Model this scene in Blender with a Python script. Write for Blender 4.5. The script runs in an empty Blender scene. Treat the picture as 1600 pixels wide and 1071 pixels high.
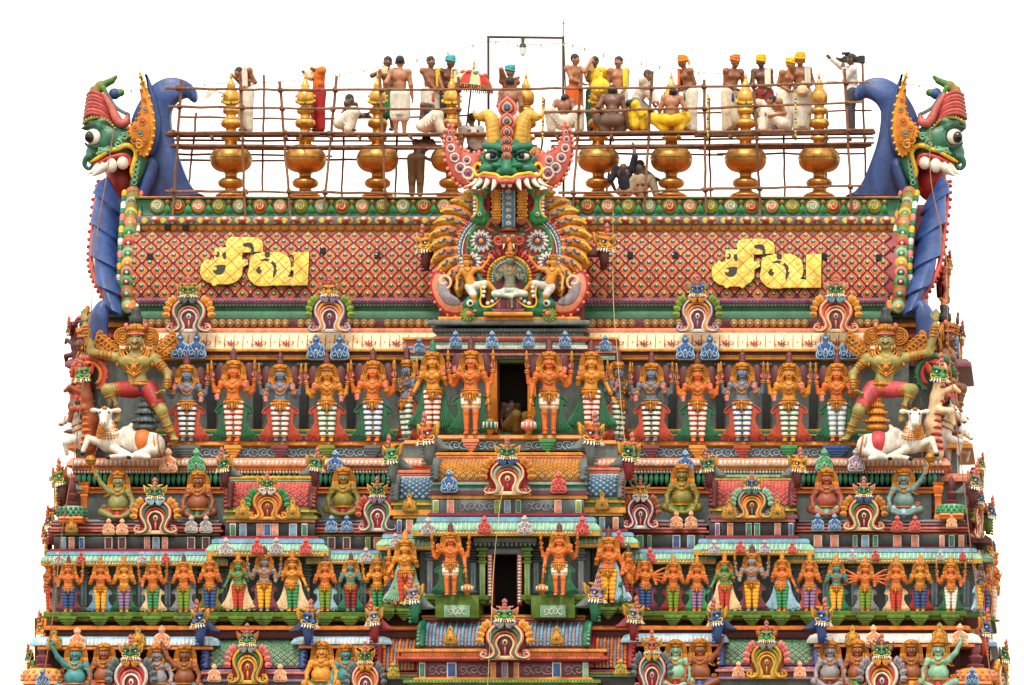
import bpy, math, random
import numpy as np
from mathutils import Vector, Matrix, Euler
R = math.radians
random.seed(7); rng = np.random.default_rng(7)
scn = bpy.context.scene
COL = scn.collection

# ------------------------------------------------------------------ camera, sky, sun, exposure
D = 140.0                    # metres from the camera to the second storey's statue plane
F = 9800.0                   # focal length in photo pixels (70 px per metre at that plane)
CX, ZC = 12.0, 22.0          # camera stands a little right of the tower's axis on a roof
U0, V0 = 789.0 + CX * 70.0, 1375.0
cam_d = bpy.data.cameras.new('camera')
cam = bpy.data.objects.new('camera', cam_d); COL.objects.link(cam)
cam.location = (CX, -D, ZC); cam.rotation_euler = (R(90), 0, 0)
cam_d.sensor_width = 36.0; cam_d.lens = F / 1600.0 * 36.0
cam_d.shift_x = (800.0 - U0) / 1600.0; cam_d.shift_y = (V0 - 535.5) / 1600.0
cam_d.clip_start = 1.0; cam_d.clip_end = 6000.0
scn.camera = cam

SUN_EL, SUN_AZ = 58.0, -14.0     # high soft sun behind thin cloud, a little left of the camera
w = bpy.data.worlds.new('World'); scn.world = w; w.use_nodes = True
nt = w.node_tree; nt.nodes.clear()
sky = nt.nodes.new('ShaderNodeTexSky'); sky.sky_type = 'NISHITA'; sky.sun_disc = False
sky.sun_elevation = R(SUN_EL); sky.sun_rotation = R(180 + SUN_AZ); sky.dust_density = 4.0
skm = nt.nodes.new('ShaderNodeMix'); skm.data_type = 'RGBA'; skm.blend_type = 'MIX'; skm.inputs[0].default_value = 0.93
nt.links.new(sky.outputs[0], skm.inputs[6])            # white overcast blanket, creamy with haze low down
tcw = nt.nodes.new('ShaderNodeTexCoord'); spw = nt.nodes.new('ShaderNodeSeparateXYZ'); nt.links.new(tcw.outputs['Generated'], spw.inputs[0])
skr = nt.nodes.new('ShaderNodeValToRGB'); skr.color_ramp.elements[0].position = 0.03; skr.color_ramp.elements[1].position = 0.09
skr.color_ramp.elements[0].color = (.95, .91, .5, 1); skr.color_ramp.elements[1].color = (1, .965, .885, 1)
skv = nt.nodes.new('ShaderNodeVectorMath'); skv.operation = 'SCALE'; skv.inputs['Scale'].default_value = 15.4
nt.links.new(spw.outputs[2], skr.inputs[0]); nt.links.new(skr.outputs[0], skv.inputs[0]); nt.links.new(skv.outputs[0], skm.inputs[7])
bg = nt.nodes.new('ShaderNodeBackground'); bg.inputs[1].default_value = 0.09
wo = nt.nodes.new('ShaderNodeOutputWorld')
nt.links.new(skm.outputs[2], bg.inputs[0]); nt.links.new(bg.outputs[0], wo.inputs[0])
sun_d = bpy.data.lights.new('sun', 'SUN'); sun_d.energy = 1.7; sun_d.angle = R(12); sun_d.color = (1.0, 0.95, 0.86)
sun = bpy.data.objects.new('sun', sun_d); COL.objects.link(sun)
sd = Vector((math.sin(R(SUN_AZ)) * math.cos(R(SUN_EL)), -math.cos(R(SUN_AZ)) * math.cos(R(SUN_EL)), math.sin(R(SUN_EL))))
sun.rotation_euler = sd.to_track_quat('Z', 'Y').to_euler(); sun.location = (-20, -40, 80)
scn.view_settings.view_transform = 'Standard'; scn.view_settings.look = 'None'
scn.view_settings.exposure = 0.57; scn.view_settings.gamma = 1.0
scn.render.engine = 'CYCLES'
scn.cycles.max_bounces = 6; scn.cycles.diffuse_bounces = 3; scn.cycles.glossy_bounces = 3

def X(u, d): return CX + (u - U0) * (D - d) / F
def Z(v, d): return ZC + (V0 - v) * (D - d) / F
def P(u, v, d): return Vector((X(u, d), -d, Z(v, d)))
PX = 1.0 / 70.0

# ------------------------------------------------------------------ shape toolkit: a shape is (verts, flat face indices, face sizes)
def G(V, F_):
    sz = np.array([len(f) for f in F_], dtype=np.int32)
    return (np.asarray(V, dtype=np.float64).reshape(-1, 3), np.array([i for f in F_ for i in f], dtype=np.int32), sz)
def rotm(r):
    return np.array(Euler(r).to_matrix())
def xf(g, loc=(0, 0, 0), s=1.0, r=None):
    V = g[0] * np.asarray(s, dtype=float)
    neg = np.prod(np.broadcast_to(np.asarray(s, dtype=float), (3,))) < 0
    if r is not None: V = V @ rotm(r).T
    V = V + np.asarray(loc, dtype=float)
    if neg:
        L = g[1].copy(); st = 0
        for n in g[2]:
            L[st:st + n] = L[st:st + n][::-1]; st += n
        return (V, L, g[2])
    return (V, g[1], g[2])
def join(*gs):
    Vs, Ls, Ss, o = [], [], [], 0
    for g in gs:
        Vs.append(g[0]); Ls.append(g[1] + o); Ss.append(g[2]); o += len(g[0])
    return (np.concatenate(Vs), np.concatenate(Ls), np.concatenate(Ss))
def box(c, s, bev=0.0):
    x, y, z = [q / 2.0 for q in s]
    if bev <= 0:
        V = [(-x, -y, -z), (x, -y, -z), (x, y, -z), (-x, y, -z), (-x, -y, z), (x, -y, z), (x, y, z), (-x, y, z)]
        Fs = [(0, 3, 2, 1), (4, 5, 6, 7), (0, 1, 5, 4), (1, 2, 6, 5), (2, 3, 7, 6), (3, 0, 4, 7)]
        return xf(G(V, Fs), c)
    b = min(bev, x * .9, y * .9, z * .9)
    V = []
    for lx, ly, lz in ((x - b, y - b, -z), (x, y, -z + b), (x, y, z - b), (x - b, y - b, z)):
        V += [(-lx, -ly, lz), (lx, -ly, lz), (lx, ly, lz), (-lx, ly, lz)]
    Fs = [(0, 3, 2, 1), (12, 13, 14, 15)]
    for k in range(3):
        a = k * 4
        for i in range(4):
            j = (i + 1) % 4
            Fs.append((a + i, a + j, a + 4 + j, a + 4 + i))
    return xf(G(V, Fs), c)
def lathe(prof, n=20, a0=0.0, sy=1.0):
    """prof: (radius, z) from the bottom to the top"""
    V, Fs = [], []
    m = len(prof)
    for r, z in prof:
        for i in range(n):
            a = a0 + 2 * math.pi * i / n
            V.append((r * math.cos(a), r * math.sin(a) * sy, z))
    for k in range(m - 1):
        for i in range(n):
            j = (i + 1) % n
            Fs.append((k * n + i, k * n + j, (k + 1) * n + j, (k + 1) * n + i))
    Fs.append(tuple(range(n - 1, -1, -1))); Fs.append(tuple((m - 1) * n + i for i in range(n)))
    return G(V, Fs)
_sph = {}
def sphere(c=(0, 0, 0), r=1.0, n=10, m=7, rot=None):
    k = (n, m)
    if k not in _sph:
        prof = [(math.cos(-math.pi / 2 + math.pi * i / m), math.sin(-math.pi / 2 + math.pi * i / m)) for i in range(m + 1)]
        prof[0] = (0.02, -1); prof[-1] = (0.02, 1)
        _sph[k] = lathe(prof, n)
    return xf(_sph[k], c, r, rot)
def torus(c=(0, 0, 0), R_=1.0, r=0.2, n=20, m=7, s=(1, 1, 1), rot=None):
    V, Fs = [], []
    for i in range(n):
        a = 2 * math.pi * i / n
        for j in range(m):
            b = 2 * math.pi * j / m
            q = R_ + r * math.cos(b)
            V.append((q * math.cos(a), q * math.sin(a), r * math.sin(b)))
    for i in range(n):
        for j in range(m):
            i2, j2 = (i + 1) % n, (j + 1) % m
            Fs.append((i * m + j, i2 * m + j, i2 * m + j2, i * m + j2))
    g = G(V, Fs)
    return xf(xf(g, s=s), c, 1.0, rot)
def crom(pts, n=6, closed=False):
    p = [np.array(q, dtype=float) for q in pts]
    out = []
    L = len(p)
    for i in range(L if closed else L - 1):
        p0 = p[(i - 1) % L] if closed or i > 0 else p[i]
        p1, p2 = p[i], p[(i + 1) % L]
        p3 = p[(i + 2) % L] if closed or i + 2 < L else p[(i + 1) % L]
        for k in range(n):
            t = k / n
            out.append(0.5 * ((2 * p1) + (p2 - p0) * t + (2 * p0 - 5 * p1 + 4 * p2 - p3) * t * t + (3 * p1 - p0 - 3 * p2 + p3) * t ** 3))
    if not closed: out.append(p[-1])
    return out
def tube(pts, rad, n=8, caps=True, flat=1.0):
    """swept round tube along 3-D points; rad a number or one per point"""
    p = np.array([tuple(q) for q in pts], dtype=float); m = len(p)
    rr = np.full(m, rad, dtype=float) if np.isscalar(rad) else np.interp(np.linspace(0, 1, m), np.linspace(0, 1, len(rad)), rad)
    T = np.gradient(p, axis=0); T /= np.linalg.norm(T, axis=1)[:, None] + 1e-9
    up = np.array([0, 1.0, 0]) if abs(T[0][1]) < .9 else np.array([1.0, 0, 0])
    V = []
    N = up
    for i in range(m):
        N = N - T[i] * N.dot(T[i]); N /= np.linalg.norm(N) + 1e-9
        B = np.cross(T[i], N)
        for k in range(n):
            a = 2 * math.pi * k / n
            V.append(p[i] + rr[i] * (math.cos(a) * N * flat + math.sin(a) * B))
    Fs = []
    for i in range(m - 1):
        for k in range(n):
            k2 = (k + 1) % n
            Fs.append((i * n + k, i * n + k2, (i + 1) * n + k2, (i + 1) * n + k))
    if caps:
        Fs.append(tuple(range(n - 1, -1, -1))); Fs.append(tuple((m - 1) * n + i for i in range(n)))
    return G(V, Fs)
def area2(o): return 0.5 * sum(o[i][0] * o[(i + 1) % len(o)][1] - o[(i + 1) % len(o)][0] * o[i][1] for i in range(len(o)))
def inset(o, d):
    o = np.asarray(o, dtype=float); n = len(o)
    e = np.roll(o, -1, 0) - o; e /= np.linalg.norm(e, axis=1)[:, None] + 1e-9
    nr = np.stack([-e[:, 1], e[:, 0]], 1)
    q = nr + np.roll(nr, 1, 0); L = np.linalg.norm(q, axis=1)[:, None]; q = q / np.maximum(L, .35)
    return o + q * d
def plate(o, y0, y1, bev=0.0):
    """outline (x, z) of any shape, extruded from the front y0 to the back y1 with a chamfered front edge"""
    o = np.asarray([tuple(q) for q in o], dtype=float)
    if area2(o) < 0: o = o[::-1]
    n = len(o)
    rings = [(inset(o, bev) if bev else o, y0)]
    if bev: rings.append((o, y0 + bev))
    rings.append((o, y1))
    V = []
    for q, y in rings: V += [(a, y, b) for a, b in q]
    Fs = [tuple(range(n)), tuple((len(rings) - 1) * n + i for i in range(n - 1, -1, -1))]
    for k in range(len(rings) - 1):
        for i in range(n):
            j = (i + 1) % n
            Fs.append((k * n + j, k * n + i, (k + 1) * n + i, (k + 1) * n + j))
    return G(V, Fs)
def mirror(h):
    """half outline from the bottom up at x >= 0 -> closed outline"""
    return [tuple(q) for q in h] + [(-q[0], q[1]) for q in reversed(h) if abs(q[0]) > 1e-6]
def half(pts, n=4): return mirror(crom(pts, n))
def ring(x0, x1, yf, yb, prof, cap=True):
    """a moulding run round a rectangle: prof = [(outward offset, z)] from the bottom to the top, world metres"""
    V, Fs = [], []
    for o, z in prof:
        V += [(x0 - o, yf - o, z), (x1 + o, yf - o, z), (x1 + o, yb + o, z), (x0 - o, yb + o, z)]
    for k in range(len(prof) - 1):
        for i in range(4):
            j = (i + 1) % 4
            Fs.append((k * 4 + i, k * 4 + j, k * 4 + 4 + j, k * 4 + 4 + i))
    if cap:
        Fs.append((3, 2, 1, 0)); m = (len(prof) - 1) * 4
        Fs.append((m, m + 1, m + 2, m + 3))
    return G(V, Fs)
def arc(cx, cy, r, a0, a1, n=12, ry=None):
    ry = r if ry is None else ry
    return [(cx + r * math.cos(R(a0 + (a1 - a0) * i / n)), cy + ry * math.sin(R(a0 + (a1 - a0) * i / n))) for i in range(n + 1)]
def spiral(cx, cy, r0, r1, a0, a1, n=18):
    return [(cx + (r0 + (r1 - r0) * i / n) * math.cos(R(a0 + (a1 - a0) * i / n)), cy + (r0 + (r1 - r0) * i / n) * math.sin(R(a0 + (a1 - a0) * i / n))) for i in range(n + 1)]
def on(pts, y): return [(a, y, b) for a, b in pts]

# ------------------------------------------------------------------ paint
def lin(c):
    return tuple(((q / 255.0) / 12.92 if q <= 10 else ((q / 255.0 + 0.055) / 1.055) ** 2.4) for q in c)
_m = {}
C = dict(orange=(234, 120, 36), skin=(230, 112, 40), amber=(230, 150, 42), gold=(204, 126, 22), paleGold=(224, 172, 60), brightyellow=(245, 196, 40),
    red=(190, 38, 28), rust=(196, 76, 48), maroon=(96, 28, 34), plum=(126, 58, 72), pink=(226, 118, 108), salmon=(232, 138, 104), cream=(246, 206, 158),
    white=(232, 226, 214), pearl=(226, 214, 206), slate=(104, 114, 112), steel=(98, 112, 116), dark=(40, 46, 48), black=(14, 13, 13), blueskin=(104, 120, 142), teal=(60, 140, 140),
    green=(30, 104, 66), bright=(52, 150, 84), mint=(136, 184, 150), lime=(122, 150, 30), olive=(132, 120, 34), oliveskin=(140, 140, 78), moss=(96, 128, 26),
    blue=(40, 84, 150), navy=(26, 40, 84), sky=(112, 160, 190), ice=(160, 196, 216), lilac=(150, 122, 158), purple=(120, 70, 130), brown=(150, 78, 36), bronze=(128, 84, 34),
    yellow=(238, 176, 20), greyscarf=(150, 140, 146), hood=(46, 76, 138), jade=(30, 120, 84), cherry=(150, 26, 36))
def mat(c, rough=0.5, metal=0.0, wear=0.35, bump=0.25, name=None, grain=9.0):
    rgb = C[c] if isinstance(c, str) else tuple(c)
    key = (rgb, rough, metal, wear, bump, grain)
    if key in _m: return _m[key]
    m = bpy.data.materials.new(name or ('paint_' + (c if isinstance(c, str) else '%d_%d_%d' % rgb))); m.use_nodes = True
    n = m.node_tree.nodes; l = m.node_tree.links
    b = n['Principled BSDF']; b.inputs['Roughness'].default_value = rough; b.inputs['Metallic'].default_value = metal
    col = lin(rgb)
    tc = n.new('ShaderNodeTexCoord'); oi = n.new('ShaderNodeObjectInfo')
    add = n.new('ShaderNodeVectorMath'); add.operation = 'MULTIPLY_ADD'
    l.new(oi.outputs['Random'], add.inputs[0]); add.inputs[1].default_value = (37, 37, 37); l.new(tc.outputs['Object'], add.inputs[2])
    n1 = n.new('ShaderNodeTexNoise'); n1.inputs['Scale'].default_value = grain; n1.inputs['Detail'].default_value = 6; n1.inputs['Roughness'].default_value = 0.7
    l.new(add.outputs[0], n1.inputs['Vector'])
    cr = n.new('ShaderNodeValToRGB'); cr.color_ramp.elements[0].position = 0.30; cr.color_ramp.elements[1].position = 0.62
    k = 1.0 - wear
    cr.color_ramp.elements[0].color = (col[0] * k * .9, col[1] * k * .92, col[2] * k, 1)
    cr.color_ramp.elements[1].color = (*col, 1)
    e = cr.color_ramp.elements.new(0.86); e.color = tuple(min(1, q * (1 + .25 * wear) + .03 * wear) for q in col) + (1,)
    l.new(n1.outputs[0], cr.inputs[0])
    # rain streaks and soot in blotches of their own
    mp = n.new('ShaderNodeMapping'); mp.inputs['Scale'].default_value = (1.0, 1.0, 0.28); geo_ = n.new('ShaderNodeNewGeometry'); l.new(geo_.outputs['Position'], mp.inputs['Vector'])
    n3 = n.new('ShaderNodeTexNoise'); n3.inputs['Scale'].default_value = 3.4; n3.inputs['Detail'].default_value = 7; n3.inputs['Roughness'].default_value = 0.75; l.new(mp.outputs[0], n3.inputs['Vector'])
    c3 = n.new('ShaderNodeValToRGB'); c3.color_ramp.elements[0].position = 0.34; c3.color_ramp.elements[1].position = 0.56
    gk_ = 1 - min(1.0, wear * 1.2); c3.color_ramp.elements[0].color = (gk_, gk_ * .96, gk_ * .9, 1); c3.color_ramp.elements[1].color = (1, 1, 1, 1); l.new(n3.outputs[0], c3.inputs[0])
    mx_ = n.new('ShaderNodeMix'); mx_.data_type = 'RGBA'; mx_.blend_type = 'MULTIPLY'; mx_.inputs[0].default_value = 1.0
    l.new(cr.outputs[0], mx_.inputs[6]); l.new(c3.outputs[0], mx_.inputs[7]); l.new(mx_.outputs[2], b.inputs['Base Color'])
    if bump:
        bp = n.new('ShaderNodeBump'); bp.inputs['Strength'].default_value = bump; bp.inputs['Distance'].default_value = 0.02
        n2 = n.new('ShaderNodeTexNoise'); n2.inputs['Scale'].default_value = grain * 3.2; n2.inputs['Detail'].default_value = 3
        l.new(add.outputs[0], n2.inputs['Vector']); l.new(n2.outputs[0], bp.inputs['Height']); l.new(bp.outputs[0], b.inputs['Normal'])
    _m[key] = m
    return m
_st = {}
def stripes(c1, c2, period=8.2, share=0.36, phase=0.0, axis=2, rough=0.5):
    share = .4 if share == 0.36 else share
    """painted bands across an object, period in photo pixels"""
    key = (c1, c2, period, share, phase, axis)
    if key in _st: return _st[key]
    m = bpy.data.materials.new('paint_bands_%s_%s' % (c1, c2)); m.use_nodes = True
    n = m.node_tree.nodes; l = m.node_tree.links; b = n['Principled BSDF']; b.inputs['Roughness'].default_value = rough
    tc = n.new('ShaderNodeTexCoord'); sp = n.new('ShaderNodeSeparateXYZ'); l.new(tc.outputs['Object'], sp.inputs[0])
    no = n.new('ShaderNodeTexNoise'); no.inputs['Scale'].default_value = 5; l.new(tc.outputs['Object'], no.inputs['Vector'])
    ma = n.new('ShaderNodeMath'); ma.operation = 'MULTIPLY_ADD'; ma.inputs[1].default_value = 0.03; l.new(no.outputs[0], ma.inputs[0]); l.new(sp.outputs[axis], ma.inputs[2])
    mu = n.new('ShaderNodeMath'); mu.operation = 'MULTIPLY_ADD'; mu.inputs[1].default_value = 70.0 / period; mu.inputs[2].default_value = phase + 20; l.new(ma.outputs[0], mu.inputs[0])
    fr = n.new('ShaderNodeMath'); fr.operation = 'FRACT'; l.new(mu.outputs[0], fr.inputs[0])
    cr = n.new('ShaderNodeValToRGB'); cr.color_ramp.elements[0].position = share; cr.color_ramp.elements[1].position = share + .07
    cr.color_ramp.elements[0].color = (*lin(C[c2]), 1); cr.color_ramp.elements[1].color = (*lin(C[c1]), 1)
    l.new(fr.outputs[0], cr.inputs[0])
    n1 = n.new('ShaderNodeTexNoise'); n1.inputs['Scale'].default_value = 8; n1.inputs['Detail'].default_value = 5; l.new(tc.outputs['Object'], n1.inputs['Vector'])
    c3 = n.new('ShaderNodeValToRGB'); c3.color_ramp.elements[0].position = .3; c3.color_ramp.elements[1].position = .6; c3.color_ramp.elements[0].color = (.66, .64, .62, 1)
    l.new(n1.outputs[0], c3.inputs[0])
    mx = n.new('ShaderNodeMix'); mx.data_type = 'RGBA'; mx.blend_type = 'MULTIPLY'; mx.inputs[0].default_value = 1.0
    l.new(cr.outputs[0], mx.inputs[6]); l.new(c3.outputs[0], mx.inputs[7]); l.new(mx.outputs[2], b.inputs['Base Color'])
    _st[key] = m
    return m
def M_(c): return c if isinstance(c, bpy.types.Material) else mat(c)

# ------------------------------------------------------------------ objects
class MB:
    """collects shapes and links them as ONE mesh object"""
    def __init__(s): s.g = []; s.mats = []; s.idx = {}
    def slot(s, m):
        m = M_(m)
        if m.name not in s.idx: s.idx[m.name] = len(s.mats); s.mats.append(m)
        return s.idx[m.name]
    def add(s, g, m, loc=None, sc=1.0, r=None, smooth=True):
        if loc is not None or r is not None or not np.isscalar(sc) or sc != 1.0: g = xf(g, loc or (0, 0, 0), sc, r)
        i = m if isinstance(m, (np.ndarray, int)) else s.slot(m)
        s.g.append((g, i, smooth)); return s
    def mesh(s, name, k=PX):
        V = np.concatenate([g[0][0] for g in s.g]) * k
        L, S, MI, SM, o = [], [], [], [], 0
        for g, i, sm in s.g:
            L.append(g[1] + o); S.append(g[2]); o += len(g[0])
            MI.append(np.broadcast_to(np.asarray(i, dtype=np.int32), (len(g[2]),))); SM.append(np.full(len(g[2]), sm))
        L = np.concatenate(L); S = np.concatenate(S)
        me = bpy.data.meshes.new(name)
        me.vertices.add(len(V)); me.vertices.foreach_set('co', V.astype(np.float32).ravel())
        me.loops.add(len(L)); me.loops.foreach_set('vertex_index', L.astype(np.int32))
        me.polygons.add(len(S)); st = np.concatenate([[0], np.cumsum(S)[:-1]])
        me.polygons.foreach_set('loop_start', st.astype(np.int32))
        me.polygons.foreach_set('material_index', np.concatenate(MI).astype(np.int32))
        me.polygons.foreach_set('use_smooth', np.concatenate(SM))
        for m in s.mats: me.materials.append(m)
        me.update(calc_edges=True); me.validate()
        return me
    def build(s, name, parent=None, k=PX):
        me = s.mesh(name, k)
        if any(sm for _, _, sm in s.g):
            try: me.set_sharp_from_angle(angle=R(50))
            except Exception: pass
        return link(name, me, parent)
def link(name, me, parent=None):
    o = bpy.data.objects.new(name, me); COL.objects.link(o)
    if parent is not None: o.parent = parent
    return o
def tag(o, label=None, cat=None, group=None, kind=None):
    if label: o['label'] = label
    if cat: o['category'] = cat
    if group: o['group'] = group
    if kind: o['kind'] = kind
    return o
def thing(name, label, cat, loc=(0, 0, 0), group=None, rz=0.0, sc=1.0):
    o = bpy.data.objects.new(name, None); COL.objects.link(o); o.empty_display_size = 0.2
    o.location = loc; o.rotation_euler = (0, 0, rz); o.scale = (sc, sc, sc) if np.isscalar(sc) else sc
    return tag(o, label, cat, group)
def at(name, label, cat, u, v, d, group=None, rz=0.0, sc=1.0, mx=1.0):
    """a thing whose own shapes are drawn in photo pixels from its base point"""
    k = sc * (D - d) / D
    return thing(name, label, cat, P(u, v, d), group, rz, (k * mx, k, k))
def paint(o, cols):
    """own paint on an object that shares its mesh with others"""
    for i, c in enumerate(cols):
        if c is None or i >= len(o.material_slots): continue
        o.material_slots[i].link = 'OBJECT'; o.material_slots[i].material = M_(c)
    return o

# ------------------------------------------------------------------ sculpting: one continuous surface round blended solids
def cap(a, b, ra, rb=None, k=1.5, c=0, rip=None): return ('cap', np.array(a, float), np.array(b, float), ra, ra if rb is None else rb, k, c, rip)
def ell(c0, r, k=1.5, c=0, rot=None): return ('ell', np.array(c0, float), np.array(r if not np.isscalar(r) else (r, r, r), float), None if rot is None else rotm([R(q) for q in rot]).T, 0, k, c, None)
def cut(p): return ('-',) + p
def sculpt(prims, vox=1.0):
    lo = np.full(3, 1e9); hi = -lo
    for p in prims:
        if p[0] == '-': continue
        if p[0] == 'cap':
            r = max(p[3], p[4]) + (p[7][0] if p[7] else 0)
            lo = np.minimum(lo, np.minimum(p[1], p[2]) - r); hi = np.maximum(hi, np.maximum(p[1], p[2]) + r)
        else:
            r = p[2].max() if p[3] is not None else p[2]
            lo = np.minimum(lo, p[1] - r); hi = np.maximum(hi, p[1] + r)
    lo = lo - 3 * vox; hi = hi + 3 * vox
    n = np.ceil((hi - lo) / vox).astype(int) + 1
    Fd = np.full(n, 4.0 * vox + 3, dtype=np.float32); best = np.full(n, 1e9, dtype=np.float32); colr = np.zeros(n, dtype=np.int16)
    ax = [lo[i] + vox * np.arange(n[i]) for i in range(3)]
    for p in prims:
        neg = p[0] == '-'
        q = p[1:] if neg else p
        k = q[5]
        if q[0] == 'cap':
            r = max(q[3], q[4]) + (q[7][0] if q[7] else 0); a = np.minimum(q[1], q[2]) - r; b = np.maximum(q[1], q[2]) + r
        else:
            r = q[2].max() if q[3] is not None else q[2]; a = q[1] - r; b = q[1] + r
        m = k + 3 * vox
        i0 = np.maximum(((a - m - lo) / vox).astype(int), 0); i1 = np.minimum(((b + m - lo) / vox).astype(int) + 2, n)
        sl = tuple(slice(i0[i], i1[i]) for i in range(3))
        gx = ax[0][sl[0]][:, None, None]; gy = ax[1][sl[1]][None, :, None]; gz = ax[2][sl[2]][None, None, :]
        if q[0] == 'cap':
            d = q[2] - q[1]; L2 = max(d.dot(d), 1e-9)
            px, py, pz = gx - q[1][0], gy - q[1][1], gz - q[1][2]
            t = np.clip((px * d[0] + py * d[1] + pz * d[2]) / L2, 0, 1)
            rr = q[3] + (q[4] - q[3]) * t
            if q[7]: rr = rr + q[7][0] * np.abs(np.sin(math.pi * (gz + q[7][2]) / q[7][1]))
            dist = np.sqrt((px - t * d[0]) ** 2 + (py - t * d[1]) ** 2 + (pz - t * d[2]) ** 2) - rr
        else:
            px, py, pz = gx - q[1][0], gy - q[1][1], gz - q[1][2]
            if q[3] is not None:
                Rm = q[3]
                px, py, pz = (Rm[0, 0] * px + Rm[0, 1] * py + Rm[0, 2] * pz, Rm[1, 0] * px + Rm[1, 1] * py + Rm[1, 2] * pz, Rm[2, 0] * px + Rm[2, 1] * py + Rm[2, 2] * pz)
            rx, ry, rz_ = q[2]
            k0 = np.sqrt((px / rx) ** 2 + (py / ry) ** 2 + (pz / rz_) ** 2); k1 = np.sqrt((px / rx ** 2) ** 2 + (py / ry ** 2) ** 2 + (pz / rz_ ** 2) ** 2) + 1e-9
            dist = k0 * (k0 - 1) / k1
        dist = dist.astype(np.float32)
        A = Fd[sl]
        if neg:
            B = -dist; h = np.clip(0.5 - 0.5 * (A - B) / k, 0, 1) * 1.0
            new = A * (1 - h) + B * h + k * h * (1 - h)
            cs = colr[sl]; cs[(B > A - 1.2 * vox)] = q[6]; Fd[sl] = new
        else:
            h = np.clip(0.5 + 0.5 * (A - dist) / k, 0, 1)
            Fd[sl] = A * (1 - h) + dist * h - k * h * (1 - h)
            bs = best[sl]; cs = colr[sl]; w_ = dist < bs; bs[w_] = dist[w_]; cs[w_] = q[6]
    ins = Fd < 0
    # surface nets
    cnt = np.zeros(n - 1, dtype=np.int8)
    cor = {}
    for dx in (0, 1):
        for dy in (0, 1):
            for dz in (0, 1):
                s_ = (slice(dx, n[0] - 1 + dx), slice(dy, n[1] - 1 + dy), slice(dz, n[2] - 1 + dz)); cor[(dx, dy, dz)] = s_
                cnt += ins[s_]
    act = (cnt > 0) & (cnt < 8)
    ci = np.argwhere(act); vid = np.full(n - 1, -1, dtype=np.int32); vid[act] = np.arange(len(ci))
    acc = np.zeros((len(ci), 3)); num = np.zeros(len(ci))
    for axis in range(3):
        o1, o2 = [q for q in range(3) if q != axis]
        for s1 in (0, 1):
            for s2 in (0, 1):
                a = np.zeros(3, int); a[o1] = s1; a[o2] = s2; b = a.copy(); b[axis] = 1
                fa = Fd[tuple((ci + a).T)]; fb = Fd[tuple((ci + b).T)]
                cr_ = (fa < 0) != (fb < 0); t = fa / (fa - fb + 1e-12)
                pt = ci + a + 0.0; pt[:, axis] += t
                acc[cr_] += pt[cr_]; num[cr_] += 1
    V = acc / num[:, None] * vox + lo
    Q, CI = [], []
    for axis in range(3):
        o1, o2 = [(1, 2), (2, 0), (0, 1)][axis]
        s0 = [slice(1, n[i] - 1) for i in range(3)]; s0[axis] = slice(0, n[axis] - 1)
        s1 = list(s0); s1[axis] = slice(1, n[axis])
        A = ins[tuple(s0)]; B = ins[tuple(s1)]
        e = np.argwhere(A != B)
        if not len(e): continue
        flip = A[tuple(e.T)]
        off = np.array([1, 1, 1]); off[axis] = 0; e = e + off
        def cell(d1, d2):
            c = e.copy(); c[:, o1] -= d1; c[:, o2] -= d2
            return vid[tuple(c.T)]
        q = np.stack([cell(1, 1), cell(0, 1), cell(0, 0), cell(1, 0)], 1)
        q[~flip] = q[~flip][:, ::-1]
        Q.append(q); CI.append(colr[tuple(e.T)])
    Q = np.concatenate(Q); CI = np.concatenate(CI)
    return (V, Q.ravel().astype(np.int32), np.full(len(Q), 4, dtype=np.int32)), CI.astype(np.int32)
def sculpt_mb(prims, mats, vox=1.0):
    g, ci = sculpt(prims, vox)
    mb = MB()
    for m in mats:
        m = M_(m); mb.idx.setdefault(m.name, len(mb.mats)); mb.mats.append(m)
    mb.add(g, np.minimum(ci, len(mats) - 1))
    return mb
def hand(c, fd, pn, s=1.0, col=0, thumb=1, curl=0.25):
    """palm and five bent fingers of unequal length; c palm centre, fd finger direction, pn palm normal"""
    c = np.array(c, float); fd = np.array(fd, float); fd /= np.linalg.norm(fd)
    pn = np.array(pn, float); pn -= fd * pn.dot(fd); pn /= np.linalg.norm(pn); sd_ = np.cross(fd, pn) * thumb
    out = [cap(c - fd * 1.8 * s + sd_ * 1.0 * s, c + fd * 1.4 * s + sd_ * 1.1 * s, 1.35 * s, 1.2 * s, 1.0, col), cap(c - fd * 1.8 * s - sd_ * .9 * s, c + fd * 1.4 * s - sd_ * 1.2 * s, 1.3 * s, 1.2 * s, 1.0, col)]
    for i, L in enumerate((4.6, 5.2, 4.9, 3.8)):
        b = c + fd * 2.0 * s + sd_ * (1.95 - 1.3 * i) * s
        m = b + fd * L * .5 * s + pn * curl * 1.0 * s + sd_ * (0.35 - .25 * i) * s * .6
        e = m + fd * L * .45 * s * (1 - .4 * curl) + pn * curl * 3.0 * s
        out += [cap(b, m, .78 * s, .7 * s, .35, col), cap(m, e, .7 * s, .55 * s, .3, col)]
    b = c - fd * 1.0 * s + sd_ * 2.0 * s
    m = b + sd_ * 1.7 * s + fd * 1.6 * s + pn * .5 * s
    out += [cap(b, m, .95 * s, .8 * s, .5, col), cap(m, m + fd * 2.2 * s + sd_ * .3 * s, .75 * s, .6 * s, .3, col)]
    return out

QS = (-1, 1)                 # sides built by the paired shapes below; one side at a time when each is an object of its own
def half_mesh(fn, name):
    global QS
    QS = (1,); me = fn().mesh(name); QS = (-1, 1)
    return me
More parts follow.
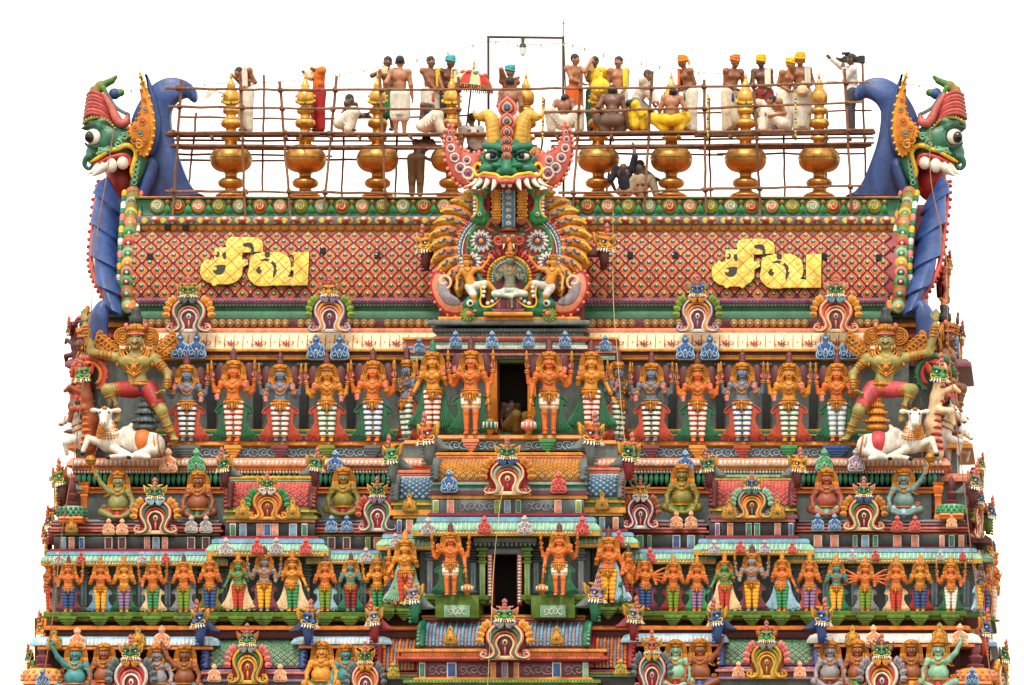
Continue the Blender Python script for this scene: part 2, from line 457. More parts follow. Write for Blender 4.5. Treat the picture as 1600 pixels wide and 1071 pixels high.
# ------------------------------------------------------------------ painted stucco figures of the niches (drawn in photo pixels, feet at the origin, front towards -y)
MESH = {}
def shared(key, fn):
    if key not in MESH: MESH[key] = fn()
    return MESH[key]
def mir(ps):
    """mirror sculpting solids in x"""
    out = []
    for p in ps:
        s = p[0] == '-'; q = list(p[1:] if s else p)
        q[1] = q[1] * np.array([-1, 1, 1])
        if q[0] == 'cap': q[2] = q[2] * np.array([-1, 1, 1])
        elif q[3] is not None: q[3] = q[3] * np.array([[1, -1, -1], [-1, 1, 1], [-1, 1, 1]])
        out.append((('-',) if s else ()) + tuple(q))
    return out
def both(ps): return ps + mir(ps)
def face_prims(z=109, s=1.0, y=-1.0, x=0.0, c=0):
    h = [ell((x, y, z), (7.2 * s, 7 * s, 8.6 * s), 2, c), ell((x, y - 1.5 * s, z - 5 * s), (5.4 * s, 5.2 * s, 5 * s), 2, c),
         cap((x, y - 6.6 * s, z + 1 * s), (x, y - 8.0 * s, z - 2.6 * s), .7 * s, 1.35 * s, .7, c), ell((x, y - 6 * s, z - 7.2 * s), (2.2 * s, 1.5 * s, 1.4 * s), 1, c)]
    for q in (-1, 1):
        h += [ell((x + q * 7.5 * s, y + .5 * s, z - 2 * s), (1.3 * s, 2 * s, 3.8 * s), .6, c), ell((x + q * 3.6 * s, y - 4.6 * s, z - 2.6 * s), (2.6 * s, 2.2 * s, 2.4 * s), 1, c),
              cap((x + q * 1.4 * s, y - 6.4 * s, z + 3.2 * s), (x + q * 5 * s, y - 5.2 * s, z + 3.4 * s), .7 * s, .5 * s, .7, c)]
    return h
def face_mb(z=109, s=1.0, y=-1.0, x=0.0, mb=None, fierce=False):
    mb = mb or MB()
    for q in (-1, 1):
        mb.add(sphere((x + q * 3.0 * s, y - 6.0 * s, z + 1.0 * s), (1.7 * s, .8 * s, 1.05 * s), 8, 6), 'white')
        mb.add(sphere((x + q * 3.0 * s, y - 6.6 * s, z + 1.0 * s), (.75 * s, .5 * s, .85 * s), 6, 5), 'black')
        mb.add(tube([(x + q * .9 * s, y - 6.9 * s, z + 2.9 * s), (x + q * 3 * s, y - 6.7 * s, z + 3.9 * s), (x + q * 5.3 * s, y - 5.3 * s, z + 3.2 * s)], .38 * s, 5), 'black')
    mb.add(tube([(x - 2.1 * s, y - 6.3 * s, z - 4.3 * s), (x, y - 7.1 * s, z - 4.8 * s), (x + 2.1 * s, y - 6.3 * s, z - 4.3 * s)], [.35 * s, .85 * s, .35 * s], 6), 'red')
    mb.add(sphere((x, y - 7.0 * s, z + 4.6 * s), .75 * s, 6, 5), 'red')
    if fierce:
        mb.add(tube([(x + (t * 5.4) * s, y - (7.6 - 1.6 * abs(t)) * s, z - (3.3 - 1.8 * abs(t)) * s) for t in np.linspace(-1, 1, 9)], [.2 * s, .9 * s, .6 * s, .9 * s, .2 * s], 6), 'black')
    return mb
def legs_prims(sp=6.2, hipz=60, grow=0.0, rip=None, ank=6.0, c=0, sx=0.0):
    o = []
    for q in (-1, 1):
        o += [cap((q * (sp + .9) + sx, 0, hipz), (q * (sp + .5), -1, 33), 6.6 + grow, 4.7 + grow, .5 if abs(q) else 2, c, rip), cap((q * (sp + .5), -1, 33), (q * (sp - .1), 0, ank), 4.6 + grow, 3.2 + grow, .5, c, rip)]
        if not rip: o.append(ell((q * sp, -3.5, 34), (3.4 + grow, 3 + grow, 4 + grow), 2, c))
    return o
def feet_prims(sp=6.0, c=0):
    o = []
    for q in (-1, 1):
        o += [ell((q * (sp + .3), -4.5, 2.4), (3.5, 7.2, 2.6), 1.5, c), cap((q * sp, 0, 10), (q * sp, 0.5, 3), 3.2, 3, 1.5, c)]
        for t in range(4): o.append(cap((q * (sp + .3) - 2.2 + 1.5 * t, -10, 1.8), (q * (sp + .3) - 2.4 + 1.6 * t, -12.2, 1.4), .95, .8, .4, c))
    return o
def arm(sh, el, wr, r=(4.6, 3.7, 2.5), c=0):
    return [ell(sh, (5.6, 5.2, 5.4), 2.5, c), cap(sh, el, r[0], r[1], 2.2, c), cap(el, wr, r[1] * .95, r[2], 1.6, c)]
def torso_prims(female=False, sx=0.0, c=0):
    o = [ell((0, 0, 86), (15, 8.5, 9.5), 3, c), cap((0, 0, 101), (0, 0, 93), 4.3, 4.6, 2, c), cap((0, 0, 80), (sx * .5, 0, 66), 9.2, 9.6, 3, c), ell((sx, 0, 62), (13.2, 9, 8), 3, c), ell((sx * .6, -4, 69), (8.5, 6, 6.5), 3, c)]
    for q in (-1, 1):
        o.append(ell((q * 6.6, -6.2, 87), (5.4, 5.2, 5.2) if female else (6.6, 4.2, 5), 1.8, c))
    return o
def deva_body(kind):
    if kind == 'consort':
        p = torso_prims(True, 2.5) + face_prims() + legs_prims(5.4, 60, -.8, sx=1.5) + feet_prims(5.2)
        p += arm((-14.5, 0, 91), (-22, 1, 74), (-29, -3, 58), (4, 3.3, 2.2)) + hand((-31.5, -4, 51.5), (-.3, -.1, -1), (.3, -1, 0), .95, 0, 1, .2)
        p += arm((14.5, 0, 91), (20, 2, 74), (19, -8, 84), (4, 3.3, 2.2)) + hand((18.5, -10, 89.5), (-.1, -.1, 1), (0, -1, 0), .9, 1, -1, .3)
        return p
    p = torso_prims() + face_prims() + legs_prims() + feet_prims()
    if kind == 'two':
        p += both(arm((17, 0, 90), (22.5, 0, 73), (17, -10, 80)))
        p += hand((-16.5, -12, 86), (.1, -.1, 1), (0, -1, .1), 1, 1, 1, .15) + hand((17.5, -12.5, 85), (-.1, -.1, 1), (0, -1, .1), 1, 1, -1, .3)
        return p
    if kind == 'guard':
        p += arm((-17, 0, 90), (-24, 0, 74), (-22, -9, 88)) + hand((-21.5, -11, 94.5), (0, -.1, 1), (0, -1, .1), 1.1, 1, 1, .1)
        p += arm((17, 0, 90), (23.5, -1, 72), (24.5, -7, 56)) + hand((24.5, -8, 50), (0, -.2, -1), (-.4, -1, 0), 1.1, 0, -1, .7)
    else:
        p += arm((-17, 0, 90), (-22.5, 0, 73), (-20, -9, 80)) + hand((-19.3, -11, 85.5), (0, -.1, 1), (0, -1, .1), 1.05, 1, 1, .1)
        p += arm((17, 0, 90), (23, 0, 73), (20.5, -9, 76)) + hand((21, -10.5, 70), (0.1, -.2, -1), (0, -1, -.1), 1.05, 1, -1, .15)
    for q in (-1, 1):
        if kind == 'many':
            for t, (a, b) in enumerate((((30, 4, 99), (41, 0, 106)), ((32, 5, 91), (46, 1, 94)), ((32, 6, 84), (47, 2, 82)), ((30, 6, 77), (44, 2, 70)))):
                p += [cap((q * 15, 4, 88 - 2 * t), (q * a[0], a[1], a[2]), 3.6, 2.9, 1.5, 0), cap((q * a[0], a[1], a[2]), (q * b[0], b[1], b[2]), 2.8, 2.1, 1, 0)] + hand((q * (b[0] + 3.5), b[1] - 1, b[2] + .8), (q, -.1, .25), (0, -1, 0), .8, 0, q, .5)
        else:
            p += [cap((q * 15, 4, 88), (q * 28, 3, 78), 4.2, 3.4, 2, 0), cap((q * 28, 3, 78), (q * 31, -1, 96), 3.3, 2.4, 1.5, 0)] + hand((q * 31.2, -2, 102), (q * .05, -.05, 1), (0, -1, 0), 1.05, 1, -q, .2)
    return p
def chain(Rx, z0, drop, yd, r=.8, n=13, x0=0.0):
    return tube([(x0 + Rx * t, -yd * math.sqrt(max(0, 1 - (.8 * t) ** 2)), z0 - drop * (1 - t * t)) for t in np.linspace(-1, 1, n)], r, 6)
def beads(mb, m, pts, r, n=6):
    for q in pts: mb.add(sphere(q, r, n, 5), m)
def jewel_mb(kind, piece):
    mb = MB(); g = mat('gold', .38, .25, wear=.4)
    if piece == 'necklace':
        for a, b, c_, r in ((8, 97, 7, .7), (11.5, 97, 15, .8), (13.5, 97, 21, .7)): mb.add(chain(a, b, c_, 11.5 if c_ > 10 else 9.5, r), g)
        beads(mb, g, [(x, -11.6 + abs(x) * .28, 78 - abs(4 - abs(x)) * .7) for x in (-5, -2.5, 0, 2.5, 5)], 1.7)
        mb.add(sphere((0, -12, 82), (2.4, 1.4, 2.8)), g); mb.add(sphere((0, -13, 82), (1.1, .8, 1.3)), 'red')
    sx = 2.5 if kind == 'consort' else 0
    if piece == 'belt':
        for z, rr in ((66, 1.3), (62.5, 1.5), (58.5, 1.4)): mb.add(torus((sx, 0, z), 13.4, rr, 26, 6, (1, .74, 1)), g)
        for x in np.linspace(-10, 10, 7): mb.add(sphere((x + sx, -10.2 + abs(x) * .22, 60.5), 1.9, 7, 5), g)
        for x in (-8, -4, 4, 8): mb.add(tube([(x + sx, -9.6 + abs(x) * .15, 58), (x * .8 + sx, -10, 54), (x + sx, -9, 51)], [1.1, .9, 1.3], 6), g)
        mb.add(sphere((sx, -11.4, 62), (3, 1.8, 3)), g); mb.add(tube([(sx, -11, 59), (sx * .6, -10.5, 52), (0, -9, 46)], [1.8, 1.6, 2.2], 7), g)
    if piece != 'armlets': return mb
    arms = {'consort': [((-14.5, 0, 91), (-22, 1, 74), (-29, -3, 58)), ((14.5, 0, 91), (20, 2, 74), (19, -8, 84))],
            'guard': [((-17, 0, 90), (-24, 0, 74), (-22, -9, 88)), ((17, 0, 90), (23.5, -1, 72), (24.5, -7, 56))]}.get(kind, [((-17, 0, 90), (-22.5, 0, 73), (-20, -9, 80)), ((17, 0, 90), (23, 0, 73), (20.5, -9, 76))])
    if kind in ('deva', 'guard'):
        for q in (-1, 1): arms.append(((q * 20, 4, 84), (q * 28, 3, 78), (q * 31, -1, 97)))
    for sh, el, wr in arms:
        sh, el, wr = Vector(sh), Vector(el), Vector(wr)
        d1 = (el - sh).normalized(); d2 = (wr - el).normalized()
        for d_, p_, r_ in ((d1, sh.lerp(el, .42), 4.6), (d1, sh.lerp(el, .6), 4.5), (d2, el.lerp(wr, .82), 3.3), (d2, el.lerp(wr, .95), 3.1)):
            mb.add(torus(p_, r_, .95, 12, 5, rot=d_.to_track_quat('Z', 'Y').to_euler()), g)
        mb.add(sphere(sh.lerp(el, .42) + Vector((0, -4.6, .8)), 1.5, 7, 5), g)
    for q in (-1, 1):
        mb.add(torus((q * 5.8, 0, 8), 4.2, .9, 12, 5), g); mb.add(sphere((q * 9, -2.5, 103), (1.9, 1.5, 2.3), 7, 5), g); mb.add(sphere((q * 9.2, -2, 99.5), (1.3, 1, 1.6), 6, 5), g)
        mb.add(sphere((q * 15.5, -3.5, 96), (2.4, 2, 2.4), 7, 5), g)
    return mb
def crown_mb(z=115, s=1.0, tall=1.0):
    mb = MB(); g = mat('gold', .38, .25, wear=.4)
    mb.add(xf(lathe([(7.0, -2), (8.2, -1), (8.4, 1), (7.6, 2), (8.6, 3.5), (8.2, 6), (6.6, 9), (5.4, 10), (4.8, 10.5)], 18), (0, 0, z), s), g)
    for i in range(11):
        a = -math.pi + math.pi * i / 10
        mb.add(sphere((8.3 * s * math.cos(a), 8.3 * s * math.sin(a), z + 4.2 * s), (1.5 * s, 1.5 * s, 2.1 * s), 6, 5), g)
    mb.add(sphere((0, -8.6 * s, z + 6 * s), (2.6 * s, 1.4 * s, 3.6 * s), 8, 6), g); mb.add(sphere((0, -9.8 * s, z + 5.5 * s), (1.1 * s, .7 * s, 1.4 * s), 6, 5), 'red')
    for q in (-1, 1): mb.add(sphere((q * 8 * s, -1 * s, z + 6.5 * s), (2 * s, 2 * s, 2.8 * s), 7, 5), g)
    return mb
def topknot_mb(z=125, s=1.0, tall=1.0):
    mb = MB()
    mb.add(xf(lathe([(5.2, 0), (5.6, 2), (4.8, 3), (5.2, 7 * tall), (4.4, 8 * tall), (4.9, 12 * tall), (4.0, 14 * tall), (2.6, 15.5 * tall), (2.8, 16.5 * tall), (1.4, 18 * tall), (.5, 21 * tall)], 14), (0, 0, z), s), 'maroon')
    return mb
def halo_mb(z=106, rx=17, rz=19.5, y=4.0):
    mb = MB(); g = mat('gold', .42, .2, wear=.45)
    o = [(-rx * .72, z - rz * .95)] + [(rx * math.cos(a) * (1 + .0 * i), z + rz * math.sin(a)) for i, a in enumerate(np.linspace(math.pi * 1.14, -math.pi * .14, 28))] + [(rx * .72, z - rz * .95)]
    mb.add(plate(o, y, y + 4, 1.0), g)
    for k in (.99, .84, .7):
        mb.add(tube([(a * k, y - .2, z + (b - z) * k) for a, b in o[1:-1]], .95 if k > .8 else .7, 6), g)
    for a in np.linspace(math.pi * 1.1, -math.pi * .1, 25):
        mb.add(tube([(rx * .5 * math.cos(a), y - .2, z + rz * .5 * math.sin(a)), (rx * .92 * math.cos(a), y, z + rz * .92 * math.sin(a))], .55, 5), g)
    for q in (-1, 1):
        for i in range(5):
            mb.add(tube([(q * (8 + i * 2.2), y - 1, z - 2), (q * (9.5 + i * 2.1), y - 2, z - 10), (q * (8.5 + i * 2.3), y - 1, z - 19 + i)], [1.2, 1.4, .7], 6), g)
    return mb
def scarf_mb(wide=1.0, c='rust', up=False):
    mb = MB()
    for q in QS:
        h = [(9, 60), (14, 62), (18, 57), (24, 51), (26, 45), (21, 43), (18, 38), (19, 28), (24, 18), (31, 12), (33, 6), (29, 3), (24, 5), (21, 1), (16, 4), (12, 2), (10, 12), (9, 30)]
        o = [(q * a * wide, b) for a, b in crom(h, 4, True)]
        mb.add(plate(o, 3.0, 7.0, .9), c)
        for i in range(6):
            t = i / 5.0
            pts = crom([(q * (10 + 6 * t) * wide, 2.6, 60 - 3 * t), (q * (11 + 8 * t) * wide, 2.0, 44), (q * (11 + 7 * t) * wide, 2.0, 30), (q * (12 + 18 * t) * wide, 2.2, 5 + 4 * t)], 4)
            mb.add(tube(pts, [.8, 1.3, 1.5, 1.7], 6), c)
            mb.add(torus((q * (12.5 + 17.5 * t) * wide, 2.2, 6.0 + 2.5 * t), 1.6, .8, 9, 5, rot=(R(90), 0, 0)), c)
        mb.add(tube(on([(q * x * wide, z) for x, z in crom([(12, 60), (17, 58), (24, 53), (27, 47), (22, 45)], 4)], 2.0), 1.2, 6), c)
    return mb
def shawl_mb(c='green'):
    mb = MB()
    for q, w_ in [(k, 1.0) for k in QS]:
        o = [(q * a * w_, b) for a, b in crom([(8, 84), (16, 70), (20, 50), (27, 30), (36, 16), (38, 8), (33, 3), (28, 6), (22, 1), (15, 5), (9, 2), (8, 40)], 4, True)]
        mb.add(plate(o, 3, 7.5, .9), c)
        for i in range(7):
            t = i / 6.0
            mb.add(tube(crom([(q * (9 + 4 * t) * w_, 2.4, 76 - 8 * t), (q * (10 + 9 * t) * w_, 2, 46), (q * (10.5 + 15 * t) * w_, 1.8, 24), (q * (11 + 24.5 * t) * w_, 2.2, 4 + 6 * t)], 4), [.7, 1.4, 1.6, 1.8], 6), c)
    return mb
def shorts_prims():
    return [ell((0, 0, 60), (14, 9.6, 7), 2, 0)] + [cap((q * 6.5, 0, 58), (q * 6.6, -.5, 44), 8, 7.6, 2, 0) for q in (-1, 1)]
def emblem_mb(kind=0):
    mb = MB(); g = mat('gold', .38, .25, wear=.4)
    for q in QS:
        if kind == 0 or q < 0: mb.add(lathe([(.9, 98), (1.1, 106), (2.2, 108), (2.8, 111), (2.0, 115), (2.4, 116), (1.4, 120), (.3, 124)], 10), g, (q * 31.5, -3.5, 3))
        else:
            mb.add(tube([(31.5, -3.5, 100), (31.5, -3.5, 112)], 1.0, 6), g)
            mb.add(tube(crom([(31.5, -3.5, 112), (28, -3.5, 117), (31.5, -3.5, 125), (35, -3.5, 117), (31.5, -3.5, 112)], 4), 1.2, 6), g)
    return mb
def mace_mb():
    mb = MB(); g = mat('gold', .38, .25, wear=.4)
    mb.add(tube([(25, -11, 62), (28, -12, 20)], 1.7, 8), g)
    for z in (56, 46, 36, 28): mb.add(torus((25 + (62 - z) * .07, -11.2, z), 2.1, .8, 10, 5), g)
    mb.add(lathe([(2, 23), (5, 22), (8.5, 16), (8.5, 10), (5, 5), (3.6, 4), (4.2, 2), (1, -1)], 14), g, (28.5, -12, 0))
    return mb
def macehead_mb():
    mb = MB(); mb.add(lathe([(3, 21), (7.5, 20), (9.6, 16.5), (9.6, 10.5), (7.5, 7), (3, 6)], 14), 'green', (28.5, -12, 0))
    for i in range(10):
        a = 2 * math.pi * i / 10
        mb.add(tube([(28.5 + 9.4 * math.cos(a), -12 + 9.4 * math.sin(a), 18), (28.5 + 9.9 * math.cos(a), -12 + 9.9 * math.sin(a), 9)], 1.0, 5), 'white')
    return mb
def backplate_mb():
    mb = MB()
    for q in QS: mb.add(plate([(q * x, z) for x, z in crom([(14, 84), (26, 86), (29, 98), (27, 114), (22, 122), (15, 118), (12, 100)], 4, True)], 6, 9, .7), 'maroon')
    return mb
def statue(kind, label, u, v, d, skin='skin', legs=('white', 'red'), scarf='rust', top='maroon', sc=1.0, group='standing stucco figures of the upper row', mx=1.0, rz=0.0, ring=True, plate_=True, head=None, wide=1.0, face='plain'):
    rs = random.Random(int(u * 13)); k_ = rs.uniform(.97, 1.03)
    if kind in ('deva', 'two') and rz == 0: mx *= rs.choice((1, -1))
    r = at('standing_statue', label, 'statue', u, v, d, group, rz + R(rs.uniform(-6, 6)), sc * k_, mx * (1.16 if sc < .95 else 1.07))
    bk = kind if kind in ('consort', 'guard', 'two', 'many') else 'deva'
    q = {'deva': 'deva', 'guard': 'guard', 'two': 'two', 'many': 'many', 'consort': 'consort'}[bk]
    def p_(name, key, fn, cols=None):
        o = link(name, shared(key, lambda: fn().mesh(name)), r)
        if cols: paint(o, cols)
        return o
    def pp_(name, key, fn, cols=None):
        for q in (1, -1):
            o = link(name, shared(key + '_half', lambda: half_mesh(fn, name)), r); o.scale = (q, 1, 1)
            if cols: paint(o, cols)
    palm = 'pink' if skin in ('skin', 'amber', 'blueskin', 'orange') and sc > .9 else skin
    p_('body', 'body_' + q, lambda: sculpt_mb(deva_body(q), ['skin', 'pink'], .95), [skin, palm])
    o = p_('face', 'face_' + face, lambda: face_mb(fierce=face == 'fierce'))
    if kind == 'guard':
        p_('shorts', 'shorts', lambda: sculpt_mb(shorts_prims(), ['white'], 1.0), [stripes('white', 'gold', 11, .25)])
    elif ring:
        sp, gr = (5.4, .5) if kind == 'consort' else (6.2, .8)
        p_('leggings', 'leg_' + str(sp), lambda: sculpt_mb(legs_prims(sp, 60, gr, (.7, 8.2, 0.0), 9.5), ['white'], .95), [stripes(*legs)])
    for nm in ('necklace', 'belt', 'armlets'): p_(nm, nm + q, lambda: jewel_mb(q, nm))
    p_('crown', 'crown', crown_mb)
    p_('topknot', 'topknot', topknot_mb, [top])
    p_('halo', 'halo', halo_mb)
    if kind == 'consort': pp_('shawl', 'shawl', shawl_mb, [scarf])
    else:
        pp_('scarf', 'scarf%.2f' % wide, lambda: scarf_mb(wide), [scarf])
    if kind in ('deva', 'guard'):
        pp_('emblem', 'emblem', emblem_mb)
        if plate_: pp_('back_plate', 'backplate', backplate_mb)
    if kind == 'guard':
        m = p_('mace', 'mace', mace_mb); k = link('mace_head', shared('macehead', lambda: macehead_mb().mesh('mace_head')), m)
        paint(k, [head or 'green'])
    return r
# ------------------------------------------------------------------ ground and the tower
gm = MB(); gm.add(plate([(-2500, -2500), (2500, -2500), (2500, 2500), (-2500, 2500)], 0, .01), mat((120, 104, 84), .9, wear=.4, grain=.3), r=(R(-90), 0, 0))
ground = gm.build('ground', k=1.0); tag(ground, 'pale dusty earth spreading round the temple tower', 'ground', kind='structure')
tower = thing('temple_tower', 'tall stepped temple gateway tower crowded with brightly painted stucco mouldings and ornaments', 'tower', (0, 0, 0))
def part(mb, name, parent=None): return mb.build(name, parent or tower, 1.0)
def K(d): return (D - d) / F
def put(mb, g, m, u, v, d, sc=1.0, r=None, mx=1.0): mb.add(g, m, tuple(P(u, v, d)), K(d) * sc * np.array([mx, 1, 1]), r)
def band(mb, m, u0, u1, d, prof, back=-9.0, cap=True):
    """moulding round the tower; prof [(px outward, photo row)] from the bottom to the top"""
    mb.add(ring(X(u0, d), X(u1, d), -d, -back, [(o * PX, Z(v, d + o * PX)) for o, v in prof], cap), m)
def msym(u, d):
    """photo column of the mirror point across the tower's axis at depth d"""
    return U0 + (-X(u, d) - CX) * F / (D - d)
def slab(mb, m, u0, u1, v0, v1, d, back=-9.0, bev=.6): band(mb, m, u0, u1, d, [(-bev, v1), (0, v1 - bev), (0, v0 + bev), (-bev, v0)], back)
def extrude_x(prof, x0, x1):
    n = len(prof); V = [(x0, y, z) for y, z in prof] + [(x1, y, z) for y, z in prof]
    Fs = [tuple(range(n)), tuple(range(2 * n - 1, n - 1, -1))] + [((i + 1) % n, i, n + i, n + (i + 1) % n) for i in range(n)]
    return G(V, Fs)
def vault_curve(vb, vt, d, dep, n=14, top=82):
    """(y, z, tilt, arc length) up the curved front of a barrel roof"""
    zb, zt = Z(vb, d), Z(vt, d - dep * (1 - math.cos(R(top)))); out = []; s = 0
    for i in range(n + 1):
        th = R(top * i / n)
        y = -d + dep * (1 - math.cos(th)); z = zb + (zt - zb) * math.sin(th) / math.sin(R(top))
        if out: s += math.hypot(y - out[-1][0], z - out[-1][1])
        out.append((y, z, th, s))
    return out
def vault_at(cv, s):
    S = [q[3] for q in cv]
    y = np.interp(s, S, [q[0] for q in cv]); z = np.interp(s, S, [q[1] for q in cv])
    i = min(max(int(np.searchsorted(S, s)), 1), len(cv) - 1)
    t = math.atan2(cv[i][0] - cv[i - 1][0], cv[i][1] - cv[i - 1][1])
    return y, z, t
# ---- lower storeys under the picture, down to the ground
b = MB(); zb = Z(1071, 1.2)
b.add(ring(X(30, 1.2), X(1548, 1.2), -1.2, 10, [(5.2, 0), (5.0, 6), (4.4, 6.2), (4.2, 11), (3.4, 11.4), (3.2, 16), (2.2, 16.4), (2.0, 21), (.9, 21.4), (.6, 24.6), (0, 25), (0, zb - .3)]), 'plum', smooth=False)
part(b, 'lower_storeys')
moss = mat('moss', .7, wear=.5)
# ---- storey bodies
b = MB()
slab(b, 'slate', 168, 1420, 556, 720, -2.3, bev=0)
part(b, 'niche_wall')
b = MB(); slab(b, 'slate', 130, 1455, 740, 960, -1.0, bev=0); slab(b, 'slate', 90, 1490, 850, 962, -.35, bev=0); part(b, 'niche_wall')
b = MB(); slab(b, 'maroon', 80, 1500, 960, 1090, .1, bev=0); part(b, 'niche_wall')
# ---- flank projections that carry the figures on the side walls
for v0, v1, e, d, back in ((560, 742, 112, -3.0, -8.2), (742, 860, 84, -1.6, -8.2), (860, 966, 66, -1.3, -8.4), (966, 1090, 48, -.6, -8.6)):
    b = MB(); slab(b, 'slate' if v0 < 960 else 'maroon', e + 6, msym(e + 6, d) + (16 if v0 > 740 else 0), v0, v1, d, back, 0); part(b, 'flank_wall')
for e, v, d, c, o in ((104, 563, -2.9, 'plum', 8), (104, 690, -2.9, 'amber', 10), (84, 742, -1.5, 'salmon', 12), (80, 792, -1.5, 'cherry', 8), (76, 838, -1.5, 'plum', 10), (70, 868, -1.2, 'mint', 10), (68, 960, -1.2, moss, 10), (66, 985, -.5, 'orange', 8), (56, 1000, -.5, 'ice', 10), (52, 1050, -.5, 'plum', 10)):
    b = MB(); band(b, c, e + 6, msym(e + 6, d) + (26 if v > 780 else 8), d, [(0, v + 12), (o, v + 10), (o, v + 4), (0, v - 2)], -8.4); part(b, 'flank_moulding')
b = MB(); slab(b, 'plum', 158, msym(158, -2.9), 486, 560, -2.9, -8.4, 0); part(b, 'gable_shoulder')
for v, c, o in ((488, 'green', 6), (503, 'gold', 8), (520, 'rust', 10), (540, 'amber', 12)):
    b = MB(); band(b, c, 158, msym(158, -2.8), -2.8, [(0, v + 10), (o, v + 8), (o, v + 3), (0, v)], -8.4); part(b, 'flank_moulding')
# ---- ridge
b = MB(); band(b, 'green', 216, 1404, -3.75, [(0, 338), (3, 337), (1, 332), (0, 326), (2, 313), (5, 311), (5, 308.5), (2, 308)], -6.9); part(b, 'ridge_slab')
b = MB(); slab(b, 'orange', 216, 1404, 307.2, 309.4, -3.65, -6.95); part(b, 'ridge_lip')
b = MB(); cols = ['bright', 'red', 'lime', 'mint', 'red', 'salmon', 'lime', 'mint']
i = 0; u = 246.0
while u < 1398:
    c = cols[i % 4 * 2 // 2 % 8] if False else ['mint', 'red', 'salmon', 'lime'][i % 4]
    put(b, xf(sphere((0, 0, 0), 1, 12, 8), s=(12.5, 3.5, 12)), 'olive', u, 323, -3.7); put(b, xf(sphere((0, 0, 0), 1, 12, 8), s=(11, 4.6, 10.4)), c, u, 323, -3.7)
    put(b, tube(on(spiral(0, 0, 1.5, 8.2, 0, 560, 26), -4.4), [.6, 1.3, .9], 5), 'paleGold' if i % 2 else 'cream', u, 322, -3.7)
    for k in range(4): put(b, tube([(-8 + 3.4 * k, -3.6, -3), (-7 + 3.6 * k, -4, 3), (-4 + 2.6 * k, -3.6, 8)], [.4, .9, .3], 5), 'white', u + 1, 324, -3.7)
    v0 = u + 16
    put(b, sphere((0, -2, 6), (3.4, 2.4, 3.4), 9, 6), 'gold', v0, 322, -3.7); put(b, sphere((0, -4, 6), (1.5, 1.2, 1.5), 6, 5), 'rust', v0, 322, -3.7)
    for q in (-2, -1, 0, 1, 2): put(b, tube([(0, -2, 2), (q * 1.5, -3, -4), (q * 3.2, -2, -11)], [1.1, 1.3, .5], 5), 'bright', v0, 322, -3.7)
    i += 1; u += 32.0
part(b, 'ridge_frieze')
b = MB(); slab(b, 'steel', 214, 1400, 337.6, 351.4, -3.2, -7); dz = 242.5
while dz < 1394:
    put(b, xf(sphere((0, 0, 0), 1, 14, 7), s=(7.6, 3.4, 5.6)), 'rust', dz, 344.5, -3.18); put(b, xf(sphere((0, -2.0, .4), 1, 12, 6), s=(5.6, 3, 4)), 'salmon', dz, 344.5, -3.18)
    put(b, xf(sphere((0, -3.6, .6), 1, 10, 6), s=(3.6, 2.4, 2.6)), 'white', dz, 344.5, -3.18); dz += 27.2
part(b, 'lotus_row')
b = MB(); slab(b, 'olive', 214, 1400, 351.6, 368, -3.3, -7)
dz = 226.0
while dz < 1398:
    put(b, xf(sphere((0, 0, 0), 1, 12, 6), s=(7.8, 2, 8)), 'gold', dz, 353.6, -3.27); put(b, xf(sphere((0, -1.6, 1.6), 1, 10, 6), s=(5.4, 2, 5)), 'yellow', dz, 353.5, -3.25)
    put(b, xf(sphere((0, -3.2, 2), 1, 8, 5), s=(2.6, 1.6, 2.4)), 'mint', dz, 353.5, -3.23); dz += 14.6
part(b, 'scallop_row')
# ---- the great barrel roof with its lozenge tiles
cv = vault_curve(467, 364, -2.35, 2.3, 14, 42)
x0, x1 = X(203, -2.6), X(1390, -2.6); x1 = -x0
b = MB(); prof = [(q[0], q[1]) for q in cv] + [(3.6, cv[-1][1] - .05), (7.6, cv[-1][1] - .05), (9.0, cv[0][1])]
b.add(extrude_x(prof[::-1], x0, x1), 'cherry', smooth=False); part(b, 'barrel_roof')
b = MB(); a_, h_ = 12.4 * PX, 12.6 * PX
dia = [(a_ * .88, 0), (0, h_ * .9), (-a_ * .88, 0), (0, -h_ * .9)]
tile = plate(dia, -.055, .01, .03); gem0 = xf(sphere((0, -.06, 0), 1, 8, 5), s=(1, 1, 1)); L = cv[-1][3]
row = 0; s = h_ * .6
BL = []
while s < L - h_ * .2:
    y, z, t = vault_at(cv, s); x = x0 + .12 + (a_ if row % 2 else 0)
    while x < x1 - .2:
        lo, r = (x, y, z), (-t, 0, 0)
        b.add(tile, (mat((214, 66, 30)) if (row * 7 + int(x * 5)) % 3 else mat((226, 92, 40))), lo, 1, r, False)
        b.add(sphere((0, -.055, .005), (.075, .022, .07), 9, 5), 'yellow', lo, 1, r); b.add(sphere((0, -.068, .005), (.062, .03, .056), 8, 5), 'green', lo, 1, r); b.add(sphere((.004, -.088, .01), (.036, .022, .03), 6, 4), 'ice', lo, 1, r)
        for px_, pz in ((-.112, -.04), (-.084, -.07), (-.056, -.1), (-.028, -.13), (.112, -.04), (.084, -.07), (.056, -.1), (.028, -.13)): b.add(sphere((px_, -.05, pz), .0125, 5, 4), 'cream', lo, 1, r)
        b.add(sphere((0, -.045, -.152), .022, 6, 4), 'white', lo, 1, r)
        x += 2 * a_
    row += 1; s += h_
part(b, 'lozenge_tile')
b = MB()
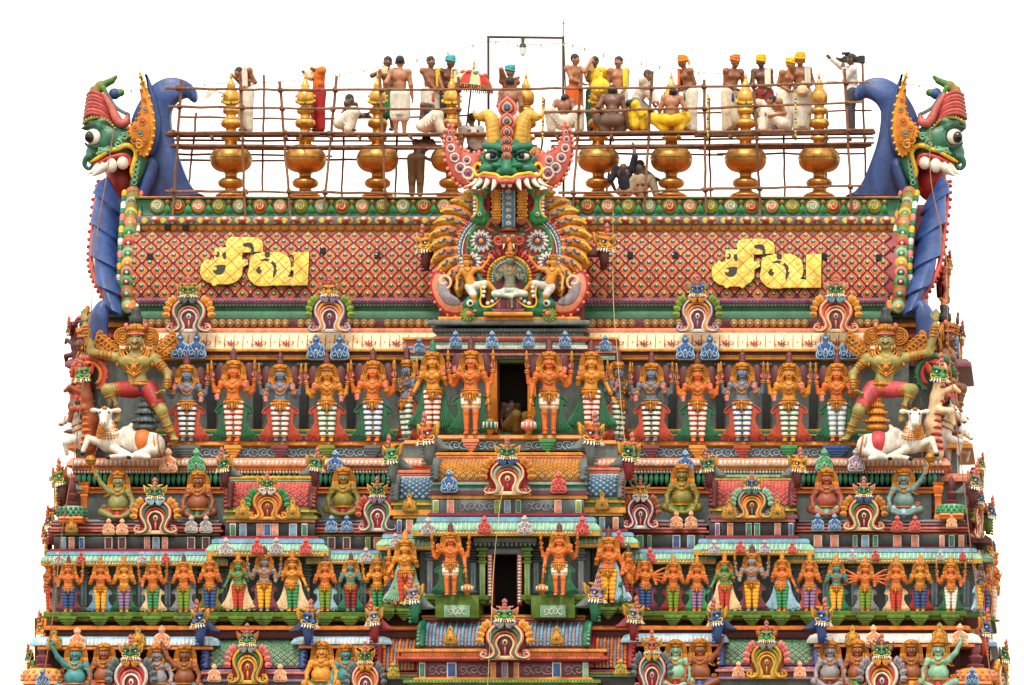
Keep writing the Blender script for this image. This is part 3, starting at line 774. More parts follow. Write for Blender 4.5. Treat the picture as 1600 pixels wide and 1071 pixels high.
for k in range(-int((x1 - x0) / (2 * a_)) - 30, int((x1 - x0) / (2 * a_)) + 60):
    for sg in (1, -1):
        pts = []
        for i in range(13):
            s = L * i / 12; y, z, t = vault_at(cv, s); x = x0 + .12 + a_ + k * 2 * a_ + sg * (s - h_ * .6) / h_ * a_
            if x0 + .1 < x < x1 - .1: pts.append((x, y - .02 * math.cos(t), z + .02 * math.sin(t)))
        if len(pts) > 1: b.add(tube(pts, .024, 5), mat((72, 16, 22)))
part(b, 'roof_lattice')
b = MB()
for u, v in ((235, 404), (505, 395), (590, 402), (985, 402), (1055, 402), (1288, 404), (1373, 405), (262, 355), (290, 356)):
    if v < 360: put(b, box((0, 0, 0), (9, 8, 9)), mat('black', .9), u, v, -3.2); part(b, 'putlog_hole'); b = MB(); continue
    q = min((vault_at(cv, L * i / 150) for i in range(151)), key=lambda q: abs(V0 - (q[1] - ZC) * F / (D + q[0]) - v))
    b.add(box((0, -.03, 0), (.13, .13, .15)), mat('black', .9), (X(u, -q[0]), q[0], q[1]), 1, (-q[2], 0, 0), False); part(b, 'putlog_hole'); b = MB()
# gilded writing on both halves of the roof
def inside(o, x, z):
    c_ = False; n = len(o)
    for i in range(n):
        (x1_, z1_), (x2_, z2_) = o[i], o[(i + 1) % n]
        if (z1_ > z) != (z2_ > z) and x < (x2_ - x1_) * (z - z1_) / (z2_ - z1_) + x1_: c_ = not c_
    return c_
def lettering(u, v, w):
    """the two gilded syllables, each a thin cut-out sheet leaning on the roof"""
    S = w / 171.0
    best = min((abs((V0 - (q[1] - ZC) * F / (D + q[0])) - v), q[0], q[1], q[2]) for q in [vault_at(cv, L * i / 200) and (vault_at(cv, L * i / 200)[0], vault_at(cv, L * i / 200)[1], vault_at(cv, L * i / 200)[2]) for i in range(201)])
    yy, zz, t = best[1:]
    r = thing('gilded_lettering', None, 'lettering', (X(u, -yy), yy - .1 * math.cos(t), zz + .1 * math.sin(t)), 'gilded roof lettering'); r.rotation_euler = (-t, 0, 0)
    g = mat((250, 204, 84), .5, .0, wear=.3, bump=.5, grain=6); k = mat((40, 32, 24), .7); ln = mat((176, 112, 36), .7); st_ = 1 / math.cos(t)
    T = lambda pts: [((x - 790) / 8 * S, (402 - y) / 8 * S * st_) for x, y in pts]
    def glyph(name, outline, holes):
        mb = MB(); o = T(outline)
        mb.add(plate(o, -3.2, 0, .6), g); mb.add(tube(on(o + [o[0]], -1.2), 1.2, 6), k)
        for h in holes: mb.add(plate(T(crom(h, 3, True)), -3.8, -3.1), k)
        for i in range(-9, 16):                            # the lattice of the roof pressed through the thin sheet
            for sg in (1, -1):
                run = []
                for j in range(-26, 27):
                    z = j * 2.0; x = (i - 3) * 25.0 + 12.5 + sg * z * .95
                    if inside(o, x, z): run.append((x, -3.2, z))
                    else:
                        if len(run) > 2: mb.add(tube(run, .62, 5), ln)
                        run = []
        for i in range(-8, 8):
            for j in range(-4, 5):
                x, z = i * 12.5, j * 13.1
                if (i + j) % 2 == 0 and inside(o, x, z): mb.add(sphere((x, -2.8, z), (4, 1.6, 4), 8, 5), g)
        return mb.build(name, r)
    glyph('syllable_sign', [(410, 150), (440, 105), (520, 82), (700, 80), (800, 88), (870, 130), (890, 190), (890, 272), (770, 280), (736, 284), (630, 286), (632, 376), (700, 378), (712, 440), (640, 478), (640, 580), (600, 640), (540, 684), (480, 700), (300, 700), (200, 672), (132, 620), (106, 550), (112, 450), (150, 404), (230, 386), (276, 376), (276, 222), (430, 218), (412, 190)],
          [[(275, 500), (300, 460), (420, 450), (418, 520), (380, 572), (310, 572), (275, 540)], [(380, 300), (420, 285), (425, 372), (390, 360)], [(285, 290), (330, 275), (345, 310), (330, 345), (295, 345)], [(630, 180), (690, 155), (750, 170), (775, 230), (770, 296), (735, 296), (740, 240), (700, 215), (650, 210)]])
    glyph('syllable_body', [(727, 386), (735, 330), (800, 300), (900, 282), (1050, 276), (1150, 300), (1220, 350), (1245, 420), (1255, 500), (1240, 570), (1210, 602), (1290, 612), (1285, 450), (1285, 285), (1475, 280), (1475, 715), (1020, 715), (960, 725), (860, 725), (790, 700), (730, 640), (705, 570), (724, 480)],
          [[(815, 510), (850, 470), (885, 500), (880, 550), (850, 565), (820, 540)], [(855, 395), (920, 365), (1000, 385), (1060, 440), (1080, 510), (1060, 580), (1035, 625), (1030, 570), (1035, 500), (1010, 440), (950, 405), (900, 395)], [(918, 282), (972, 282), (976, 345), (922, 345)]])
    return r
tag(lettering(399, 413, 172), 'gilded Tamil lettering on the red lozenge roof near the blue hooded end at left')
tag(lettering(1198, 416, 174), 'gilded Tamil lettering on the red lozenge roof near the cameraman end at right')
# ---- mouldings under the roof
b = MB(); slab(b, 'plum', 208, 1388, 465, 480, -2.3)
u = 214
while u < 1384:
    put(b, sphere((0, -1, 0), (3.6, 3, 3.6), 7, 5), 'lilac', u, 471, -2.3); put(b, sphere((0, -3.2, .4), (2, 1.6, 2), 6, 4), 'cherry', u, 471, -2.3)
    put(b, sphere((2.7, -1, -7), (2.2, 2, 2.6), 6, 5), 'green', u, 471, -2.3); u += 5.5
part(b, 'bead_row')
b = MB(); band(b, 'green', 205, 1385, -2.35, [(0, 500), (4, 498), (3, 488), (0, 486), (1, 484), (1, 479)]); part(b, 'green_moulding')
b = MB(); slab(b, mat('maroon'), 205, 1385, 497.5, 514, -2.3)
u = 212
while u < 1384:
    if int(u / 12.3) % 11 != 4:
        put(b, sphere((0, 0, 0), (6.1, 3.2, 6.6), 10, 6), 'gold', u, 505.5, -2.27); put(b, torus((0, -2.6, 0), 3.6, .8, 10, 5, rot=(R(90), 0, 0)), 'olive', u, 505.5, -2.27); put(b, sphere((0, -3, 0), (2.3, 1.8, 2.3), 8, 5), 'ice', u, 505.5, -2.27)
    u += 12.3
part(b, 'medallion_row')
b = MB(); band(b, 'salmon', 205, 1382, -2.2, [(0, 520), (2, 519), (2, 515), (0, 513)]); part(b, 'pink_moulding')
def motif(mb, m, u, v, d, s=1.0, tilt=0.0):
    for q in (-1, 1):
        put(mb, tube(on([(q * a, c_) for a, c_ in spiral(5.2, 1, 1.0, 4, 90, 400, 12)], -.4), .55, 4), m, u, v, d, s, (tilt, 0, 0)); put(mb, tube(on([(0, -2), (q * 3.5, 3), (q * 7.5, 6)], -.4), [.9, .6, .3], 4), m, u, v, d, s, (tilt, 0, 0))
    put(mb, sphere((0, -.6, 3), (1.2, .8, 4), 6, 5), m, u, v, d, s, (tilt, 0, 0))
# curved eave (cream) of the first storey
b = MB(); eave = [(0, 549), (18, 548), (20, 545), (18, 539), (13, 530), (5, 523), (0, 519)]
band(b, mat((250, 214, 170), .55, wear=.13), 205, 1382, -2.2, eave); part(b, 'curved_eave')
b = MB(); u = 232
while u < 1370:
    if not 668 < u < 928: motif(b, mat((176, 64, 40)), u, 538, -1.9, 1.2, R(-28))
    u += 43
u = 210
while u < 1378:
    if not 668 < u < 928: put(b, tube([(0, -19.4, 6), (0, -18.6, 11), (0, -13.6, 20), (0, -5.6, 27)], .6, 4), mat((190, 92, 62)), u, 551, -2.2); put(b, sphere((7, -17.4, 15), (1.2, .9, 1.2), 5, 4), mat((176, 64, 40)), u, 551, -2.2)
    u += 14.3
part(b, 'eave_scrollwork')
b = MB(); slab(b, 'amber', 205, 1382, 545.6, 549.6, -1.88); part(b, 'orange_fillet')
b = MB(); slab(b, 'maroon', 212, 1376, 549.2, 556, -2.06); u = 216
while u < 1374: put(b, box((0, 0, 0), (2.6, 3, 4.6)), 'plum', u, 552.6, -2.03); u += 4.6
part(b, 'dentil_row')
b = MB(); band(b, mat((232, 150, 30)), 212, 1376, -2.05, [(0, 563), (2, 562), (2, 558), (4, 557), (4, 555.6)]); part(b, 'orange_fascia')
# foot of the first storey
for nm, m, v0, v1, d in (('yellow_fillet', 'yellow', 671, 674.5, -2.12), ('green_moulding', 'bright', 674, 679, -2.05), ('white_fillet', 'pearl', 678.6, 682, -2.0), ('lilac_base', 'lilac', 681.6, 691, -2.1)):
    b = MB(); slab(b, m, 212, 1376, v0, v1, d); part(b, nm)
b = MB(); band(b, mat((226, 140, 28)), 262, 1336, -1.25, [(-8, 698), (0, 697), (2, 695), (0, 693), (0, 690.5)]); part(b, 'statue_ledge')
def scrolls(mb, u0, u1, v, d, m='ice', s=1.0, gap=15):
    u = u0 + gap * .5
    i = 0
    while u < u1:
        q = 1 if i % 2 else -1
        put(mb, tube(on([(a, q * c_) for a, c_ in spiral(0, 0, 1.2, 6.2, 0, 480, 16)], -.6), [.5, 1.0, .7], 5), m, u, v, d, s)
        put(mb, tube(on([(6, -q * 2), (9, -q * 5.5), (13, -q * 5)], -.6), [.9, 1.2, .3], 5), m, u, v, d, s); put(mb, tube(on([(5, q * 1), (9, q * 5.5), (12, q * 4)], -.6), [.9, 1.1, .3], 5), m, u, v, d, s); u += gap * s; i += 1
b = MB(); slab(b, 'steel', 150, 1440, 697, 718, -1.35); part(b, 'scroll_frieze')
b = MB(); scrolls(b, 300, 640, 707.5, -1.33); part(b, 'scrollwork'); b = MB(); scrolls(b, 950, 1300, 707.5, -1.33); part(b, 'scrollwork')
b = MB(); band(b, 'salmon', 112, 1478, -.95, [(0, 731), (6, 730), (8, 727), (6, 722), (2, 718), (0, 716)], -10); u = 118
while u < 1476: put(b, sphere((0, 0, 0), (3.2, 3.4, 5), 8, 5), 'pearl' if int(u) % 3 else 'cream', u, 723.5, -.85); u += 7
part(b, 'petal_moulding')
b = MB(); slab(b, mat((224, 120, 30)), 112, 1478, 730.4, 735, -.92, -10); part(b, 'orange_fillet')
b = MB(); slab(b, 'plum', 114, 1476, 734.6, 741, -.97, -10); u = 118
while u < 1474: put(b, sphere((0, 0, 0), (2.1, 2, 2.8), 6, 4), 'white', u, 737.4, -.96); u += 5
part(b, 'dentil_row')
b = MB(); slab(b, 'dark', 120, 1470, 740.6, 762, -1.0, -10); u = 124
while u < 1468:
    put(b, tube([(0, 0, 9), (0, -4, 4), (0, -5.5, -3), (0, -3, -8)], [2.4, 3.6, 3.2, .8], 6), 'green' if int(u / 8) % 2 else 'jade', u, 751, -1.0); u += 8.2
part(b, 'leaf_dentils')
b = MB(); band(b, mat((228, 118, 36)), 124, 1466, -.98, [(0, 772), (3, 771), (3, 766), (6, 764), (6, 761.6)], -9.5); part(b, 'orange_fascia')

# ---- raised plaques (crests) on the cornices
def plaque(w, h):
    hw = w / 2.0
    return half([(0, 0), (hw * .7, 0), (hw * .98, h * .08), (hw, h * .22), (hw * .86, h * .36), (hw * .94, h * .46), (hw * .7, h * .58), (hw * .34, h * .66), (hw * .3, h * .74), (hw * .4, h * .82), (hw * .2, h * .93), (0, h)], 4)
def crest(u, vt, vb, d, c, c2='white', w=None, parent=None):
    h = float(vb - vt); w = w or h * .72
    mb = MB(); k = K(d); o = np.array(plaque(w, h))
    mb.add(plate(o, -4, 3, .9), c2)
    c0 = np.array([0, h * .4]); mb.add(plate((o - c0) * .86 + c0, -5.2, -3.5, .7), c)
    hw = w / 2
    for q in (-1, 1):
        mb.add(tube(on([(q * a, z) for a, z in spiral(hw * .52, h * .2, .6, hw * .34, 90, 520, 18)], -5.4), [.5, h * .024, h * .02], 5), c2)
        mb.add(tube(on([(q * a, z) for a, z in crom([(hw * .1, h * .08), (hw * .42, h * .36), (hw * .58, h * .5), (hw * .2, h * .62)], 4)], -5.4), h * .02, 5), c2)
    mb.add(sphere((0, -5, h * .3), (hw * .22, 1.8, h * .12), 8, 6), c2); mb.add(sphere((0, -6, h * .3), (hw * .12, 1.6, h * .07), 6, 5), 'cherry')
    mb.add(sphere((0, -5, h * .8), (hw * .2, 1.6, h * .06), 7, 5), c2)
    o_ = mb.build('crest_plaque', parent or tower); P0 = P(u, vb, d); o_.location = P0; o_.scale = (k / PX,) * 3
    return o_
CR = []
for u, vt, vb, d, c in [(282, 520, 561, -1.72, 'blue'), (307.5, 520, 561, -1.72, 'blue'), (494, 522, 563, -1.72, 'blue'), (531, 522, 563, -1.72, 'blue'), (1071, 522, 563, -1.72, 'blue'), (1109, 522, 563, -1.72, 'blue'), (1290, 520, 562, -1.72, 'blue'), (1326, 520, 562, -1.72, 'blue'),
    (655, 528, 553, -1.1, 'blue'), (712, 517, 545, -.85, 'blue'), (769, 517, 545, -.6, 'blue'), (826, 517, 545, -.6, 'blue'), (883, 517, 545, -.85, 'blue'), (946, 523, 550, -1.1, 'blue'),
    (263, 700, 739, -.75, 'salmon'), (307, 700, 739, -.75, 'bright'), (524, 703, 738, -.75, 'blue'), (1071, 703, 738, -.75, 'blue'), (1288, 700, 738, -.75, 'bright'), (1338, 700, 737, -.75, 'lilac'),
    (170, 810, 836, .05, 'salmon'), (191, 810, 836, .05, 'salmon'), (299, 805, 833, .05, 'greyscarf'), (322, 805, 833, .05, 'greyscarf'), (380, 778, 812, .3, 'amber'), (458, 778, 812, .3, 'amber'), (518, 805, 832, .05, 'blue'), (542, 805, 832, .05, 'blue'),
    (640, 769, 801, .5, 'amber'), (702, 733, 770, .8, 'blue'), (873, 736, 771, .8, 'red'), (941, 767, 798, .5, 'amber'), (1057, 798, 826, .05, 'salmon'), (1080, 798, 826, .05, 'salmon'), (1140, 777, 812, .3, 'amber'), (1215, 777, 812, .3, 'amber'), (1278, 802, 830, .05, 'blue'), (1304, 802, 830, .05, 'blue'), (1402, 805, 832, .05, 'red'), (1430, 805, 832, .05, 'red'),
    (112, 807, 834, .25, 'amber'), (1487, 802, 826, .25, 'salmon'),
    (92, 862, 884, .5, 'greyscarf'), (127, 862, 882, .5, 'red'), (222, 862, 882, .5, 'greyscarf'), (259, 862, 882, .5, 'red'), (353, 840, 869, .75, 'greyscarf'), (402, 840, 867, .75, 'red'), (432, 840, 868, .75, 'greyscarf'), (478, 840, 868, .75, 'red'), (572, 855, 881, .55, 'greyscarf'), (618, 833, 858, .95, 'greyscarf'), (669, 808, 838, 1.25, 'greyscarf'), (757, 806, 836, 1.3, 'red'), (820, 805, 836, 1.3, 'greyscarf'), (910, 806, 837, 1.25, 'red'), (967, 828, 852, .95, 'red'), (1016, 855, 880, .55, 'red'), (1116, 843, 868, .75, 'greyscarf'), (1157, 843, 866, .75, 'red'), (1195, 843, 866, .75, 'lilac'), (1238, 846, 866, .75, 'red'), (1332, 858, 877, .5, 'greyscarf'), (1368, 858, 877, .5, 'red'), (1469, 860, 877, .5, 'greyscarf'), (1504, 860, 877, .5, 'red'), (67, 1044, 1074, 1.55, 'blue'), (1519, 1042, 1072, 1.55, 'blue'),
    (85, 982, 1016, 1.15, 'amber'), (121, 980, 1016, 1.15, 'salmon'), (216, 978, 1012, 1.15, 'amber'), (253, 977, 1014, 1.15, 'salmon'), (1332, 976, 1010, 1.15, 'amber'), (1365, 976, 1012, 1.15, 'salmon'), (1468, 972, 1008, 1.15, 'amber'), (1500, 974, 1010, 1.15, 'salmon'), (335, 1037, 1066, 1.5, 'salmon'), (438, 1037, 1066, 1.5, 'salmon'), (1154, 1033, 1060, 1.5, 'salmon'), (1250, 1033, 1060, 1.5, 'salmon'), (615, 1034, 1060, 1.7, 'moss'), (970, 1029, 1056, 1.7, 'moss'), (704, 977, 1008, 2.0, 'amber'), (870, 977, 1008, 2.0, 'amber')]:
    crest(u, vt, vb, d, c, {'blue': 'ice', 'red': 'pink', 'greyscarf': 'pearl', 'amber': 'olive', 'salmon': 'cream', 'moss': 'paleGold', 'lilac': 'pearl', 'bright': 'mint'}.get(c, 'white'))
# ---- small coloured pilasters
def pil(u, v0, v1, w, d, c):
    mb = MB(); k = K(d); h = (v1 - v0)
    mb.add(box((0, 0, h * .5), (w, 6, h), .6), 'pearl', smooth=False); mb.add(box((0, -1.4, h * .5), (w * .74, 5.4, h * .86), .5), c, smooth=False)
    mb.add(tube([(math.sin(i * 1.6) * w * .16, -4.2, h * (.14 + .072 * i)) for i in range(11)], .45, 4), mat(tuple(int(q * .6 + 90) for q in (C[c] if isinstance(c, str) else c))))
    o = mb.build('pilaster', tower); o.location = P(u, v1, d); o.scale = (k / PX,) * 3
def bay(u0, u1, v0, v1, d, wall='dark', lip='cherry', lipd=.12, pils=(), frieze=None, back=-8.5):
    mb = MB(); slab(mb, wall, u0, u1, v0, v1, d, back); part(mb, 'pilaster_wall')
    mb = MB(); band(mb, lip, u0 - 4, u1 + 4, d + lipd, [(-2, v1 + 5), (2, v1 + 4), (2, v1 + 1), (-2, v1 - .5)], back); part(mb, 'red_fillet')
    for u, w, c in pils: pil(u, v0 + .5, v1, w, d + .05, c)
    if frieze:
        mb = MB()
        for a, c in frieze: scrolls(mb, a, c, (v0 + v1) / 2, d + .03, 'greyscarf', (v1 - v0) / 21.0, 15)
        part(mb, 'scrollwork')
def beadrow(mb, c, u0, u1, v, d, h):
    if h > 7.5 or h < 3.4: return
    rgb = C[c] if isinstance(c, str) else (150, 130, 110); c2 = mat(tuple(int(min(255, q * .75 + 70)) for q in rgb)); u = u0 + 2
    while u < u1 - 1: put(mb, sphere((0, 0, 0), (h * .36, 1.8, h * .4), 6, 4), c2, u, v, d); u += h * .86
def ledgeband(u0, u1, v0, v1, d, cs, back=-8.5):
    """stack of thin painted mouldings, top to bottom"""
    n = len(cs); h = (v1 - v0) / n
    for i, c in enumerate(cs):
        mb = MB(); a, b_ = v0 + i * h, v0 + (i + 1) * h; o = [0, 5, 3, 7, 2, 6][i % 6]
        band(mb, c, u0, u1, d, [(o - 1.5, b_ + .3), (o + 1.5, b_ - h * .3), (o + 1, a + h * .3), (o - 1, a - .1)], back)
        if i % 2 == 0: beadrow(mb, c, u0, u1, (a + b_) / 2, d + o * PX, h)
        part(mb, 'painted_moulding')
def cornice(u0, u1, v0, v1, d, cs=('sky', 'mint', 'paleGold'), back=-8.5):
    h = v1 - v0
    mb = MB(); band(mb, cs[0], u0, u1, d - .1, [(0, v0 + h * .28), (5, v0 + h * .25), (4, v0 + h * .05), (0, v0)], back); part(mb, 'blue_fillet')
    mb = MB(); band(mb, cs[1], u0, u1, d - .1, [(0, v0 + h * .74), (13, v0 + h * .72), (13, v0 + h * .62), (9, v0 + h * .42), (3, v0 + h * .26)], back); u = u0 + 2; c2 = mat((176, 214, 186))
    while u < u1 - 2: put(mb, tube([(0, -3.4, h * .7), (0, -9.6, h * .56), (0, -13.6, h * .36), (0, -13.8, h * .28)], [.9, 1.5, 1.7, 1.2], 5), c2, u, v0 + h, d - .1); u += 6.4
    part(mb, 'curved_eave')
    mb = MB(); band(mb, cs[2], u0, u1, d - .1, [(2, v1), (12, v1 - .5), (13, v0 + h * .74), (8, v0 + h * .7)], back)
    u = u0 + 3
    while u < u1: put(mb, sphere((0, 0, 0), (1.6, 1.4, 2.2), 5, 4), 'cream', u, v0 + h * .84, d + .09); u += 5
    part(mb, 'yellow_fillet')
S2 = ('steel', 'mint', 'paleGold')
def symbay(u0, u1, d, fn):
    fn(u0, u1)
    if abs(u0 + u1 - 1578) > 60: fn(msym(u1, d), msym(u0, d))
# second storey: recessed bays
for a, c in ((78, 345), (1243, 1512)):
    ledgeband(a + 6, c - 4, 812, 838, -.25, ['slate', 'plum', 'salmon', 'cherry', 'olive'])
for a, c in ((490, 612), (975, 1100)): ledgeband(a, c, 812, 840, -.25, ['slate', 'plum', 'salmon', 'cherry', 'olive'])
bay(84, 345, 839, 858, -.15, pils=[(100, 7, 'sky'), (112, 9, 'salmon'), (128, 8, 'blue'), (170, 12, 'maroon'), (191, 12, 'maroon'), (230, 9, 'salmon'), (244, 11, 'sky'), (258, 9, 'salmon'), (299, 12, 'maroon'), (322, 12, 'maroon')])
bay(490, 612, 839, 858, -.15, pils=[(518, 12, 'maroon'), (542, 12, 'maroon'), (575, 8, 'lime'), (590, 12, 'orange')])
bay(978, 1100, 836, 856, -.15, pils=[(1000, 11, 'bright'), (1015, 6, 'jade'), (1057, 12, 'blue'), (1080, 12, 'sky')])
bay(1243, 1510, 836, 855, -.15, pils=[(1278, 13, 'salmon'), (1304, 13, 'salmon'), (1336, 7, 'jade'), (1352, 12, 'sky'), (1368, 8, 'jade'), (1402, 13, 'salmon'), (1430, 12, 'salmon'), (1472, 8, 'salmon'), (1487, 9, 'jade'), (1502, 9, 'salmon')])
cornice(78, 345, 862, 885, .25); cornice(492, 606, 860, 882, .25); cornice(980, 1106, 858, 882, .25); cornice(1240, 1522, 857, 881, .25)
# salas
bay(352, 492, 818, 838, .12, pils=[(364, 9, 'jade'), (380, 11, 'sky'), (406, 10, 'salmon'), (418, 12, 'blue'), (430, 10, 'salmon'), (458, 12, 'sky'), (476, 9, 'jade')])
bay(1108, 1242, 817, 837, .12, pils=[(1121, 7, 'purple'), (1141, 9, 'orange'), (1170, 9, 'jade'), (1183, 9, 'jade'), (1215, 10, 'salmon'), (1236, 7, 'blue')])
cornice(336, 502, 842, 870, .5); cornice(1096, 1260, 842, 868, .5)
bay(605, 668, 812, 832, .3, pils=[(624, 7, 'blue'), (640, 11, 'salmon'), (655, 6, 'jade')]); bay(918, 975, 808, 827, .3, pils=[(941, 9, 'sky'), (962, 9, 'salmon')])
cornice(602, 668, 835, 860, .68); cornice(915, 985, 832, 856, .68)
bay(674, 912, 781, 802, .6, 'steel', pils=[(681, 9, 'lime'), (704, 11, 'salmon'), (777, 8, 'lime'), (793, 10, 'sky'), (810, 8, 'jade'), (872, 11, 'salmon'), (904, 9, 'lime')], frieze=[(714, 770), (818, 864)])
cornice(656, 926, 808, 838, 1.0)
# first-storey central bay over the upper door
b = MB(); slab(b, 'slate', 688, 770, 560, 700, -1.7, -3, 0); slab(b, 'slate', 830, 908, 560, 700, -1.7, -3, 0); slab(b, 'slate', 690, 906, 540, 566, -1.68, -3, 0); part(b, 'door_bay_wall')
b = MB(); slab(b, mat('black', .95, wear=.1), 768, 832, 560, 690, -2.27, -2.4, 0); part(b, 'doorway_painted_gloom')  # near-black sheet backs the shallow recess, its colour imitating an unlit interior
b = MB(); slab(b, 'slate', 640, 690, 566, 700, -2.0, -3, 0); part(b, 'flank_wall'); b = MB(); slab(b, 'slate', 906, 955, 566, 700, -2.0, -3, 0); part(b, 'flank_wall')
b = MB()
for u in (770, 831): slab(b, mat((214, 130, 24)), u - 6.5, u + 6.5, 560, 676, -1.5, -2.2)
slab(b, 'moss', 776, 826, 561, 567, -1.55, -2.2); part(b, 'door_frame')
def stack(u0, u1, rows, d, back):
    for v0, v1, o, c in rows:
        mb = MB(); band(mb, c, u0, u1, d, [(o - 1, v1 + .2), (o + 1, v1 - .6), (o + 1, v0 + .6), (o - 1, v0)], back); beadrow(mb, c, u0, u1, (v0 + v1) / 2, d + o * PX, v1 - v0); part(mb, 'painted_moulding')
stack(694, 902, [(513, 519, 16, 'steel'), (518.5, 526, 8, 'slate'), (525.5, 530, 14, 'salmon'), (529.6, 534, 16, 'cherry'), (533.6, 540, 12, 'mint'), (539.6, 546, 16, 'pearl'), (545.6, 552, 6, 'plum'), (551.6, 556, 10, 'salmon')], -1.45, -4)
stack(640, 955, [(527, 531, 10, 'amber'), (530.6, 541, 4, 'rust'), (540.6, 546, 9, 'greyscarf'), (545.6, 552, 7, 'salmon'), (551.6, 557, 4, 'plum'), (556.6, 563, 7, 'mint')], -1.75, -4)
b = MB(); u = 778
while u < 828: put(b, tube(on(spiral(0, 0, .6, 2.6, 0, 420, 10), -1), .6, 4), 'ice', u, 559, -1.42); u += 6
part(b, 'scrollwork')
b = MB(); band(b, mat((226, 140, 28)), 668, 930, -.55, [(-8, 688), (0, 687), (2, 685), (0, 682), (0, 680)], -3); part(b, 'statue_ledge')
b = MB(); slab(b, 'steel', 676, 922, 687, 704, -.65, -3, 0); part(b, 'scroll_frieze')
b = MB(); scrolls(b, 690, 730, 696, -.62); scrolls(b, 745, 778, 696, -.62); scrolls(b, 818, 850, 696, -.62); scrolls(b, 866, 905, 696, -.62); part(b, 'scrollwork')
b = MB(); band(b, mat((226, 140, 28)), 632, 668, -.9, [(-8, 696), (0, 695), (2, 693), (0, 690), (0, 688)], -3); part(b, 'statue_ledge'); b = MB(); band(b, mat((226, 140, 28)), 928, 962, -.9, [(-8, 696), (0, 695), (2, 693), (0, 690), (0, 688)], -3); part(b, 'statue_ledge')
b = MB(); slab(b, 'slate', 628, 690, 694, 740, -.95, -3, 0); part(b, 'flank_wall'); b = MB(); slab(b, 'slate', 905, 966, 694, 740, -.95, -3, 0); part(b, 'flank_wall')
# first-storey side recess columns
b = MB()
for u in (330, 402, 474, 548, 1050, 1125, 1197, 1270):
    put(b, box((0, 0, 62), (12, 8, 124), 1), 'dark', u, 690, -2.2); put(b, box((0, -2, 120), (18, 12, 5), 1), 'slate', u, 690, -2.2)
part(b, 'niche_pier')
# brackets under the statues
def bracket(u, v, d, c, w=26, h=20):
    mb = MB()
    for i, (a, h0, h1) in enumerate(((1.0, .72, 1), (.82, .5, .74), (.6, .3, .52), (.4, .12, .32), (.2, -.06, .14))):
        mb.add(box((0, -2 - a * 3, h * (h0 + h1) / 2 - h), (w * a, 14 * a + 4, h * (h1 - h0)), .8), c, smooth=False)
    o = mb.build('bracket', tower); o.location = P(u, v, d); o.scale = (K(d) / PX,) * 3
for u, c in ((292, 'steel'), (365, 'amber'), (438, 'plum'), (511, 'lime'), (583, 'steel'), (1018, 'plum'), (1090, 'amber'), (1160, 'rust'), (1233, 'bright'), (1308, 'blue')): bracket(u, 697, -1.12, c, 44 if u in (292, 1308) else 26)
for u, c in ((736, 'salmon'), (856, 'bright')): bracket(u, 687, -.42, c)
# ---- second-storey niches: columns, door, mossy ledge
def column(u, vb, vt, d, c='slate', w=13, c2='steel'):
    mb = MB(); h = float(vb - vt)
    mb.add(box((0, 0, h * .04), (w * 1.3, w, h * .08), 1), c); mb.add(box((0, 0, h * .34), (w * .8, w * .8, h * .56), 1.2), c2, smooth=False)
    for a, z0, z1 in ((1.25, .6, .65), (.9, .65, .7), (1.35, .7, .75), (.95, .75, .8), (1.6, .8, .86), (1.2, .86, .9), (2.0, .9, 1.0)): mb.add(box((0, 0, h * (z0 + z1) / 2), (w * a, w * a * .8, h * (z1 - z0)), 1), c, smooth=False)
    for q in (-1, 1): mb.add(tube([(q * w * .22, -w * .42, h * .12), (q * w * .22, -w * .42, h * .56)], .5, 4), 'ice')
    o = mb.build('column', tower); o.location = P(u, vb, d); o.scale = (K(d) / PX,) * 3
for u in (132, 221, 263, 302, 352, 480, 528, 568, 618, 1010, 1110, 1245, 1290, 1335, 1388, 1460, 1510): column(u, 956, 872 if not 340 < u < 490 and not 1100 < u < 1250 else 866, -.05)
for u in (672, 908): column(u, 936, 838, .55, 'steel', 11, 'greyscarf')
for u in (754, 824): column(u, 940, 842, .62, 'moss', 11, 'lime')
for u in (740, 838): column(u, 930, 846, .45, 'dark', 11, 'steel')
b = MB(); slab(b, 'slate', 656, 752, 836, 945, .2, -2, 0); slab(b, 'slate', 826, 922, 836, 945, .2, -2, 0); slab(b, 'dark', 656, 922, 830, 862, .22, -2, 0); part(b, 'door_bay_wall')
b = MB(); slab(b, mat('black', .95, wear=.1), 750, 828, 860, 960, -.25, -.35, 0); part(b, 'doorway_painted_gloom')  # interior shade of the lower door painted as a flat black sheet
b = MB(); slab(b, 'rust', 762, 769, 866, 945, .7, 0); slab(b, 'rust', 808, 815, 866, 945, .7, 0)
for u in (765.5, 811.5):
    for v in range(870, 944, 5): put(b, sphere((0, -.5, 0), (2.6, 1, 2), 6, 4), 'pearl', u, v, .71)
part(b, 'door_frame')
b = MB(); slab(b, 'slate', 740, 838, 840, 848, .8, 0); slab(b, 'dark', 748, 830, 848, 856, .72, 0); slab(b, 'steel', 758, 820, 856, 866, .62, 0)
u = 744
while u < 836: put(b, box((0, 0, 0), (3, 5, 5)), 'steel', u, 851, .82); u += 7
part(b, 'door_lintel')
moss = mat('moss', .7, wear=.5)
def mossledge(u0, u1, v0, d, back=-8.5, cor=()):
    mb = MB(); band(mb, moss, u0, u1, d, [(-10, v0 + 15), (-3, v0 + 13), (-2, v0 + 8), (3, v0 + 7), (4, v0 + 1), (2, v0)], back); part(mb, 'mossy_ledge')
    for u in cor: bracket(u, v0 + 7, d + .06, moss, 28, 17)
mossledge(72, 600, 957, .75, cor=(107, 157, 194, 239, 287, 328, 372, 413, 457, 508, 548)); mossledge(985, 1506, 955, .75, cor=(1052, 1089, 1132, 1175, 1221, 1265, 1307, 1352, 1400, 1437, 1485))
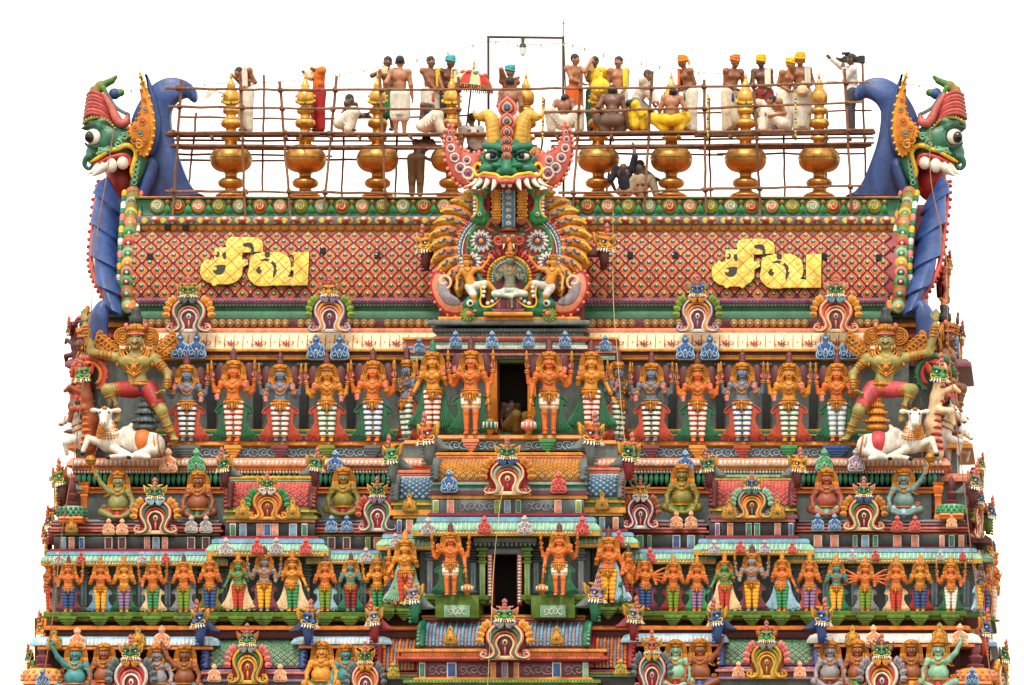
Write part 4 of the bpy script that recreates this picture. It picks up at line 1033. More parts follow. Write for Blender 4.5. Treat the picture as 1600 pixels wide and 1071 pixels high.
mossledge(596, 660, 945, 1.0, -2, (607, 632)); mossledge(922, 990, 943, 1.0, -2, (951, 982))
mossledge(652, 760, 930, 1.25, -2); mossledge(818, 926, 930, 1.25, -2)
for u in (714, 864):
    b = MB(); slab(b, moss, u - 34, u + 34, 932, 966, 1.35, 0); part(b, 'statue_plinth')
    b = MB(); slab(b, 'mint', u - 20, u + 20, 946, 965, 1.4, 0); scrolls(b, u - 18, u + 16, 955.5, 1.43, 'pearl', .9); part(b, 'plinth_panel')
# ---- third storey
b = MB(); band(b, mat((224, 120, 40)), 75, 1512, .9, [(0, 985), (4, 984), (4, 980), (0, 978)]); part(b, 'orange_fillet')
b = MB(); slab(b, 'maroon', 78, 1508, 983, 998, .75); part(b, 'maroon_band')
def ribbed(u0, u1, v0, v1, d, c=('ice', 'white')):
    mb = MB(); h = v1 - v0
    band(mb, c[0], u0, u1, d - .2, [(0, v1), (14, v1 - 1), (14, v1 - h * .3), (9, v0 + h * .2), (0, v0)]); u = u0 + 3
    while u < u1:
        put(mb, tube([(0, 0, h * .8), (0, -9, h * .62), (0, -13.6, h * .3), (0, -13.6, 1)], [1.6, 2.2, 2.2, 2.0], 6), c[1], u, v1, d - .2); u += 6.2
    part(mb, 'curved_eave')
    mb = MB(); band(mb, mat((226, 128, 44)), u0, u1, d - .05, [(0, v1 + 6), (3, v1 + 5), (3, v1 + 1), (0, v1 - .3)]); part(mb, 'orange_fillet')
ribbed(62, 330, 995, 1010, 1.15); ribbed(470, 600, 995, 1008, 1.15); ribbed(985, 1125, 990, 1005, 1.15); ribbed(1275, 1520, 990, 1006, 1.15, ('pearl', 'white'))
b = MB(); slab(b, 'plum', 60, 1516, 1066, 1090, .9, bev=0); part(b, 'plum_base')
stack(632, 938, [(1014, 1019, 10, 'amber'), (1018.6, 1026, 4, 'orange'), (1025.6, 1031, 12, 'rust'), (1030.6, 1034, 6, 'cherry')], 1.5, 0)
bay(652, 920, 1035, 1059, 1.45, 'plum', 'amber', pils=[(660, 9, 'jade'), (706, 15, 'blue'), (771, 8, 'orange'), (789, 10, 'lilac'), (807, 8, 'orange'), (870, 14, 'blue'), (915, 9, 'mint')], frieze=[(668, 698), (716, 762), (816, 860), (880, 908)], back=0)
stack(640, 930, [(1062, 1068, 8, 'moss'), (1067.6, 1090, 2, 'steel')], 1.6, 0)
stack(584, 655, [(1050, 1054, 6, 'cherry'), (1053.6, 1058, 9, 'olive'), (1057.6, 1062, 4, 'mint'), (1061.6, 1090, 0, 'dark')], 1.25, 0); stack(922, 992, [(1046, 1050, 6, 'cherry'), (1049.6, 1054, 9, 'olive'), (1053.6, 1058, 4, 'mint'), (1057.6, 1090, 0, 'dark')], 1.25, 0)
stack(322, 472, [(1046, 1050, 5, 'lilac'), (1049.6, 1054, 9, 'pink'), (1053.6, 1062, 4, 'plum'), (1061.6, 1066, 10, 'lilac'), (1065.6, 1090, 2, 'slate')], 1.05, 0); stack(1128, 1276, [(1042, 1046, 5, 'lilac'), (1045.6, 1050, 9, 'pink'), (1049.6, 1058, 4, 'plum'), (1057.6, 1062, 10, 'lilac'), (1061.6, 1090, 2, 'slate')], 1.05, 0)
# ---- little barrel-roofed pavilions (salas)
def sala(u0, u1, vt, vb, d, dep, style, c, flank, cap_c=('salmon', 'mint'), base=()):
    cv_ = vault_curve(vb, vt, d, dep, 10, 76); xa, xb = X(u0, d), X(u1, d)
    mb = MB(); pr = [(q[0], q[1]) for q in cv_] + [(cv_[-1][0] + dep, cv_[-1][1]), (cv_[-1][0] + dep, cv_[0][1])]
    mb.add(extrude_x(pr[::-1], xa, xb), c[0], smooth=False); roof = part(mb, 'pavilion_roof')
    mb = MB(); L_ = cv_[-1][3]; k = K(d)
    if style == 'lozenge':
        a, h = 5.6 * k, 5.0 * k; s_ = h; rw = 0
        o = [(a * .86, 0), (0, h * .86), (-a * .86, 0), (0, -h * .86)]
        while s_ < L_ * .98:
            y, z, t = vault_at(cv_, s_); x = xa + a + (a if rw % 2 else 0)
            while x < xb - a * .4:
                mb.add(plate(o, -.03, .01, .02), c[1], (x, y, z), 1, (-t, 0, 0), False); mb.add(sphere((0, -.035, 0), (a * .28, .02, h * .3), 6, 4), c[2], (x, y, z), 1, (-t, 0, 0)); x += 2 * a
            s_ += h; rw += 1
        part(mb, 'lozenge_tile', roof)
    else:
        x = xa + .06; i = 0
        while x < xb - .04:
            pts = [(x, y - .02, z) for y, z, t, s_ in cv_]
            mb.add(tube(pts, 2.4 * k, 6), c[1 + i % 2]); 
            if i % 2 == 0:
                for j in range(12):
                    y, z, t = vault_at(cv_, L_ * (j + .5) / 12); mb.add(sphere((x, y - .04, z), (3.0 * k, 2.4 * k, 3.2 * k), 6, 4), c[1])
            x += 5.6 * k; i += 1
        part(mb, 'bead_rod', roof)
    dz_ = d - dep * .8
    for i, (a, b_) in enumerate(((vt - 13, vt - 8), (vt - 8.3, vt - 4), (vt - 4.3, vt + .5))):
        mb = MB(); band(mb, (cap_c + ('cream',))[i % 3], u0, u1, dz_, [(0, b_), (3 - i, b_ - 1), (3 - i, a + 1), (0, a)], dz_ - dep); 
        part(mb, 'ridge_moulding')
    for i, (v0, v1, o, cc) in enumerate(base):
        mb = MB(); band(mb, cc, u0 - 3, u1 + 3, d - .05, [(o - 1, v1 + .2), (o + 1.5, v1 - .7), (o + 1, v0 + .7), (o - 1, v0)], d - dep * 2); part(mb, 'painted_moulding')
    # leafy flanges closing both ends
    for q, ue in ((-1, u0), (1, u1)):
        if not flank: break
        mb = MB(); pts = [(X(ue, d) + q * .05, y - .1, z) for y, z, t, s_ in cv_]
        mb.add(tube(pts, 5.6 * k, 8), flank[0]); n = 9
        for j in range(n):
            y, z, t = vault_at(cv_, L_ * (j + .4) / n); mb.add(sphere((0, 0, 0), (6.5 * k, 5 * k, 4.6 * k), 8, 6), flank[0], (X(ue, d) + q * 6 * k, y - .12, z), 1, (-t, q * .5, 0)); mb.add(sphere((0, 0, 0), (2.6 * k, 3 * k, 2.4 * k), 6, 5), flank[1], (X(ue, d) + q * 8 * k, y - .18, z), 1, (-t, 0, 0))
        part(mb, 'end_flange')
    return roof
sala(362, 484, 757, 794, .1, .7, 'lozenge', ('cherry', 'pink', 'red'), ('maroon', 'rust'), ('paleGold', 'mint', 'salmon'), [(793, 797, 3, 'moss'), (796.6, 801, 6, 'paleGold'), (800.6, 806, 2, 'moss'), (805.6, 812, 8, 'olive'), (811.6, 817, 4, 'salmon')])
sala(1119, 1234, 755, 792, .1, .7, 'lozenge', ('cherry', 'pink', 'red'), ('maroon', 'red'), ('mint', 'paleGold', 'salmon'), [(791, 795, 3, 'moss'), (794.6, 799, 6, 'paleGold'), (798.6, 804, 2, 'moss'), (803.6, 811, 8, 'plum'), (810.6, 816, 4, 'salmon')])
sala(622, 676, 748, 782, .3, .7, 'lozenge', ('navy', 'sky', 'pearl'), ('slate', 'steel'), ('salmon', 'pink', 'pearl'), [(781, 786, 3, 'moss'), (785.6, 790, 6, 'paleGold'), (789.6, 797, 2, 'moss'), (796.6, 806, 8, 'amber'), (805.6, 811, 3, 'paleGold')])
sala(915, 966, 744, 778, .3, .7, 'lozenge', ('navy', 'sky', 'pearl'), ('slate', 'cherry'), ('salmon', 'pink', 'pearl'), [(777, 782, 3, 'moss'), (781.6, 786, 6, 'paleGold'), (785.6, 793, 2, 'moss'), (792.6, 802, 8, 'amber'), (801.6, 807, 3, 'paleGold')])
sala(684, 908, 720, 750, .55, .9, 'lozenge', ('olive', 'amber', 'steel'), ('slate', 'steel'), ('amber', 'salmon', 'orange'), [(749, 754, 2, 'cherry'), (753.6, 758, 5, 'mint'), (757.6, 763, 1, 'jade'), (762.6, 768, 4, 'steel'), (767.6, 774, 9, 'maroon'), (773.6, 780, 6, 'amber')])
sala(326, 470, 1000, 1044, 1.05, .8, 'lozenge', ('cherry', 'mint', 'bright'), ('hood', 'navy'), ('salmon', 'sky', 'paleGold'))
sala(1131, 1272, 997, 1040, 1.05, .8, 'lozenge', ('cherry', 'mint', 'bright'), ('hood', 'amber'), ('salmon', 'blue', 'paleGold'))
sala(596, 652, 1000, 1048, 1.25, .8, 'rods', ('navy', 'orange', 'greyscarf'), ('cherry', 'maroon'), ('salmon', 'pearl', 'mint'))
sala(928, 982, 996, 1044, 1.25, .8, 'rods', ('navy', 'orange', 'greyscarf'), ('cherry', 'red'), ('salmon', 'pearl', 'mint'))
sala(662, 912, 974, 1010, 1.5, .95, 'rods', ('cherry', 'sky', 'greyscarf'), ('jade', 'mint'), ('amber', 'salmon', 'red'), [(1008, 1013, 2, 'cherry'), (1012.6, 1016, 6, 'maroon')])
# corner domes (kutas)
def kuta(u, vt, vb, w, d, c1, c2, fin):
    k = K(d)
    mb = MB(); h = (vb - vt) * .62
    mb.add(lathe([(w * .5, 0), (w * .54, h * .25), (w * .5, h * .6), (w * .4, h * .9), (w * .2, h * 1.0)], 24, sy=.8), c1, (0, 0, (vb - vt) * .36))
    for j in range(3):
        for i in range(16):
            a = 2 * math.pi * (i + .5 * (j % 2)) / 16; rr = w * (.54, .54, .48)[j]
            mb.add(sphere((0, 0, 0), (3.2, 2, 3.4), 6, 4), c2, (rr * math.cos(a), rr * .8 * math.sin(a), (vb - vt) * .36 + h * (.15, .42, .68)[j]))
    dome = mb.build('corner_dome', tower); dome.location = P(u, vb, d); dome.scale = (k / PX,) * 3
    mb = MB(); mb.add(lathe([(w * .56, 0), (w * .62, 3), (w * .56, (vb - vt) * .16), (w * .66, (vb - vt) * .24), (w * .6, (vb - vt) * .36)], 4, R(45), 1), 'orange', smooth=False); mb.build('dome_base', dome)
    mb = MB(); z = vb - vt
    mb.add(lathe([(w * .2, z - 2), (w * .24, z + 3), (w * .12, z + 6), (w * .18, z + 12), (w * .2, z + 16), (w * .1, z + 20), (w * .13, z + 25), (w * .13, z + 34), (.8, z + 44)], 12), fin); mb.build('dome_finial', dome)
kuta(113, 790, 818, 42, .05, 'mint', 'green', 'maroon'); kuta(1487, 787, 812, 42, .05, 'mint', 'bright', 'maroon')
kuta(68, 1043, 1078, 62, 1.0, 'paleGold', 'salmon', 'plum'); kuta(1524, 1043, 1078, 60, 1.0, 'amber', 'salmon', 'plum')
# orange corner pillars of the second storey
for u in (132, 1466):
    b = MB(); put(b, lathe([(9, 0), (9, 6), (7, 8), (7, 34), (9, 37), (7, 39), (10, 43), (12, 50), (9, 52), (13, 58)], 4, R(45)), 'orange', u, 812, -.5); part(b, 'corner_pillar')
# ------------------------------------------------------------------ guardian masks, arches, dragons
def mask_prims():
    p = [ell((0, -6, 48), (37, 24, 30), 4, 0), ell((0, 0, 74), (35, 16, 15), 5, 0), cap((0, -29, 60), (0, -40, 36), 6.5, 9, 4, 0), cap((0, -34, 72), (0, -32, 60), 4, 6, 4, 0)]
    for q in (-1, 1):
        p += [ell((q * 10, -34, 33), (7, 7, 6), 3, 0), ell((q * 30, -15, 40), (15, 12, 10), 4, 0), cap((q * 9, -29, 71), (q * 34, -16, 76), 6.5, 6, 3, 0), cap((q * 8, -26, 80), (q * 30, -12, 84), 5, 4, 2.5, 0),
              ell((q * 16, -31, 44), (9, 6, 5), 3, 0), ell((q * 44, -4, 22), (9, 9, 12), 4, 0), cap((q * 36, -10, 54), (q * 45, -6, 62), 6, 3, 3, 0)]
        p.append(cut(ell((q * 24, -27, 60), (11, 8, 8), 2, 0)))
    p.append(cut(ell((0, -20, 8), (40, 24, 15), 3, 1)))
    p += [ell((0, 2, 20), (38, 8, 12), 3, 1)]
    return p
def lip_path(k=1.0, dz=0.0):
    h = [(0, -43, 24 + dz), (9, -42, 23 + dz), (16, -39, 28 + dz), (26, -35, 30 + dz), (36, -29, 32 + dz), (43, -22, 29 + dz), (50, -14, 32 + dz), (53, -10, 42 + dz), (47, -12, 49 + dz), (41, -16, 44 + dz)]
    h = h[:int(len(h) * k)]
    return crom([(-a, y, z) for a, y, z in reversed(h[1:])] + h, 4)
def fang(p0, d, L, r, curl=(0, 0, 0), n=7):
    p0, d, c = Vector(p0), Vector(d).normalized(), Vector(curl)
    pts = [p0 + d * L * t + c * t * t for t in [i / n for i in range(n + 1)]]
    return tube(pts, [r, r * .95, r * .75, r * .45, .15], 8)
def fangs_mb():
    mb = MB(); m = mat((240, 232, 214), .35, wear=.2)
    for q in (-1, 1):
        for x, y, L, r, cu in ((17, -36, 27, 5.2, 4), (29, -31, 24, 5, 8), (40, -24, 21, 4.6, 14), (48, -14, 17, 4.2, 18)): mb.add(fang((q * x, y, 24), (q * .1, -.25, -1), L, r, (q * cu, 0, 5)), m)
        mb.add(xf(sphere((0, 0, 0), 1, 8, 6), (q * 5, -38, 14), (4, 3, 5.5)), m)
    return mb
def gums_mb():
    mb = MB(); mb.add(tube([(a, b + 1, c_ - 5.5) for a, b, c_ in lip_path(.65)], 4.4, 8), (214, 84, 84)) if False else mb.add(tube([(a, b + 1, c_ - 5.5) for a, b, c_ in lip_path(.65)], 4.4, 8), mat((214, 92, 88), .4))
    return mb
def lips_mb():
    mb = MB(); mb.add(tube(lip_path(), [2.4, 3, 3, 3, 2.4], 8), mat('brightyellow', .4)); return mb
def eyes_mb():
    mb = MB()
    for q in QS:
        mb.add(sphere((q * 24, -23, 59.5), (10.5, 7.5, 7.2), 14, 9), mat((236, 228, 214), .25, wear=.1)); mb.add(sphere((q * 22.5, -28.6, 59), (5.6, 3, 5.6), 12, 7), 'navy'); mb.add(sphere((q * 22.3, -30, 59), (3.6, 2.2, 3.8), 10, 6), mat('black', .15))
        mb.add(tube([(q * 11, -28, 57), (q * 17, -30.5, 64.5), (q * 25, -29, 66.5), (q * 32, -24, 64), (q * 37, -17, 57)], [1.5, 3.2, 3.6, 3.2, 1.2], 8), mat((26, 70, 52))); mb.add(tube([(q * 12, -28, 56), (q * 19, -30, 52.6), (q * 28, -27.5, 52.4), (q * 36, -18, 56)], [1, 1.6, 1.6, 1], 6), mat((40, 110, 84)))
    return mb
def horns_mb():
    mb = MB(); m = mat('paleGold', .45)
    for q in QS:
        pts = crom([(q * 18, -8, 72), (q * 19, -10, 92), (q * 23, -11, 110), (q * 31, -10, 123), (q * 43, -8, 122), (q * 50, -6, 124), (q * 55, -5, 133)], 8)
        n = len(pts); rad = [16 * (1 - (i / (n - 1)) ** 1.25) + 1.0 + (.75 if i % 3 == 0 else 0) for i in range(n)]
        mb.add(tube(pts, rad, 10), m)
        for k in (-1, 1): mb.add(tube([(p[0] + k * rad[i] * .7, p[1] - rad[i] * .6, p[2]) for i, p in enumerate(pts[:-6])], 1.2, 5), 'gold')
    return mb
def small_horn_mb():
    mb = MB(); m = mat('paleGold', .45)
    for q in QS: mb.add(tube(crom([(q * 17, -8, 76), (q * 20, -11, 90), (q * 29, -11, 100), (q * 40, -8, 101), (q * 46, -6, 108)], 5), [9, 9, 7, 4, 1], 9), m); mb.add(tube(crom([(q * 8, -12, 84), (q * 12, -14, 98), (q * 10, -12, 110)], 4), [6, 5, 1], 8), m)
    return mb
def crest_mb(n=6):
    mb = MB()
    
    sizes = [(134, 15, 15), (112, 13, 12.5), (95, 10, 10), (81, 9, 8.6), (69, 8, 7.6), (58, 7, 7)][:n]
    mb.add(tube([(0, -18, 136), (0, -22, 110), (0, -30, 76), (0, -38, 52)], [9, 8, 7, 4], 8), 'gold')
    for z, a, b in sizes:
        y = -20 - (150 - z) * .17
        o = half([(0, -b), (a * .8, -b * .62), (a, 0), (a * .72, b * .62), (0, b * 1.25)], 4)
        for k, c_, e in ((1, 'pink', 0), (.76, 'cherry', 2), (.56, 'paleGold', 3.4)): mb.add(plate([(p * k, q * k + z) for p, q in o], y - 4 - e, y + 3, 1), c_)
        mb.add(sphere((0, y - 7.5, z), (a * .38, 2.5, b * .42), 9, 6), 'blue'); mb.add(sphere((0, y - 9.5, z - b * .15), (a * .15, 1.6, b * .16), 6, 5), 'red')
    return mb
def ear_mb():
    mb = MB()
    o = crom([(-38, 66), (-46, 42), (-58, 16), (-72, 13), (-86, 26), (-97, 50), (-101, 76), (-97, 98), (-88, 113), (-84, 92), (-74, 74), (-56, 66)], 6, True)
    for q in QS:
        oo = np.array([(a * -q, b) for a, b in o]); c0 = np.array([-q * -78 * 1.0, 52]); c0 = np.array([q * 76, 50])
        mb.add(plate(oo, -8, 4, 1.6), 'cherry'); mb.add(plate((oo - c0) * .9 + c0, -10, -7, 1.2), mat((212, 92, 78)))
        for i in range(30):
            p = oo[int(i * len(oo) / 30)]; mb.add(sphere((p[0], -7, p[1]), (3.4, 2.4, 3.4), 7, 5), 'salmon')
        for x, z, r in ((62, 34, 11), (74, 42, 9), (83, 58, 8), (89, 73, 7), (91, 87, 5), (90, 98, 3.5), (64, 54, 7)):
            mb.add(torus((q * x, -10.5, z), r * .8, r * .22, 14, 5, rot=(R(90), 0, 0)), 'pearl'); mb.add(sphere((q * x, -10, z), (r * .62, 3, r * .62), 9, 6), 'rust'); mb.add(sphere((q * x, -12, z), (r * .34, 2.4, r * .34), 7, 5), 'blue')
        mb.add(tube(on([(q * a, b) for a, b in spiral(58, 24, 2, 9, 0, 560, 24)], -11), 1.3, 5), 'amber')
    return mb
def small_ear_mb():
    mb = MB()
    for q in QS:
        for k, c_ in ((1, 0), (.66, 1)):
            mb.add(plate([(q * (46 + (a - 46) * k), 66 + (b - 66) * k) for a, b in crom([(34, 60), (44, 46), (64, 52), (72, 74), (74, 104), (58, 92), (40, 82)], 4, True)], -7 - 3 * c_, 4, 1.5), 'amber' if c_ == 0 else 'olive')
    return mb
def moust_mb():
    """scrolls that run out below the jaws of a small mask"""
    mb = MB()
    for q in QS:
        for k in range(3):
            pts = crom([(q * 6, -24, 14 - 5 * k), (q * (22 - 3 * k), -26, -4 - 8 * k), (q * (46 - 8 * k), -20, -6 - 9 * k), (q * (56 - 10 * k), -14, 10 - 9 * k), (q * (44 - 8 * k), -14, 14 - 10 * k)], 5)
            mb.add(tube(pts, [6.5, 7.5, 6, 4.5, 2], 8), 0)
    mb.mats.append(mat('ice')); 
    return mb
def child(name, key, fn, parent, cols=None, loc=None, sc=None, rot=None):
    o = link(name, shared(key, lambda: fn().mesh(name)), parent)
    if cols: paint(o, cols)
    if loc: o.location = Vector(loc) * PX
    if sc: o.scale = (sc, sc, sc) if np.isscalar(sc) else sc
    if rot: o.rotation_euler = rot
    return o
def pair(name, key, fn, parent, cols=None):
    for q in (1, -1):
        o = link(name, shared(key + '_half', lambda: half_mesh(fn, name)), parent); o.scale = (q, 1, 1)
        if cols: paint(o, cols)
def small_mask(parent, face='green', horn='amber', must='ice', z=0.0, s=.24, rot=None, y=0.0):
    m = child('dragon_mask', 'mask_small', lambda: sculpt_mb(mask_prims(), ['green', 'cherry'], 3.2), parent, [face, 'cherry'], (0, y, z), s, rot)
    pair('eye', 'mask_eyes', eyes_mb, m); child('fangs', 'mask_fangs', fangs_mb, m); child('lips', 'mask_lips', lips_mb, m, None)
    pair('ear', 'mask_ears_s', small_ear_mb, m, [horn]); pair('horn', 'mask_horns_s', small_horn_mb, m, [horn]); child('crest', 'mask_crest_s', lambda: crest_mb(3), m)
    if must: pair('whisker', 'mask_moust', moust_mb, m, [must])
    return m
def arch_band_mb():
    mb = MB(); slots = [mat('pink'), mat('green'), mat('rust'), mat('maroon'), mat('cream')]
    for m in slots: mb.slot(m)
    P_ = [(5, 3), (14, -1), (26, 0), (33, 6), (30, 12), (25, 9)]
    h = crom([(30, 9), (34, 4), (29, 0), (20, 1), (15, 8), (18, 18), (23, 28), (22, 40), (13, 50), (0, 54)], 5)
    for q in (-1, 1):
        for k, r, y, i in ((1, 3.4, 0, 0), (1, 1.2, -3.2, 4), (.82, 2.6, -1, 1), (.66, 2.4, -.5, 2), (.52, 1.8, -1, 4)):
            pts = [(q * (a * k + (0 if k == 1 else 0)), y, (b - 2) * (k + (1 - k) * .25) + 2) for a, b in h]
            mb.add(tube(pts, [1.4 if k == 1 and i == 0 else r * .6, r, r, r, r], 7), i)
        mb.add(tube(on([(q * a, b) for a, b in spiral(29, 6, 1, 6, 0, 500, 16)], -1.5), [1, 1.8, 1.4], 6), 0)
    mb.add(plate(mirror([(11, 2), (12, 18), (15, 30), (13, 38), (7, 44), (0, 46)]), 1, 6, .6), 3); mb.add(plate(mirror([(34, -3), (34, 3), (0, 3)]), -1, 8, .8), 4)
    mb.add(sphere((0, -1, 24), (4, 3, 5), 9, 6), 4); mb.add(sphere((0, -3.4, 24), (2, 2, 2.6), 7, 5), 3); mb.add(tube(on([(0, 4), (0, 18)], 0), 1.6, 6), 0)
    mb.add(plate(half([(22, 4), (30, 24), (28, 44), (14, 58), (0, 62)]), 5, 14, .5), 3)
    return mb
def leaves_mb():
    mb = MB(); mb.slot(mat('amber'))
    for q in QS:
        for a in (2, 22, 42, 60, 76):
            c_, s_ = math.cos(R(a)), math.sin(R(a))
            x, z = q * (20 + 13 * c_), 26 + 26 * s_
            mb.add(plate([(x + q * (c_ * l - s_ * w_ * q * q), z + s_ * l + c_ * w_) for l, w_ in crom([(-3, -3.6), (4, -4.6), (9, 0), (4, 4.6), (-3, 3.6)], 4, True)], -1.5 - a * .02, 4 - a * .01, .9), 0)
            mb.add(tube([(x, -2.6, z), (x + q * c_ * 8, -2.4, z + s_ * 8)], [1.3, .4], 5), 0)
    return mb
def arch(u, vt, vb, d, w, label, c=('pink', 'green', 'rust', 'maroon', 'cream'), leaf='amber', face='green', horn='amber', must='ice', rz=0.0, mirr=False, sc=1.0):
    h = float(vb - vt); k = h / 92.0 * (D - d) / D
    loc = P(u, vb, d)
    if mirr: loc.x = -loc.x
    r = thing('arch_ornament', label, 'ornament', loc, 'mask topped arch ornaments', rz, (k * (w / 66.0) / (h / 92.0), k, k))
    child('arch_band', 'arch_band', arch_band_mb, r, list(c)); pair('leaf_edge', 'arch_leaves', leaves_mb, r, [leaf])
    small_mask(r, face, horn, must, 53, .26, y=-1)
    return r
A1 = ('salmon', 'green', 'pink', 'plum', 'pearl'); A2 = ('pink', 'jade', 'red', 'maroon', 'cream'); A3 = ('lilac', 'amber', 'salmon', 'plum', 'pearl')
arch(295, 432, 517, -1.6, 66, 'salmon arch ornament with amber leaves on the eave nearest the blue hooded gable at left', A1, 'amber', 'moss', 'amber', 'steel')
arch(515, 430, 517, -1.6, 62, 'lilac arch ornament with lime leaves on the cream eave left of the great central gable', A3, 'lime', 'amber', 'rust', 'lilac')
arch(1090, 430, 517, -1.6, 62, 'lilac arch ornament with lime leaves below the gilded lettering at right', A3, 'lime', 'blue', 'slate', 'amber')
arch(1306, 430, 517, -1.6, 66, 'red and salmon arch ornament with amber leaves beside the seated giant at right', ('salmon', 'rust', 'salmon', 'plum', 'cream'), 'amber', 'green', 'pink', 'sky')
AR = [(243, 747, 832, .1, 64, 'pink arch ornament with amber leaves between two fat dwarfs at the left end', A2, 'amber', 'green', 'paleGold', 'ice'),
      (418, 737, 810, .32, 58, 'yellow and rust arch ornament with green leaves on the pink tiled pavilion at left', ('amber', 'rust', 'amber', 'cherry', 'paleGold'), 'bright', 'green', 'amber', 'pearl'),
      (590, 745, 828, .25, 56, 'pink arch ornament with rust leaves left of the small blue tiled pavilion', ('pink', 'bright', 'plum', 'cherry', 'pearl'), 'rust', 'green', 'amber', 'lilac'),
      (1001, 745, 824, .25, 52, 'pink and navy arch ornament with brown leaves right of the small blue tiled pavilion', ('pink', 'navy', 'rust', 'maroon', 'pearl'), 'brown', 'amber', 'brown', 'pearl'),
      (1175, 737, 808, .32, 56, 'teal and rust arch ornament with mint leaves on the pink tiled pavilion at right', ('teal', 'rust', 'amber', 'maroon', 'paleGold'), 'mint', 'blue', 'amber', 'teal'),
      (1350, 745, 827, .1, 60, 'salmon arch ornament with gold leaves between two fat dwarfs at the right end', ('salmon', 'bright', 'red', 'maroon', 'cream'), 'gold', 'green', 'pink', 'hood'),
      (793, 684, 771, .95, 70, 'red and mint arch ornament on the amber tiled roof over the lower door', ('red', 'mint', 'rust', 'cherry', 'cream'), 'gold', 'green', 'amber', 'blue'),
      (789, 936, 1028, 1.95, 74, 'pink arch ornament with amber leaves on the blue rod roof below the lower door', ('pink', 'jade', 'rust', 'maroon', 'cream'), 'amber', 'bright', 'pink', 'greyscarf'),
      (387, 974, 1066, 1.5, 60, 'amber and green arch ornament on the green tiled pavilion in the bottom row at left', ('amber', 'green', 'amber', 'cherry', 'paleGold'), 'pink', 'jade', 'rust', 'greyscarf'),
      (1198, 970, 1058, 1.5, 60, 'amber and lime arch ornament on the green tiled pavilion in the bottom row at right', ('amber', 'lime', 'amber', 'brown', 'paleGold'), 'pink', 'bright', 'red', 'greyscarf'),
      (205, 992, 1092, 1.5, 66, 'white and pink arch ornament under a gold jawed green mask in the bottom left corner', ('pearl', 'red', 'pink', 'cherry', 'white'), 'steel', 'green', 'amber', 'gold'),
      (1378, 990, 1090, 1.5, 64, 'white and rust arch ornament with grey leaves in the bottom right corner', ('pearl', 'rust', 'amber', 'cherry', 'white'), 'greyscarf', 'jade', 'maroon', 'amber'),
      (571, 1002, 1092, 1.45, 54, 'arch ornament with grey blue leaves under a green mask left of the beaded rod pavilion', ('pink', 'amber', 'rust', 'cherry', 'pearl'), 'steel', 'green', 'amber', 'amber'),
      (1019, 984, 1080, 1.45, 54, 'arch ornament with grey blue leaves under a rust red mask beside the rod pavilion', ('pink', 'teal', 'rust', 'cherry', 'pearl'), 'steel', 'rust', 'amber', 'paleGold')]
for a in AR: arch(*a)
# dragons on the ends of the pavilion roofs
def fin_mb():
    mb = MB(); mb.slot(mat('slate'))
    mb.add(plate(crom([(6, 40), (14, 92), (30, 98), (44, 84), (76, 52), (112, 18), (140, -4), (132, -16), (20, -16)], 5, True), -9, 9, 3), 0)
    return mb
def dneck_mb():
    mb = MB(); mb.slot(mat('maroon'))
    mb.add(tube([(10, 0, 40), (6, -14, 10), (0, -16, -30), (4, -10, -70)], [26, 24, 20, 12], 10), 0)
    for i in range(6): mb.add(sphere((-18, -16, 8 - i * 15), (9, 8, 7), 7, 5), 0)
    return mb
def dragon(u, v, d, h, label, face='green', fin='slate', neck='maroon', flip=1, horn='amber', turn=48, mirr=False, group='dragon heads on the pavilion ends'):
    loc = P(u, v, d); k = h / 150.0 * (D - d) / D
    if mirr: loc.x = -loc.x
    r = thing('dragon_head', label, 'dragon', loc, group, 0, (k * flip, k, k))
    child('crest_fin', 'fin', fin_mb, r, [fin], None, (.62, .8, .62)); child('neck', 'dneck', dneck_mb, r, [neck])
    small_mask(r, face, horn, None, 0, .92, (0, 0, R(-turn)), -16)
    return r
